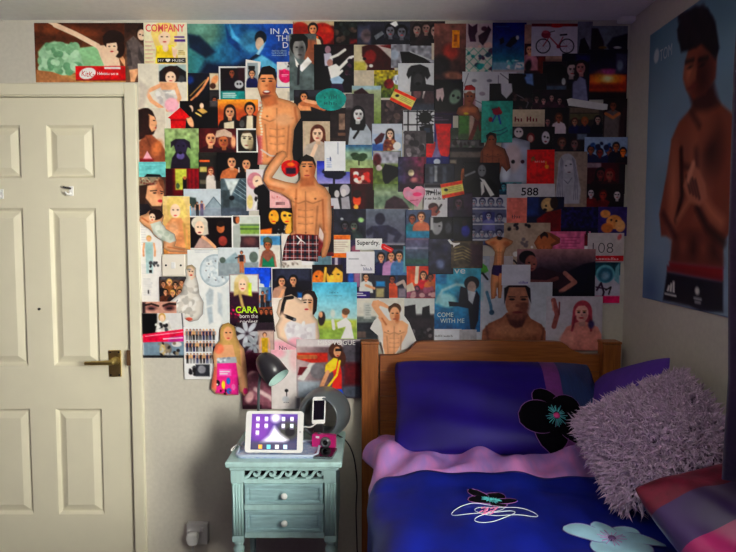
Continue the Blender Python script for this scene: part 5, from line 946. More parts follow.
sheet('paper_disc', 'pale grey printed paper disc beside the light switch', 'paper disc', (0, 0, 1, 1), (176, 190, 196), [e(216, 270.5, 14.2, 14.7, (206, 216, 220), 0, .8), cl(205, 259, 228, 282, 50, [(180, 192, 198), (226, 232, 232)], 1.6, 5), [e(216 + 9.5 * math.cos(k * .7854), 270.5 + 9.5 * math.sin(k * .7854), .8, .8, 'gy', 0, .5) for k in range(8)]], poly=[(216 + 16 * math.cos(k * .1963), 270.5 + 16.5 * math.sin(k * .1963)) for k in range(32)])
PH('print of girl by the iron tower and gardens', (218.5, 247.5, 259, 276), (206, 214, 216), r(218.5, 262, 259, 276, (150, 160, 164), 2), p([(222, 263), (228, 258), (236, 252), (240, 258), (246, 263)], (150, 170, 176), 1.2), e(254, 257, 4.4, 5.5, (110, 124, 116)), e(223, 260, 3, 3, (100, 114, 106)), fig(242, 251, 22, 'sd', 'bk', (60, 44, 52), 'sd'), l([(241, 256), (236, 258)], 1.2, 'dk'))
PH('print of crowd of photographers on a street', (160, 276.5, 187, 301.5), (110, 84, 70), r(160, 276.5, 187, 280, (80, 80, 84), 2), [bust(x_, y_, 2.4, 'sk', h_, c_) for x_, y_, h_, c_ in ((164, 284, 'db', 'dk'), (170, 282, 'lb', (150, 100, 60)), (176, 285, 'bk', 'dk'), (182, 283, 'br', (170, 130, 90)), (166, 292, 'bk', 'br'), (173, 293, 'lb', 'dk'), (180, 292, 'db', (120, 80, 60)))], ns(.2, 2, 4))
CU('cut-out of woman in huge ivory ruffled gown', [(167, 304), (176, 297), (182, 292), (184, 284), (187, 278), (186, 270), (188, 265.5), (193, 264.5), (197, 268), (197, 276), (199, 284), (200, 294), (204, 302), (203, 314), (198, 320), (190, 322), (180, 316), (172, 310)], (228, 222, 212), e(191.5, 268, 4.4, 3.6, (206, 186, 150)), e(191.8, 272, 3.4, 5, 'sl'), e(190.4, 271.4, .8, .5, 'bk', 0, .4), e(193.2, 271.4, .8, .5, 'bk', 0, .4), e(192, 275, 1.3, .7, 'rd', 0, .4), e(190, 269.5, 2, 1, (150, 150, 150)), cl(172, 284, 201, 316, 40, [(206, 200, 190), (240, 236, 228), (190, 186, 178)], 3, 4), l([(196, 276), (192, 279)], 1.6, 'sl'), e(189, 319, 3.6, 1.8, (226, 110, 90)), l([(178, 300), (174, 306)], .8, 'gy'))
PH('narrow print of staring dark-browed eyes', (143, 301.5, 177, 314), (206, 160, 144), e(152, 308, 5, 2.6, (120, 84, 84), 0, 2), e(170, 307.5, 5.5, 3, (100, 66, 66), 0, 2), l([(146, 305), (152, 303.6), (159, 305.8)], 2, 'db'), l([(164, 305.6), (170, 303.4), (176, 304)], 2.4, 'db'), e(152, 308.4, 2.6, 1, 'bk', 0, .5), e(170, 308, 2.6, 1, 'bk', 0, .5), r(143, 302, 146, 314, (50, 40, 46), 2))
MP('page of woman in black and white furs with pink banner', (143, 313, 185.5, 357.5), (216, 214, 212), r(143, 313, 158, 335, (14, 18, 18), 1.5), e(163, 317, 3.6, 4.4, 'lb'), e(163, 318, 2.4, 3.4, 'sl'), p([(158, 322), (163, 322), (170, 322), (173, 331), (168, 334), (156, 332)], (200, 196, 190)), cl(156, 321, 172, 333, 22, ['bk', 'w', 'dg'], 1.8, 4), l([(182.8, 313), (184, 332)], 1.2, 'dg'), r(144, 341, 185.5, 357, (130, 150, 164), 2), e(166, 349, 6, 6, (130, 120, 110), 0, 1.5), e(177, 344, 5, 2.6, 'pw'), e(163, 350, 3, 7, (200, 180, 130), 0, 1.5), cl(160, 343, 180, 356, 18, ['dk', 'lg', (150, 140, 120)], 1.6, 4), r(143, 355, 186, 357.5, (40, 40, 44), 1.5), p([(143.5, 334), (185.5, 328.5), (185.5, 341), (143.5, 342)], (232, 20, 84)), p([(170, 337), (185.5, 335), (185.5, 341), (168, 341.5)], (206, 60, 150), 1), l([(146, 336), (184, 331.5)], .8, (250, 180, 190)), l([(164, 338.6), (183, 337.4)], 1.2, (250, 210, 220)))
MP('white page with rows of catwalk figures', (184.5, 327, 222, 379), (234, 234, 232), [fig(188 + i * 3.3, y_, h_, 'sk', random.Random(i * 7 + j).choice(['bk', 'db', 'lb']), random.Random(i * 3 + j).choice(['bk', 'nv', 'dg', 'gy', 'tan']), random.Random(i + j * 5).choice(['bk', 'dk', 'nv', 'gy']), 0, 1.25) for i in range(9) for j, (y_, h_) in enumerate(((329, 11), (341, 10.5), (353, 10)))], cl(188, 366, 200, 374, 8, ['dk', 'dg'], 2, 3), r(196, 364, 210, 376, (60, 62, 70), 1.5), e(202, 369, 4, 4, (150, 150, 156), 0, 1.5))
PH('print of blue sky over a white domed church', (245, 267.5, 274, 293), (30, 90, 210), p([(248, 293), (250, 284), (254, 283), (257, 276), (260, 283), (264, 284), (266, 293)], (220, 226, 226)), e(257, 281, 3.4, 3.4, (236, 240, 240)), p([(268, 293), (271, 279), (274, 284), (274, 293)], (210, 220, 226)), e(251, 286, 1.6, 2, 'pw'))
PH('print of couple by grey railings with cathedral', (247, 287, 275, 308), (120, 150, 170), r(254, 288, 262, 300, (190, 204, 206), 2), fig(263, 291, 22, 'sd', 'bk', (40, 50, 60), 'dk'), fig(268, 290, 22, 'sd', 'db', 'dg', 'dk'), p([(247, 296), (256, 300), (260, 308), (247, 308)], (210, 214, 214), 2), r(268, 284, 275, 300, (60, 120, 190), 3))
s = MP('magazine cover of blonde model with lime lettering', (230, 274, 259.5, 326), (70, 26, 50), r(230, 274, 259, 292, (222, 224, 214), 3), e(242.5, 283, 7.5, 9, (226, 206, 160)), p([(235, 282), (250, 282), (253, 298), (244, 304), (234, 298)], (216, 190, 130), 1.5), e(243, 285, 4, 6.4, 'sl'), e(241.5, 284, .9, .6, 'db', 0, .4), e(244.8, 284, .9, .6, 'db', 0, .4), e(243.2, 288.5, 1.5, .7, (200, 70, 80), 0, .4), r(249, 283, 252, 298, (206, 230, 70), 1.5), p([(230, 298), (240, 294), (252, 296), (259, 300), (259.5, 326), (230, 326)], (60, 24, 52), 2), l([(240, 292), (243, 306)], 3, (206, 176, 120), 1.5), cl(231, 304, 240, 324, 10, ['mg', (110, 30, 60)], 1.2, 3))
txt(s, 'CARA', 236, 312.8, (200, 244, 30), w=22, h=6.6, offset=.02); txt(s, 'born the', 240, 317.8, 'w', w=18, h=4); txt(s, 'coolest', 240, 323, 'w', w=18, h=3.8)
PH('black-bordered print of two women at a dressing table', (272, 267.5, 314, 301), (236, 236, 236), r(273, 268.5, 312.5, 301, (32, 30, 44)), r(276, 269, 310, 280, (60, 64, 84), 3), bust(282, 281, 4, 'sk', 'bk', (190, 150, 130), 2, .4), bust(294, 280, 4, 'sk', 'bk', (30, 22, 30), 0, -.3), l([(284, 290), (280, 298)], 3, 'sk'), r(298, 292, 312, 298, (30, 110, 170), 2.5), r(312.6, 268, 313.6, 301, 'w'))
PH('amber close-up print of two cheek-to-cheek faces', (312.5, 264.5, 343, 292), (24, 12, 14), e(319, 280, 7, 10, (226, 130, 50), 0, 1.2), e(335, 276, 8.5, 12, (250, 190, 80), 0, 1.2), p([(327, 272), (329, 264.5), (343, 264.5), (343, 272), (336, 267), (330, 276)], 'db', 1), l([(326, 268), (324, 284)], 2.4, (236, 190, 90)), e(317, 276, 1.4, .9, 'bk', 0, .5), e(332, 274, 1.4, .8, 'bk', 0, .5), e(338.5, 274, 1.4, .8, 'bk', 0, .5), e(335, 283, 2.6, 1, (200, 40, 40), 0, .6), e(318, 286, 2, .8, (190, 50, 40), 0, .6))
MP('pale page behind the woman in black gloves', (272.5, 297.5, 322, 352), (240, 226, 214), r(272, 340, 300, 352, 'lp', 4), ns(.02, 5, 2)); txt(SHEETS[-1], 'No.', 279.5, 349.5, 'dk', w=9, h=4.4)
s = MP('advert of white-clad woman in a meadow under blue sky', (313, 282, 357, 341), (110, 196, 222), gv((96, 188, 222), (180, 216, 214), 284, 318), r(313, 319, 357, 338, (178, 190, 90), 3), r(313, 328, 357, 341, (150, 176, 90), 4), e(322, 318, 3.6, 7, (60, 50, 50), .1, 1), e(321, 314, 2, 3, 'sk'), e(345, 314, 3, 4, 'sk'), e(346, 311, 4, 3.4, (120, 90, 70)), p([(337, 322), (346, 317), (351, 322), (354, 338), (341, 338), (346, 326), (338, 328)], 'w'), e(333, 313, 2.4, 4, (206, 216, 206), 0, 1.5), l([(333, 320), (334, 328)], 3, 'pw'))
marks(s, 6, 330, 293, (60, 130, 160), w=9, h=2.2); marks(s, 13, 327, 296, (90, 150, 170), w=16, h=1.6)
CU('cut-out of woman in white bodice with long black gloves', [(280, 300), (285, 296), (292, 294), (297, 297), (302, 300), (303, 292), (308, 289.5), (315, 291), (318, 298), (317, 310), (314, 315), (318, 320), (320, 336), (318, 344), (310, 350), (300, 349), (288, 343), (278, 337), (276, 326), (280, 318), (277, 312)], 'sl', e(310, 296, 8, 8.5, 'db'), e(308, 302.5, 6, 9, 'sl'), e(311.5, 304, 2.6, 6, 'sk', 0, 2), e(305.5, 302, 1.4, .7, 'bk', 0, .5), e(310.3, 302, 1.4, .7, 'bk', 0, .5), l([(303.6, 299.8), (307, 299.5)], .9, 'db'), l([(308.8, 299.5), (312, 299.8)], .9, 'db'), e(307, 308.8, 2, .9, (206, 80, 90), 0, .5), p([(314, 296), (318, 300), (317, 314), (313, 314)], 'db', 1), e(304, 317, 12, 4, 'sl', .1, 3), p([(283, 324), (292, 320), (304, 324), (316, 322), (316, 340), (302, 346), (288, 340)], (232, 226, 228), 1.5), cl(286, 323, 313, 340, 24, [(214, 206, 210), (244, 240, 240)], 2.4, 3), l([(293, 297), (286, 298), (284, 304), (282, 314), (290, 317), (295, 319)], 3.4, (22, 20, 28)), e(295, 319, 1.6, 1.6, 'gy'), e(296, 342, 8, 5, 'lp', 0, 3), e(283, 320, 4, 8, 'sl', 0, 3))
PH('dark print of four people in evening dress', (258.5, 306.5, 276, 333), (70, 34, 30), r(258.5, 306.5, 276, 312, (150, 90, 60), 2.5), [bust(262 + 5 * k, 311, 2, 'sd', 'bk', (14, 12, 16), 0, 0, 1.4, 9) for k in range(3)], r(260, 316, 274, 332, (18, 14, 18), 2), poly=[(259, 307), (273, 306), (276, 331), (261, 333)])
MP('silver flower page with woman in yellow skirt', (237, 322, 275, 367), (60, 44, 56), [e(248 + 8 * math.cos(k * .9), 333 + 8 * math.sin(k * .9), 6, 2.4, (190, 194, 200), k * .9, 1) for k in range(7)], [e(255 + 6 * math.cos(k * .9 + .5), 344 + 6 * math.sin(k * .9 + .5), 5, 2, (160, 166, 172), k * .9 + .5, 1) for k in range(6)], r(259, 330, 275, 367, (196, 170, 160), 2.5), fig(265.5, 332, 30, 'sk', 'br', (206, 170, 50), (214, 176, 40)), e(250, 358, 6, 8, (90, 20, 56), 0, 3))
MP('page of mauve satin folds with pale bare limbs', (243, 352, 284, 408), (110, 70, 84), e(252, 360, 8, 10, (80, 22, 50), 0, 4), e(254, 376, 6, 6, (226, 180, 180), .3, 2), p([(246, 376), (258, 370), (268, 386), (280, 398), (278, 408), (262, 404), (250, 392)], (150, 104, 116), 2.5), e(250, 396, 4, 6, (214, 170, 170), .4, 2), l([(256, 388), (270, 396), (280, 406)], 4, (226, 196, 196), 2), r(243, 404, 262, 408, (60, 34, 46), 2), p([(272, 352), (284, 352), (284, 392), (276, 388)], (226, 214, 212), 3))
s = MP('white perfume page with rose wash and bottle', (272, 349, 301, 408), (234, 224, 220), e(278, 352, 8, 5, 'lp', 0, 4), e(296, 358, 6, 12, (240, 200, 200), 0, 5), e(287, 389.5, 1.8, 1.6, 'bk'), l([(287, 389), (287, 395)], .8, 'bk'), e(286, 398, 3.4, 3, (196, 196, 200), 0, 1.5), r(296, 396, 301, 408, (120, 116, 122), 3))
marks(s, 3, 284, 402, 'gy', w=6, h=2)
s = MP('magazine cover of girl in sunglasses and yellow jacket', (297, 338.5, 361, 397), (120, 60, 62), gh((190, 170, 170), (60, 40, 50), 300, 352), r(297, 338.5, 361, 346, (216, 206, 206), 2), p([(298, 352), (318, 352), (328, 352), (328, 361), (312, 362), (298, 358)], (200, 60, 40), 1.5), l([(299, 356), (316, 356)], 4, 'sd'), p([(298, 378), (310, 362), (316, 362), (304, 380)], 'pw'), p([(300, 366), (308, 366), (302, 374), (298, 374)], (110, 24, 40), 1), e(318, 370, 7, 8, (130, 126, 130), 0, 1.5), r(298, 380, 320, 397, (170, 180, 190), 3), r(342, 366, 361, 397, (90, 96, 108), 5), r(344, 352, 360, 384, (110, 22, 34), 5), r(343, 340, 361, 362, (96, 92, 100), 4),
   e(336, 350, 7, 8, 'br'), e(341, 358, 5, 8, 'br'), e(337.5, 351, 3.6, 5, 'sk'), r(335.5, 347.8, 342, 350.4, 'bk'), e(338, 354.8, 1.2, .5, 'rd', 0, .4), p([(330, 362), (336, 357), (340, 362), (342, 372), (342, 388), (332, 388), (334, 374)], (226, 60, 50)), p([(326, 364), (334, 357), (338, 358), (336, 368), (330, 372), (325, 371)], 'ye'), l([(340, 360), (337, 374), (328, 386)], 2, 'ye'), l([(328, 371), (322, 385)], 4, 'sk'), p([(331, 388), (342, 388), (345, 397), (331, 397)], (30, 90, 200)))
txt(s, 'MISS VOGUE', 318.5, 344.2, 'w', w=37, h=4.8)
CU('cut-out of blonde woman in pink comic-print dress', [(211.5, 388), (213, 378), (215, 366), (214, 352), (217, 344), (221, 340), (221, 330), (224, 324), (230, 322), (236, 326), (238, 336), (241, 343), (245, 348), (247, 362), (248, 378), (248.5, 392), (244.5, 395), (240, 390), (239, 378), (239, 394), (228, 394.5), (217, 393)], 'sk',
   e(229.5, 330, 7, 8, 'lb'), p([(222, 330), (237, 330), (241, 348), (242, 366), (237, 360), (234, 344), (225, 344), (221, 352), (217, 348)], (206, 166, 110), 1), e(229.5, 333, 4.6, 7, 'sk'), e(227.6, 332, 1, .6, 'db', 0, .4), e(231.6, 332, 1, .6, 'db', 0, .4), e(229.6, 337.5, 1.5, .6, (206, 70, 80), 0, .4), e(220, 348, 5, 5, (244, 140, 110), 0, 2), p([(218, 357), (237, 356), (238, 362), (218, 363)], (176, 182, 190)), cl(219, 357, 236, 362, 10, [(140, 150, 160), (220, 224, 228)], 1.3, 2), p([(218, 362.5), (237, 362), (239, 378), (240, 394), (216, 392), (217, 378)], (236, 60, 150)), r(220, 368, 232, 375, (250, 120, 190), 1), lines(221, 369.5, 231, 374, 2, 'w', 1), e(224, 384, 1.8, 4.4, 'ye'), e(229, 380, 2, 3.4, (50, 120, 190)), e(229.5, 390, 2.4, 3, (50, 120, 190)), e(218, 382, 2.6, 3, 'bk'), e(217.5, 383.5, 1.4, 1, 'w'), e(234, 386, 2, 3, (240, 130, 180)), cl(219, 388, 238, 393, 6, ['bk', 'mg'], 1.2, 2), p([(212, 386), (215, 366), (218, 366), (217, 390)], (240, 130, 110), 1), e(246, 390, 2.4, 3.4, (230, 60, 130)), l([(244, 352), (246, 386)], 2.4, 'sk'))

# ================================================================== POSTER ON THE RIGHT WALL
RP = [on_x(650.3, 35.5, XW), on_x(643.3, 297.5, XW)]
py0 = (RP[0].y + RP[1].y) / 2
pz1, pz0 = RP[0].z, RP[1].z
PW_, PH_ = .70, pz1 - pz0
def Wp(px, py):
    q = on_x(px, py, XW)
    return ((py0 - q.y) * 100, (pz1 - q.z) * 100)
def WP(pts): return [Wp(*q) for q in pts]
def we(px, py, rx, ry, c, rot=0, s=2.0):
    a = Wp(px, py); b_ = Wp(px + rx, py); c_ = Wp(px, py + ry)
    return e(a[0], a[1], abs(b_[0] - a[0]), abs(c_[1] - a[1]), c, rot, s)
def wp(pts, c, s=1.5): return p(WP(pts), c, s)
def wl(pts, w, c, s=1.5): return l(WP(pts), w, c, s)
SK, SD2, SL2 = (142, 66, 48), (64, 26, 26), (204, 118, 88)
ops = [gv((86, 128, 150), (150, 176, 196), 0, 60), e(8, 96, 9, 8, (40, 66, 130), 0, 14), e(30, 60, 30, 50, (130, 160, 186), 0, 40), gh((120, 150, 170), (84, 112, 140), 0, 20) if False else ns(.06, 12, 3),
   # body
   wp([(668, 236), (669, 200), (671, 170), (672, 140), (680, 122), (692, 108), (697, 98), (716, 98), (722, 104), (736, 116), (748, 140), (748, 210), (724, 240), (724, 268), (671, 262), (673, 240)], SK),
   we(700, 160, 9, 34, SL2, 0, 12), we(684, 150, 7, 20, (150, 78, 58), 0, 8), we(712, 150, 10, 22, SD2, 0, 9), wp([(676, 236), (690, 234), (716, 238), (722, 262), (674, 258)], SD2, 6), we(684, 246, 6, 12, SK, 0, 6), we(704, 248, 6, 12, SK, 0, 6),
   # neck and head (looking down)
   wp([(690, 92), (714, 84), (720, 104), (708, 112), (694, 110)], SD2, 3), wp([(686, 62), (690, 46), (706, 40), (718, 52), (716, 78), (706, 94), (694, 100), (687, 90), (684, 78)], SK), we(704, 78, 8, 18, SD2, 0, 8), we(690, 72, 4, 9, SL2, 0, 5),
   wp([(682, 52), (678, 30), (684, 14), (696, 6), (708, 8), (716, 22), (720, 48), (716, 60), (710, 52), (702, 44), (690, 50)], (20, 14, 18)), [we(682 + 4 * (k % 8), 14 + 6 * (k % 5), 3, 8, (34, 24, 28), .3, 2) for k in range(10)],
   wl([(687, 62), (694, 60)], 1.4, (24, 14, 16)), wl([(700, 60), (708, 58)], 1.4, (24, 14, 16)), we(691, 67, 2.2, 1.4, (24, 14, 16), 0, 1), we(703, 65, 2.6, 1.4, (24, 14, 16), 0, 1), wp([(694, 68), (697, 68), (696, 80), (690, 80)], (156, 84, 64), 2), we(693, 87, 4, 1.8, (120, 44, 44), 0, 1),
   # arms folded up to clasped hands
   wp([(668, 172), (672, 146), (682, 150), (682, 190), (678, 214), (690, 196), (696, 186), (704, 186), (704, 198), (690, 222), (676, 236), (662, 236), (660, 214)], SK), we(674, 190, 4, 30, SL2, 0, 6), wl([(682, 150), (683, 196), (677, 220)], 2.2, (40, 16, 18), 2), wl([(664, 214), (676, 236)], 2, SD2, 3), wl([(678, 220), (690, 200)], 2, SL2, 3),
   wp([(748, 170), (748, 214), (724, 240), (708, 226), (698, 204), (696, 190), (706, 190), (718, 210), (724, 216), (732, 196)], SK), wl([(698, 208), (708, 228), (724, 242)], 2.6, (40, 16, 18), 3), wl([(702, 196), (712, 212), (722, 222)], 3.4, SL2, 4), wl([(697, 150), (697, 166)], 2, SD2, 4), wl([(684, 166), (690, 168)], 1.6, SD2, 3), we(704, 130, 8, 12, (160, 80, 58), 0, 8), wl([(692, 112), (700, 126)], 1.6, SD2, 3),
   wp([(684, 186), (688, 172), (694, 164), (700, 170), (706, 184), (708, 198), (700, 206), (690, 202)], (196, 116, 90)), [wl([(687 + 3 * k, 176 + 1.5 * k), (691 + 3 * k, 192 + 2 * k)], .9, SD2, 1.5) for k in range(4)], wl([(694, 164), (689, 180)], 2.4, (224, 150, 120), 1.5),
   # trunks
   wp([(670, 262), (671, 270), (724, 280), (724, 268)], (150, 16, 26)), wp([(668, 272), (690, 276), (724, 282), (724, 312), (702, 312), (690, 306), (664, 300)], (16, 14, 30)), wp([(668, 266), (723, 276), (723, 281), (668, 271)], (130, 14, 24)),
   [wp([(667.5 + 3 * k, 291 + .7 * k), (669.3 + 2.2 * k, 285 - 2.4 * k + .4 * k), (671.3 + 2.2 * k, 285.4 - 2.4 * k + .4 * k), (669.8 + 3 * k, 291.4 + .7 * k)], 'pw', .6) for k in range(3)], wl([(666, 293.5), (677, 296)], .7, 'pw', .6), we(698, 291, 2.4, 4, 'pw', .2, 1), wl([(695, 298), (702, 299.5)], .8, 'lg', .8), wl([(696, 302), (701, 303)], .8, 'lg', .8),
   # round badge of the headline
   we(657, 56, 2.6, 7, (214, 220, 222), 0, .8)]
nx_, ny_ = 150, 218
X, Y = np.meshgrid(np.linspace(0, PW_ * 100, nx_ + 1), np.linspace(0, PH_ * 100, ny_ + 1))
C = paint(X, Y, (110, 146, 170), ops)
bow = .004 * np.sin(X / (PW_ * 100) * math.pi * 1.5) ** 2 + .003 * (Y / (PH_ * 100)) ** 4
xyz = np.stack([-.001 - bow * .3, -X / 100, -Y / 100], -1)
me = grid_mesh('wall_poster', X, Y, xyz, C, None, M_PRINT, (.0004, 0, 0))
po = bpy.data.objects.new('wall_poster', me); po.location = (XW - .0008, py0, pz1); link(po)
tag(po, 'large blue poster of bare-chested swimmer with clasped hands', 'poster')
me, out = text_mesh('TOM', (196, 206, 210), 9.5, 4.2)
a = Wp(661, 62)
co = np.stack([np.full(len(out), -.0042), -(a[0] + out[:, 0]) / 100, -(a[1] - out[:, 2]) / 100], 1).astype(np.float32)
me.vertices.foreach_set('co', co.ravel()); me.update()
link(bpy.data.objects.new('lettering', me), po)
# ================================================================== BED
M_PINE = mat('orange_pine', (176, 104, 42), .42, var=.0, scale=9, stretch=(1, 6, 14), col2=(140, 76, 28), bump=.05, coat=.2)
M_PINEV = mat('orange_pine_upright', (176, 104, 42), .42, scale=9, stretch=(14, 6, 1), col2=(140, 76, 28), bump=.05, coat=.2)
HY = -.075
def hb(px, py): return on_y(px, py, HY)
bed = thing('bed_frame', 'orange pine bed with shaped headboard against the collage wall', 'bed', (.52, -1.0, 0))
for a, c in ((361.5, 378.5), (602.5, 620.5)):
    x0, x1 = hb(a, 350).x, min(hb(c, 350).x, XW - .008)
    z1 = hb(a, 341.5).z
    b = NB()
    w = x1 - x0
    box(b, x0, x1, -.085, -.018, 0, z1 - .012, .004)
    obj('post', b, M_PINEV, bed)
    b = NB(); box(b, x0 - .003, x1 + .003, -.088, -.015, z1 - .012, z1, .005)
    obj('post_cap', b, M_PINEV, bed)
    b = NB(); box(b, x0, x1, -2.02, -1.95, 0, .42, .004)
    obj('foot_post', b, M_PINEV, bed)
prof = [(380, 356)] + [(400, 356), (406, 354.5), (411, 350.5), (414, 345.5), (418, 342.6), (424, 342), (490, 341.2), (556, 342), (563, 342.8), (568, 346), (573, 351), (579, 354), (585, 355), (601, 355)]
pp = [(hb(x, y).x, hb(x, y).z) for x, y in prof]
zr = hb(480, 372).z
b = NB()
prism(b, pp + [(pp[-1][0], zr), (pp[0][0], zr)], lambda u_, v_, t_: (u_, t_, v_), -.066, -.036)
bmesh.ops.bevel(b, geom=[e for e in b.edges if e.calc_length() > .002 and abs(e.verts[0].co.y - e.verts[1].co.y) < 1e-5], offset=.003, segments=2, affect='EDGES')
obj('top_rail', b, M_PINE, bed)
nb = 5
for i in range(nb):
    zz0 = .34 + i * (zr - .34) / nb
    zz1 = .34 + (i + 1) * (zr - .34) / nb - .002
    b = NB(); box(b, pp[0][0], pp[-1][0], -.060, -.042, zz0, zz1, .002); obj('headboard_plank', b, M_PINE, bed)
b = NB(); box(b, 0.0, .024, -1.95, -.085, .2, .34, .003); obj('side_rail', b, M_PINE, bed)
b = NB(); box(b, 1.036, 1.06, -1.95, -.085, .2, .34, .003); obj('side_rail', b, M_PINE, bed)
b = NB(); box(b, 0.03, 1.03, -2.0, -1.97, .2, .4, .003); obj('foot_rail', b, M_PINE, bed)
b = NB(); box(b, .03, 1.03, -1.94, -.10, .34, .57, .04)
tag(obj('mattress', b, mat('mattress_ticking', (205, 200, 205), .8, var=.05), None, True), 'white mattress under the blue duvet', 'mattress')

random.seed(5)
def wob(x, y, k=1.0):
    return k * (.006 * math.sin(9 * x + 3.1 * y + 1) + .005 * math.sin(17 * y - 6 * x + 2) + .004 * math.sin(23 * x + 13 * y) + .003 * math.sin(41 * x - 9 * y + .7))

DX0 = .0
def sheet_pt(s, y, base, k=1.0, lift=0.0):
    """s runs across the bed: negative values hang down the open side."""
    R = .075
    if s >= DX0 + R:
        x, z, nx_, nz_ = s, base, 0, 1
    else:
        a = (DX0 + R - s) / R
        if a < math.pi / 2:
            x = DX0 + R - R * math.sin(a); z = base - R + R * math.cos(a); nx_, nz_ = -math.sin(a), math.cos(a)
        else:
            x = DX0; z = base - R - (a - math.pi / 2) * R; nx_, nz_ = -1, 0
    w_ = wob(s, y, k) + lift
    return Vector((x + nx_ * w_, y, z + nz_ * w_))

dv = thing('duvet', 'royal blue satin duvet with turned-back lilac band and flower embroidery', 'duvet', (.5, -1.2, .58))
M_BLUE = mat('blue_satin', (12, 26, 128), .5, var=.35, scale=7, bump=.25, spec=.22)
M_LILAC = mat('lilac_satin', (206, 130, 196), .36, scale=10, bump=.15, col2=(150, 120, 196), stretch=(3, 1, 1))
DUV_Z = .632
def duvet_z(y):
    t_ = min(1, max(0, (-.60 - y) / .16))
    return DUV_Z + .012 + .016 * math.sin(t_ * math.pi) ** .7 + .004 * t_
def cover(s, y, lift=0.0):
    return sheet_pt(s, y, duvet_z(y), 1.3, lift)
b = NB()
NS, NY = 90, 90
g = []
for j in range(NY + 1):
    y = -.685 - (2.06 - .685) * j / NY
    edge = .006 * math.sin(j * .4)
    g.append([b.verts.new(cover(-.34 + (1.06 + .34) * i / NS, y + (.012 * math.sin(i * .13) if j < 3 else 0))) for i in range(NS + 1)])
for j in range(NY):
    for i in range(NS):
        b.faces.new((g[j][i], g[j][i + 1], g[j + 1][i + 1], g[j + 1][i]))
ob = obj('duvet_cover', b, M_BLUE, dv, True)
md = ob.modifiers.new('thick', 'SOLIDIFY'); md.thickness = .02; md.offset = -1
def band(s, y, lift=0.0):
    q = (y + .74) / .48
    pk = .013 * math.sin(21 * s + 14 * y) * math.exp(-((y + .5) / .16) ** 2) + .009 * math.sin(37 * s - 22 * y + 1.2) + .008 * max(0, math.sin(11 * s - 26 * y))
    hump = .028 * math.sin(math.pi * min(1, max(0, q))) ** .6
    tuck = .05 * max(0, (-.655 - y) / .085) ** 1.5
    fade = min(1, max(0, (y + .70) / .06))
    return sheet_pt(s, y, DUV_Z + hump + .006 - tuck, .8, pk * fade + lift)
b = NB(); g = []
NS, NY = 130, 46
for j in range(NY + 1):
    y = -.74 + .52 * j / NY
    g.append([b.verts.new(band(-.035 + 1.075 * i / NS, y + .010 * math.sin(i * .21))) for i in range(NS + 1)])
for j in range(NY):
    for i in range(NS):
        b.faces.new((g[j][i], g[j][i + 1], g[j + 1][i + 1], g[j + 1][i]))
ob = obj('turned_back_band', b, M_LILAC, dv, True)
md = ob.modifiers.new('thick', 'SOLIDIFY'); md.thickness = .012; md.offset = -1
tag(ob, 'lilac satin band folded back over the duvet')

# flower applique helpers ------------------------------------------------
def petal_mesh(surf, cu_, cv_, ang, length, width, lift=.004, n=10, back=.15):
    """petal on a surface function surf(u, v, lift), as a cushioned patch."""
    bm_ = NB()
    rows_ = []
    for i in range(n + 1):
        t_ = i / n
        w_ = width * .5 * max(.03, math.sqrt(max(0, 1 - ((t_ - .56) / .46) ** 2)))
        r_ = length * (t_ * (1 + back) - back)
        row = []
        for k in range(7):
            q = (k / 6 * 2 - 1)
            du = math.cos(ang) * r_ - math.sin(ang) * w_ * q
            dv_ = math.sin(ang) * r_ + math.cos(ang) * w_ * q
            row.append(bm_.verts.new(surf(cu_ + du, cv_ + dv_, lift * (1 - .6 * q * q) * (.5 + .5 * math.sin(math.pi * t_)) + .0015)))
        rows_.append(row)
    for i in range(n):
        for k in range(6):
            bm_.faces.new((rows_[i][k], rows_[i][k + 1], rows_[i + 1][k + 1], rows_[i + 1][k]))
    outline = [r_[0].co.copy() for r_ in rows_] + [r_[-1].co.copy() for r_ in rows_[::-1]]
    return bm_, outline

def flower(parent, surf, cu_, cv_, petals, m_petal, m_edge, m_thread, m_button, rb, rt, nthread=18, sub='petal'):
    fl = None
    for i, (ang, L, W) in enumerate(petals):
        bm_, out = petal_mesh(surf, cu_, cv_, ang, L, W, lift=.004 + .0015 * (i % 3))
        po = obj(sub, bm_, m_petal, parent, True)
        if m_edge:
            e_ = NB(); tube(e_, out, .0013, 5, True); obj('stitched_edge', e_, m_edge, po, True)
    tb = NB()
    for k in range(nthread):
        a = k * 2 * math.pi / nthread + random.uniform(-.1, .1)
        r1 = rt * random.uniform(.75, 1.1)
        tube(tb, [surf(cu_ + math.cos(a) * rb, cv_ + math.sin(a) * rb, .009), surf(cu_ + math.cos(a) * r1, cv_ + math.sin(a) * r1, .008)], .0014, 5)
    obj('stamen_threads', tb, m_thread, parent, True)
    tb = NB()
    c0 = surf(cu_, cv_, .004); c1 = surf(cu_, cv_, .014)
    nrm = (c1 - c0).normalized()
    M_ = Matrix.Translation(c0) @ nrm.to_track_quat('Z', 'Y').to_matrix().to_4x4()
    lathe(tb, [(rb, 0), (rb * 1.05, .004), (rb * .8, .008), (rb * .3, .010), (.0005, .0105)], M_, 14)
    obj('flower_centre', tb, m_button, parent, True)

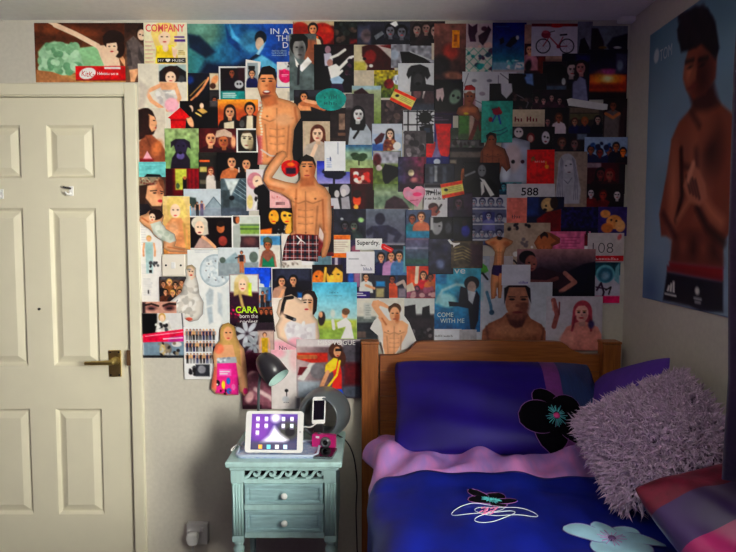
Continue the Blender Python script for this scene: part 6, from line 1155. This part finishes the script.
M_BLK = mat('black_velvet', (5, 4, 12), .9, var=.2, spec=.1)
M_EDGE = mat('mauve_stitching', (150, 90, 160), .6)
M_TEAL = mat('teal_thread', (80, 185, 190), .5)
M_PINKB = mat('pink_button', (225, 60, 140), .5)
M_PALE = mat('pale_blue_satin', (150, 195, 215), .45, var=.12, bump=.2)
M_WTHR = mat('white_thread', (205, 215, 225), .6)
def dsurf(u_, v_, l_): return cover(u_, v_, l_)
f1 = on_z(491, 498, .66)
flower(dv, dsurf, f1.x, f1.y, [(1.1, .085, .06), (2.2, .085, .06), (.0, .075, .055), (-1.1, .06, .05), (3.4, .07, .055)], M_BLK, M_EDGE, M_TEAL, M_TEAL, .008, .03, 16)
tb = NB()
for (cx, cy, a, bb, ro) in ((478, 509, .075, .034, .1), (506, 513, .085, .034, -.15), (495, 518, .06, .022, .3)):
    c = on_z(cx, cy, .66)
    ring_ = [cover(c.x + a * math.cos(k * .1745) * math.cos(ro) - bb * math.sin(k * .1745) * math.sin(ro), c.y + a * math.cos(k * .1745) * math.sin(ro) + bb * math.sin(k * .1745), .003) for k in range(36)]
    tube(tb, ring_, .0011, 5, True)
obj('leaf_stitching', tb, M_WTHR, dv, True)
tb = NB()
for k in range(14):
    c = on_z(489 + random.uniform(-8, 8), 512 + random.uniform(-3, 4), .66)
    tube(tb, [cover(c.x - .006, c.y, .003), cover(c.x + .006, c.y + .006, .006)], .0016, 5)
obj('pink_stitching', tb, mat('pink_thread', (230, 130, 180), .6), dv, True)
f2 = on_z(612, 533, .66)
flower(dv, dsurf, f2.x, f2.y, [(.6, .10, .07), (1.7, .08, .065), (2.75, .12, .07), (-2.1, .105, .085), (-1.0, .11, .085), (-.15, .13, .07)], M_PALE, mat('lavender_stitching', (120, 110, 170), .6), mat('lilac_thread', (180, 150, 200), .6), mat('plum_centre', (90, 60, 110), .6), .01, .034, 14)

# ------------------------------------------------------------------ pillows
def pillow_surf(C, U, V, hw, hh, T, seed, wr=.006, pinch=.05):
    U = U.normalized(); V = (V - U * V.dot(U)).normalized(); Nn = U.cross(V).normalized()
    rnd = random.Random(seed)
    ph = [(rnd.uniform(3, 9), rnd.uniform(3, 9), rnd.uniform(0, 6)) for _ in range(5)]
    def S(u_, v_, lift=0.0, side=1):
        au, av = min(1, abs(u_)), min(1, abs(v_))
        th = T * ((1 - au ** 2.6) ** .6) * ((1 - av ** 2.6) ** .6)
        wv = sum(math.sin(a * u_ + c * v_ + d) for a, c, d in ph) / 5 * wr * (1 - max(au, av) ** 6)
        cr_ = 1 - .075 * (u_ * v_) ** 4
        x = u_ * hw * (1 - pinch * (1 - v_ * v_) * au) * cr_
        y = v_ * hh * (1 - pinch * (1 - u_ * u_) * av) * cr_
        return C + U * x + V * y + Nn * (side * (th + lift) + wv)
    return S, U, V, Nn

def pillow(name, label, cat, S, mats, zones=None, n=36, part='pillowcase'):
    t_ = thing(name, label, cat, S(0, 0, 0, 0))
    b_ = NB()
    G = {}
    for side in (1, -1):
        for j in range(n + 1):
            for i in range(n + 1):
                u_, v_ = i / n * 2 - 1, j / n * 2 - 1
                if (i in (0, n) or j in (0, n)) and side == -1:
                    G[(side, i, j)] = G[(1, i, j)]
                else:
                    G[(side, i, j)] = b_.verts.new(S(u_, v_, 0, side))
        for j in range(n):
            for i in range(n):
                f_ = b_.faces.new((G[(side, i, j)], G[(side, i + 1, j)], G[(side, i + 1, j + 1)], G[(side, i, j + 1)]))
                if zones:
                    f_.material_index = zones((i + .5) / n * 2 - 1, (j + .5) / n * 2 - 1, side)
    obj(part, b_, None, t_, True, mats)
    return t_

# big blue pillow leaning on the headboard
pTL, pTR = on_y(397, 364, -.14), on_y(606, 366, -.14)
pBL, pBR = on_z(384, 449, .665), on_z(607, 455, .665)
C = (pTL + pTR + pBL + pBR) / 4
U = ((pTR + pBR) - (pTL + pBL)) / 2
V = ((pTL + pTR) - (pBL + pBR)) / 2
Sb, U_, V_, N_ = pillow_surf(C, U, V, U.length / 2 * 1.02, V.length / 2 * 1.10, .078, 3, .018, .075)
M_PB = mat('indigo_satin', (30, 12, 116), .5, var=.3, scale=6, bump=.25, spec=.22)
M_PS1 = mat('plum_stripe', (120, 50, 130), .45, var=.2, scale=40, bump=.2)
M_PS2 = mat('ribbed_teal_blue', (30, 55, 110), .5, var=.35, scale=30, bump=.5, stretch=(8, .4, .4))
def zone(u_, v_, side):
    if side < 0: return 0
    return 0 if u_ < .44 else (1 if u_ < .60 else 2)
pb = pillow('pillow', 'indigo pillow with black flower applique leaning on the headboard', 'pillow', Sb, [M_PB, M_PS1, M_PS2], zone, 50)
if N_.y > 0:
    def fs(u_, v_, l_): return Sb(u_ / (U.length / 2), v_ / (V.length / 2), l_, -1)
else:
    def fs(u_, v_, l_): return Sb(u_ / (U.length / 2), v_ / (V.length / 2), l_, 1)
cc = (540 - 495) / 640 * 2.52
flower(pb, fs, cc + .01, -.098, [(1.95, .125, .105), (.75, .13, .10), (3.2, .135, .12), (4.25, .12, .12), (-.45, .14, .11)], M_BLK, M_EDGE, M_TEAL, M_PINKB, .012, .036, 26)

# purple pillow propped in the corner
Cp = Vector((.886, -.415, .806))
Sp, _, _, _ = pillow_surf(Cp, Vector((.05, -.41, .15)), Vector((.26, .08, .42)), .27, .175, .05, 8, .006, .01)
pillow('pillow', 'plain violet pillow propped in the corner behind the shaggy cushion', 'pillow', Sp, [mat('violet_cotton', (82, 40, 156), .7, var=.15, scale=20, bump=.1)])

# shaggy cushion
kL, kT, kB = Vector((.655, -.60, .80)), Vector((.985, -.66, .975)), Vector((.715, -.97, .67))
C = (kT + kB) / 2
Sf, Uf, Vf, Nf = pillow_surf(C, (kT - kL), (kL - kB), (kT - kL).length / 2, (kL - kB).length / 2, .058, 4, .006, .02)
M_FUR = mat('mauve_grey_shag', (216, 188, 214), .85, var=.4, scale=60, sheen=.3)
cs = pillow('cushion', 'mauve grey shaggy square cushion resting on the bed', 'cushion', Sf, [mat('mauve_backing', (110, 92, 112), .9, var=.1)], None, 24, 'cushion_cover')
b = NB()
rnd = random.Random(11)
sgn = 1 if Nf.y < 0 else -1
for k in range(6500):
    u_, v_ = rnd.uniform(-1, 1), rnd.uniform(-1, 1)
    side = sgn if rnd.random() < .82 else -sgn
    p0 = Sf(u_, v_, 0, side)
    nn = (Nf * side).normalized()
    out = (Uf * u_ * abs(u_) + Vf * v_ * abs(v_)) * .9
    dr = (nn * .7 + out + Vector((rnd.gauss(0, .45), rnd.gauss(0, .45), rnd.gauss(-.15, .45)))).normalized()
    L = rnd.uniform(.026, .046)
    p1 = p0 + dr * L * .55
    p2 = p1 + (dr + Vector((rnd.gauss(0, .5), rnd.gauss(0, .5), -.45 + rnd.gauss(0, .4)))).normalized() * L * .5
    sd = dr.cross(Vector((rnd.random() - .5, rnd.random() - .5, rnd.random() - .5))).normalized() * rnd.uniform(.0022, .0034)
    sd2 = dr.cross(sd).normalized() * sd.length
    A = [b.verts.new(p0 + q) for q in (sd, -sd * .5 + sd2, -sd * .5 - sd2)]
    B = [b.verts.new(p1 + q) for q in (sd, -sd * .5 + sd2, -sd * .5 - sd2)]
    T_ = b.verts.new(p2)
    for i in range(3):
        b.faces.new((A[i], A[(i + 1) % 3], B[(i + 1) % 3], B[i])); b.faces.new((B[i], B[(i + 1) % 3], T_))
tag(obj('shag_pile', b, M_FUR, cs), kind='stuff')

# magenta cushion nearest the window
Cm = Vector((.868, -1.265, .735))
Sm, Um, Vm, Nm = pillow_surf(Cm, Vector((.5, .12, .06)), Vector((-.10, .38, .20)), .18, .205, .07, 9, .012, .03)
M_MG = mat('magenta_satin', (150, 8, 84), .34, var=.3, scale=9, bump=.3, sheen=.3)
M_PV = mat('purple_satin', (46, 14, 76), .38, var=.3, scale=9, bump=.3, sheen=.3)
M_RD = mat('crimson_ruched', (104, 8, 40), .5, var=.5, scale=30, bump=.6)
def zone(u_, v_, side):
    return 2 if v_ > .55 else (1 if v_ > .05 else 0)
pillow('cushion', 'magenta and purple banded satin cushion in front of the shaggy one', 'cushion', Sm, [M_MG, M_PV, M_RD], zone, 40, 'cushion_cover')

# ================================================================== BEDSIDE CABINET
M_DUCK = mat('duck_egg_paint', (172, 208, 205), .5, var=.12, scale=14, bump=.06, stretch=(3, 3, 1))
M_DUCKW = mat('duck_egg_washed', (150, 186, 190), .55, var=.22, scale=16, bump=.08, stretch=(1, 1, 6))
M_BLACKG = mat('gap_shade_black', (14, 14, 18), .9)  # shade inside the fretwork opening, put in as a black colour
M_KNOB = mat('pearl_knob', (225, 228, 224), .25, var=.05)
FY = -.385
def fx(px): return on_y(px, 500, FY).x
def fz(py): return on_y(285, py, FY).z
ZT = on_y(283, 462.5, -.41).z
X0, X1 = on_y(224.5, 463, -.41).x, on_y(342, 463, -.41).x
st = thing('bedside_cabinet', 'pale duck-egg bedside cabinet with scroll fretwork and two drawers', 'cabinet', ((X0 + X1) / 2, -.21, 0))
b = NB()
box(b, X0, X1, -.41, -.035, ZT - .022, ZT, .006)
box(b, X0 + .012, X1 - .012, -.398, -.04, ZT - .036, ZT - .020, .005)
obj('top', b, M_DUCK, st)
bx0, bx1 = fx(231), fx(336)
zb = fz(538)
zt2 = ZT - .034
b = NB()
box(b, bx0, bx0 + .018, FY + .012, -.05, zb, zt2); obj('side_panel', b, M_DUCK, st)
b = NB(); box(b, bx1 - .018, bx1, FY + .012, -.05, zb, zt2); obj('side_panel', b, M_DUCK, st)
b = NB(); box(b, bx0 + .018, bx1 - .018, -.062, -.05, zb, zt2); obj('back_panel', b, M_DUCK, st)
b = NB(); box(b, bx0 + .018, bx1 - .018, FY + .02, -.062, zb, zb + .015); obj('bottom_panel', b, M_DUCK, st)
# front frame rails
f0, f1_ = fx(244), fx(323.5)
zfa, zfb = fz(469.2), fz(479.5)
zd = [(fz(505), fz(483.5)), (fz(532.5), fz(510))]
b = NB()
box(b, bx0, f0, FY, FY + .02, zfb - .012, zt2, .001)
box(b, f1_, bx1, FY, FY + .02, zfb - .012, zt2, .001)
box(b, f0, f1_, FY, FY + .02, zfa, zt2, .001)
box(b, f0, f1_, FY, FY + .02, zd[0][1], zfb, .001)
box(b, f0, f1_, FY, FY + .02, zd[1][1], zd[0][0], .001)
box(b, f0, f1_, FY, FY + .02, zb, zd[1][0], .001)
obj('front_frame', b, M_DUCK, st)
b = NB(); box(b, f0 - .002, f1_ + .002, FY + .03, FY + .034, zfb - .002, zfa + .002); obj('fretwork_shade_panel', b, M_BLACKG, st)  # added black sheet painting the dark interior seen through the scrolls
# running scroll
nrep = 5
pw = (f1_ - f0) / nrep
H = zfa - zfb
for k in range(nrep):
    b = NB()
    cx, cz = f0 + (k + .5) * pw, (zfa + zfb) / 2
    pts = []
    # S-shaped wave: sweeps from bottom left over the crest and curls inwards
    wav = [(-.62, -.42), (-.40, -.40), (-.22, -.22), (-.08, .10), (.08, .34), (.26, .42), (.42, .30), (.46, .06), (.36, -.14), (.22, -.16), (.14, -.02), (.20, .10)]
    sp_ = spline([(cx + a * pw, FY + .014, cz + c * H) for a, c in wav], 5)
    n_ = len(sp_)
    hw_ = [H * (.12 if i < n_ * .75 else .12 * (1.25 - (i / n_))*2.2) for i in range(n_)]
    L_, R_ = [], []
    for i, p_ in enumerate(sp_):
        a = sp_[max(0, i - 1)]; c = sp_[min(n_ - 1, i + 1)]
        d_ = (c - a).normalized(); q = Vector((-d_.z, 0, d_.x)) * max(.0012, hw_[i])
        L_.append((p_ + q)); R_.append((p_ - q))
    fl_, fr_, bl_, br_ = [[b.verts.new(v_ + Vector((0, o_, 0))) for v_ in A] for A, o_ in ((L_, -.010), (R_, -.010), (L_, .008), (R_, .008))]
    for i in range(n_ - 1):
        b.faces.new((fl_[i], fl_[i + 1], fr_[i + 1], fr_[i])); b.faces.new((fl_[i], bl_[i], bl_[i + 1], fl_[i + 1])); b.faces.new((fr_[i], fr_[i + 1], br_[i + 1], br_[i]))
    obj('scroll', b, M_DUCK, st)
# fluted pilasters
for a0, a1 in ((232, 243), (324.5, 335.5)):
    x0, x1 = fx(a0), fx(a1)
    b = NB(); box(b, x0, x1, FY + .004, FY + .02, zb, zfb - .012)
    pil = obj('pilaster', b, M_DUCK, st)
    for k in range(4):
        xc = x0 + (x1 - x0) * (k + .5) / 4
        b = NB(); tube(b, [(xc, FY + .003, zb + .008), (xc, FY + .003, zfb - .018)], (x1 - x0) / 11, 8); obj('reed', b, M_DUCK, pil, True)
# drawers
for z0, z1 in zd:
    x0, x1 = f0 + .002, f1_ - .002
    b = NB()
    def ring(i, y): return [b.verts.new((x, y, z)) for x, z in ((x0 + i, z0 + i), (x1 - i, z0 + i), (x1 - i, z1 - i), (x0 + i, z1 - i))]
    z0 += .0015; z1 -= .0015
    rs = [ring(0, FY + .3), ring(0, FY - .002), ring(.003, FY - .005), ring(.012, FY - .005), ring(.015, FY + .002), ring(.019, FY + .002), ring(.022, FY - .002)]
    for A, B in zip(rs[:-1], rs[1:]):
        for k in range(4): b.faces.new((A[k], A[(k + 1) % 4], B[(k + 1) % 4], B[k]))
    b.faces.new(rs[-1])
    dro = obj('drawer', b, M_DUCKW, st)
    b = NB(); lathe(b, [(.005, 0), (.005, .008), (.011, .013), (.0125, .019), (.009, .025), (.001, .027)], Matrix.Translation(((x0 + x1) / 2 + .004, FY - .002, (z0 + z1) / 2)) @ Matrix.Rotation(math.pi / 2, 4, 'X'), 16)
    obj('knob', b, M_KNOB, dro, True)
# turned legs
for xl in (bx0 + .022, bx1 - .022):
    for yl in (FY + .028, -.075):
        b = NB()
        box(b, xl - .022, xl + .022, yl - .022, yl + .022, zb - .02, zb, .002)
        lathe(b, [(.012, 0), (.014, .03), (.012, zb * .35), (.017, zb * .7), (.021, zb - .05), (.014, zb - .038), (.020, zb - .03), (.020, zb - .02)], Matrix.Translation((xl, yl, 0)), 18)
        obj('leg', b, M_DUCK, st, True)

# ------------------------------------------------------------------ things on the cabinet
# tray
ta0, ta1 = on_z(235, 456, ZT + .01), on_z(317, 456, ZT + .01)
yb_ = ta0.y + .17
def rrect(x0, x1, y0, y1, r_, n=6):
    out = []
    for cx, cy, a0 in ((x1 - r_, y0 + r_, -math.pi / 2), (x1 - r_, y1 - r_, 0), (x0 + r_, y1 - r_, math.pi / 2), (x0 + r_, y0 + r_, math.pi)):
        for k in range(n + 1):
            a = a0 + k / n * math.pi / 2
            out.append((cx + r_ * math.cos(a), cy + r_ * math.sin(a)))
    return out
ty = thing('tray', 'pale blue patterned tray under the tablet', 'tray', ((ta0.x + ta1.x) / 2, ta0.y + .1, ZT))
o_ = rrect(ta0.x, ta1.x, ta0.y, yb_, .03)
b = NB(); prism(b, o_, lambda u_, v_, t_: (u_, v_, ZT + t_), .001, .006); obj('tray_base', b, mat('blue_floral', (120, 150, 205), .4, scale=60, col2=(200, 210, 225)), ty)
b = NB(); tube(b, [(x, y, ZT + .010) for x, y in o_], .005, 8, True); obj('rim', b, mat('pale_rim', (190, 205, 225), .4), ty, True)
# tablet -----------------------------------------------------------------
BL, BR = on_z(244.5, 452.5, ZT + .012), on_z(302.5, 453, ZT + .012)
Wt = (BR - BL).length
Ht = Wt * .70
Ux = (BR - BL).normalized()
Yd = Vector((0, 0, 1)).cross(Ux)                  # pointing away from the camera
Vx = (Vector((0, 0, 1)) * math.cos(math.radians(17)) + Yd * math.sin(math.radians(17))).normalized()
Nx = Ux.cross(Vx)                                  # towards the camera
def tab(u_, v_, t_): return BL + Ux * u_ + Vx * v_ + Nx * t_
tb_ = thing('tablet', 'white tablet with lit home screen leaning on the tray', 'tablet', BL)
b = NB(); prism(b, rrect(0, Wt, 0, Ht, .012), tab, -.009, 0); obj('tablet_body', b, M_WPLAS, tb_)
sx0, sx1, sy0, sy1 = Wt * .10, Wt * .90, Ht * .07, Ht * .93
SC_FRAME = (tab, sx0, sx1, sy0, sy1, tb_)
b = NB(); lathe(b, [(.004, 0), (.004, .0006)], Matrix.Translation(tab(Wt * .95, Ht / 2, 0)) @ Nx.to_track_quat('Z', 'Y').to_matrix().to_4x4(), 14); obj('home_button', b, mat('grey_ring', (190, 190, 190), .4), tb_)
b = NB(); prism(b, [(Wt * .35, 0), (Wt * .65, 0), (Wt * .65, .012), (Wt * .35, .012)], lambda u_, v_, t_: BL + Ux * u_ + Yd * (t_ + .0) + Vector((0, 0, v_ - .004)), .012, .075)
obj('stand', b, M_WPLAS, tb_)
# ring speaker dock --------------------------------------------------------
rc = on_z(322, 440, ZT)
rc = Vector((rc.x, -.145, ZT))
RO = 25.5 / 640 * 2.58
dk = thing('speaker_dock', 'dark grey ring-shaped speaker dock on the cabinet', 'speaker', rc)
Mr = Matrix.Translation((rc.x, rc.y, ZT + RO * .985)) @ Matrix.Rotation(math.radians(-17), 4, 'Z') @ Matrix.Rotation(math.radians(90), 4, 'X')
b = NB()
pr = [(.70, -.045), (.68, -.02), (.69, .015), (.71, .035), (.75, .043), (.80, .040), (.90, .022), (.97, -.005), (1.0, -.035), (.985, -.06), (.93, -.075), (.80, -.08), (.68, -.07)]
n_ = 48
rings = [[b.verts.new(Mr @ Vector((r_ * RO * math.cos(k * 2 * math.pi / n_), r_ * RO * math.sin(k * 2 * math.pi / n_), h))) for k in range(n_)] for r_, h in pr]
for i in range(len(pr)):
    A, B = rings[i], rings[(i + 1) % len(pr)]
    for k in range(n_): b.faces.new((A[k], A[(k + 1) % n_], B[(k + 1) % n_], B[k]))
obj('ring_shell', b, mat('charcoal_plastic', (92, 100, 104), .3, var=.1, coat=.3), dk, True)
b = NB(); box(b, rc.x - .04, rc.x + .03, -.225, -.11, ZT, ZT + .012, .004)
obj('dock_foot', b, mat('black_plastic', (26, 26, 28), .4), dk)
# docked phone
ph = on_y(318.5, 424, -.215)
pw_, phh = .052, .105
tl = math.radians(14)
px_, pv_, pn_ = Vector((1, .12, 0)).normalized(), None, None
pv_ = (Vector((0, 0, 1)) * math.cos(tl) + Vector((.08, 1, 0)) * math.sin(tl)).normalized()
pn_ = px_.cross(pv_)
def phn(u_, v_, t_): return Vector((ph.x, ph.y, ph.z)) + px_ * u_ + pv_ * v_ + pn_ * t_
pt = thing('smartphone', 'white smartphone standing in the ring speaker dock', 'phone', ph)
b = NB(); prism(b, rrect(-pw_ / 2, pw_ / 2, 0, phh, .008), phn, -.008, 0); obj('phone_body', b, M_WPLAS, pt)
b = NB(); prism(b, rrect(-pw_ / 2 + .005, pw_ / 2 - .005, .016, phh - .014, .001, 2), phn, 0, .0006); obj('screen', b, mat('black_glass', (6, 6, 9), .08), pt)
b = NB(); box(b, ph.x - .018, ph.x + .018, ph.y - .008, ph.y + .014, ZT + .01, ph.z + .001, .003); obj('dock_cradle', b, MATS['black_plastic'], dk)
# white cable from the phone
b = NB(); tube(b, spline([(ph.x - .008, ph.y - .008, ph.z + .004), (ph.x - .03, ph.y - .02, ph.z - .006), on_y(304, 427, -.27), on_y(301, 431, -.27), on_y(296, 434, -.2), on_y(285, 438, -.16)], 8), .0025, 8)
tag(obj('charging_cable', b, M_WPLAS, None, True), 'white charging cable looping from the docked phone', 'cable')
b = NB(); tube(b, spline([on_z(243, 446, ZT + .017), on_z(237, 445, ZT + .018), on_z(232.5, 448, ZT + .012), on_z(231, 451, ZT + .004), on_z(234, 449, ZT + .004), on_z(239, 443, ZT + .004)], 8), .0022, 8)
tag(obj('charging_cable', b, M_WPLAS, None, True), 'white cable curled at the corner of the tray', 'cable')
# pink compact camera
cm = on_z(325, 444, ZT)
cm = Vector((cm.x, -.275, ZT))
ca = math.radians(-14)
cu_ = Vector((math.cos(ca), math.sin(ca), 0)); cn_ = Vector((cu_.y, -cu_.x, 0))
def cpt(u_, v_, t_): return Vector((cm.x, cm.y + .02, ZT)) + cu_ * u_ + Vector((0, 0, v_)) + cn_ * t_
ct = thing('compact_camera', 'pink compact camera beside the ring speaker', 'camera', (cm.x, cm.y + .02, ZT))
b = NB(); prism(b, rrect(-.046, .046, 0, .056, .007), cpt, -.011, .011); obj('camera_body', b, mat('metallic_pink', (214, 40, 128), .3, .3, var=.06), ct)
ml = Matrix.Translation(cpt(.010, .028, .011)) @ cn_.to_track_quat('Z', 'Y').to_matrix().to_4x4()
b = NB(); lathe(b, [(.021, 0), (.021, .005), (.017, .006), (.017, .010), (.012, .0105), (.010, .008)], ml, 24); ln = obj('lens_barrel', b, mat('grey_metal', (120, 120, 125), .35, .7), ct, True)
b = NB(); lathe(b, [(.010, .0082), (.001, .0092)], ml, 20); obj('lens_glass', b, MATS['black_glass'], ln, True)
b = NB(); prism(b, [(-.030, .041), (-.016, .041), (-.016, .049), (-.030, .049)], cpt, .011, .012); obj('flash', b, M_WPLAS, ct)
b = NB(); lathe(b, [(.007, 0), (.007, .003)], Matrix.Translation(cpt(-.02, .056, 0)), 12); obj('shutter_button', b, MATS['grey_metal'], ct)
# black phone lying flat
bp_ = on_z(325, 455, ZT)
t = thing('smartphone', 'black smartphone lying flat on the cabinet in front of the pink camera', 'phone', (bp_.x, bp_.y, ZT))
def fl(u_, v_, t_): return Vector((bp_.x, bp_.y, ZT)) + Vector((u_ * .98 - v_ * -.15, v_ * .98 - u_ * .12, t_))
b = NB(); prism(b, rrect(-.037, .037, -.048, .055, .009), fl, .001, .010); obj('phone_body', b, mat('chrome_edge', (150, 152, 160), .25, .9), t)
b = NB(); prism(b, rrect(-.034, .034, -.045, .052, .008), fl, .010, .0112); obj('screen', b, MATS['black_glass'], t)
# desk lamp ----------------------------------------------------------------
LY = -.13
lb = on_z(258.5, 436, ZT); lb = Vector((on_y(258.5, 410, LY).x, LY, ZT))
lt = thing('desk_lamp', 'grey desk lamp with dark dome shade behind the tablet', 'lamp', lb)
M_LAMP = mat('charcoal_lacquer', (44, 42, 48), .35, var=.1, coat=.2)
M_STEM = mat('steel_grey', (110, 122, 126), .35, .6)
b = NB(); lathe(b, [(.055, 0), (.055, .008), (.048, .014), (.012, .018), (.008, .03)], Matrix.Translation(lb), 28); obj('base', b, M_LAMP, lt, True)
ltp = on_y(261, 374, LY)
b = NB(); tube(b, spline([lb + Vector((0, 0, .015)), lb + Vector((0, 0, .1)), on_y(258.5, 400, LY), on_y(259, 384, LY), ltp], 6), .0055, 10); obj('stem', b, M_STEM, lt, True)
apex = on_y(261.5, 356.5, LY)
mouth = on_y(278.5, 378, LY - .045)
ax = (mouth - apex); Lh = ax.length; ax.normalize()
Ms = Matrix.Translation(apex) @ ax.to_track_quat('Z', 'Y').to_matrix().to_4x4()
RM = 12.6 / 640 * 2.5
prf = [(.014, -.006), (.026, 0), (.036, .012), (.044, .03), (.049, .055), (RM, Lh)]
b = NB(); lathe(b, prf, Ms, 32, False); bmesh.ops.contextual_create(b, geom=[v for v in b.verts[:32]])
sh = obj('shade', b, M_LAMP, lt, True); md = sh.modifiers.new('thick', 'SOLIDIFY'); md.thickness = .0015; md.offset = -1
b = NB(); lathe(b, [(r_ - .003, h) for r_, h in prf[1:]], Ms, 32, False)
obj('shade_lining', b, mat('mint_white_lining', (190, 222, 214), .35), sh, True)
b = NB(); lathe(b, [(.008, .02), (.012, .03), (.022, .05), (.024, .062), (.016, .076), (.002, .083)], Ms, 20); obj('bulb', b, mat('opal_bulb', (225, 240, 236), .3), lt, True)
b = NB(); lathe(b, [(.0095, -.012), (.0095, .012)], Matrix.Translation(ltp) @ Matrix.Rotation(math.pi / 2, 4, 'X'), 14); obj('swivel_joint', b, M_STEM, lt, True)
b = NB(); tube(b, [ltp, ltp + (apex + ax * .03 - ltp) * .8], .006, 10); obj('shade_bracket', b, M_STEM, lt, True)
# black mains cable down between cabinet and bed
b = NB()
tube(b, spline([(rc.x + .06, -.13, ZT + .012), on_y(345, 440, -.12), on_y(351, 449, -.10), on_y(355, 463, -.09), on_y(357, 485, -.08), on_y(356, 510, -.07), on_y(357, 545, -.06), (on_y(356, 545, -.06).x, -.05, .03), (on_y(340, 545, -.06).x, -.06, .008)], 8), .003, 8)
tag(obj('mains_cable', b, mat('black_cable', (20, 20, 22), .5), None, True), 'black mains cable hanging between the cabinet and the bed', 'cable')

# ================================================================== WALL FITTINGS
sw = on_y(174.2, 265.2, 0)
t = thing('light_switch', 'square white light switch on the wall beside the door', 'light switch', (sw.x, 0, sw.z))
b = NB(); box(b, sw.x - .048, sw.x + .048, -.011, 0, sw.z - .045, sw.z + .045, .003); obj('switch_plate', b, mat('ivory_plastic', (236, 228, 212), .35), t)
b = NB(); box(b, sw.x - .008, sw.x + .008, -.016, -.009, sw.z - .013, sw.z + .013, .0015); obj('rocker', b, M_WPLAS, t)
for dx in (-.031, .031):
    b = NB(); lathe(b, [(.0045, 0), (.0045, .0015)], Matrix.Translation((sw.x + dx, -.011, sw.z)) @ Matrix.Rotation(math.pi / 2, 4, 'X'), 10); obj('screw', b, M_DARKM, t)
so = on_y(199, 531, 0)
t = thing('wall_socket', 'white wall socket low beside the bedside cabinet', 'socket', (so.x, 0, so.z))
b = NB(); box(b, so.x - .045, so.x + .045, -.032, 0, so.z - .045, so.z + .045, .003); obj('socket_box', b, mat('grey_white_plastic', (200, 198, 194), .4), t)
b = NB(); box(b, so.x + .016, so.x + .028, -.036, -.03, so.z + .014, so.z + .032, .001); obj('rocker', b, M_WPLAS, t)
t = thing('mains_plug', 'white mains plug pushed into the wall socket', 'plug', (so.x - .014, -.032, so.z - .01))
b = NB()
prism(b, [(-.021, .022), (.019, .022), (.023, .006), (.019, -.026), (-.017, -.026), (-.025, .006)], lambda u_, v_, t_: (so.x - .014 + u_, t_, so.z - .008 + v_), -.066, -.0325)
bmesh.ops.bevel(b, geom=list(b.edges), offset=.004, segments=2, affect='EDGES')
obj('plug_body', b, M_WPLAS, t, False)
b = NB(); tube(b, spline([(so.x - .014, -.052, so.z - .032), (so.x - .012, -.05, so.z - .07), (so.x - .002, -.04, so.z - .13), (so.x + .01, -.04, so.z - .2), (so.x + .05, -.05, .01), (so.x + .2, -.06, .006)], 6), .0035, 8); obj('lead', b, mat('grey_lead', (190, 190, 188), .5), t, True)
# ------------------------------------------------------------------ lit tablet screen (flat picture, drawn in screen pixels 0..100 x 0..72)
tabf, sx0, sx1, sy0, sy1, tpar = SC_FRAME
X, Y = np.meshgrid(np.linspace(0, 100, 101), np.linspace(0, 72, 73))
rn = random.Random(2)
ops = [gv((90, 60, 140), (40, 50, 90)), e(18, 30, 24, 30, (110, 60, 150), 0, 20), e(82, 34, 26, 22, (60, 60, 56), 0, 16), p([(20, 60), (40, 44), (50, 26), (62, 40), (80, 52), (72, 60)], (250, 246, 255), 10), e(52, 8, 9, 8, 'w', 0, 10), e(84, 36, 11, 9, (36, 34, 36), 0, 3), r(0, 56, 100, 72, (70, 66, 90), 8)]
for i in range(5):
    for j in range(3):
        if j == 2 and i > 0: continue
        if i == 2 and j == 1: continue
        ops += [r(10 + i * 18.5, 6 + j * 14, 17 + i * 18.5, 13.5 + j * 14, rn.choice(['w', (236, 230, 250), (220, 236, 240)]), 1.5), r(10 + i * 18.5, 15 + j * 14, 17 + i * 18.5, 16 + j * 14, 'lv', 1)]
for k, c in enumerate(((240, 170, 70), (110, 220, 230), 'w', (200, 236, 255))):
    ops += [r(17 + k * 18, 62, 25 + k * 18, 70, c, 1.5)]
C = paint(X, Y, 'pu', ops)
o3 = np.array(tabf(sx0, sy1, .0008)); du = np.array(tabf(sx1, sy1, .0008)) - o3; dv3 = np.array(tabf(sx0, sy0, .0008)) - o3
xyz = o3 + (X / 100)[..., None] * du + (Y / 72)[..., None] * dv3
me = grid_mesh('screen', X, Y, xyz, C, None, M_SCREEN)
so_ = bpy.data.objects.new('screen', me); link(so_, tpar); so_.matrix_parent_inverse = world_of(tpar).inverted()
tag(so_, 'lit home screen with rows of app icons')
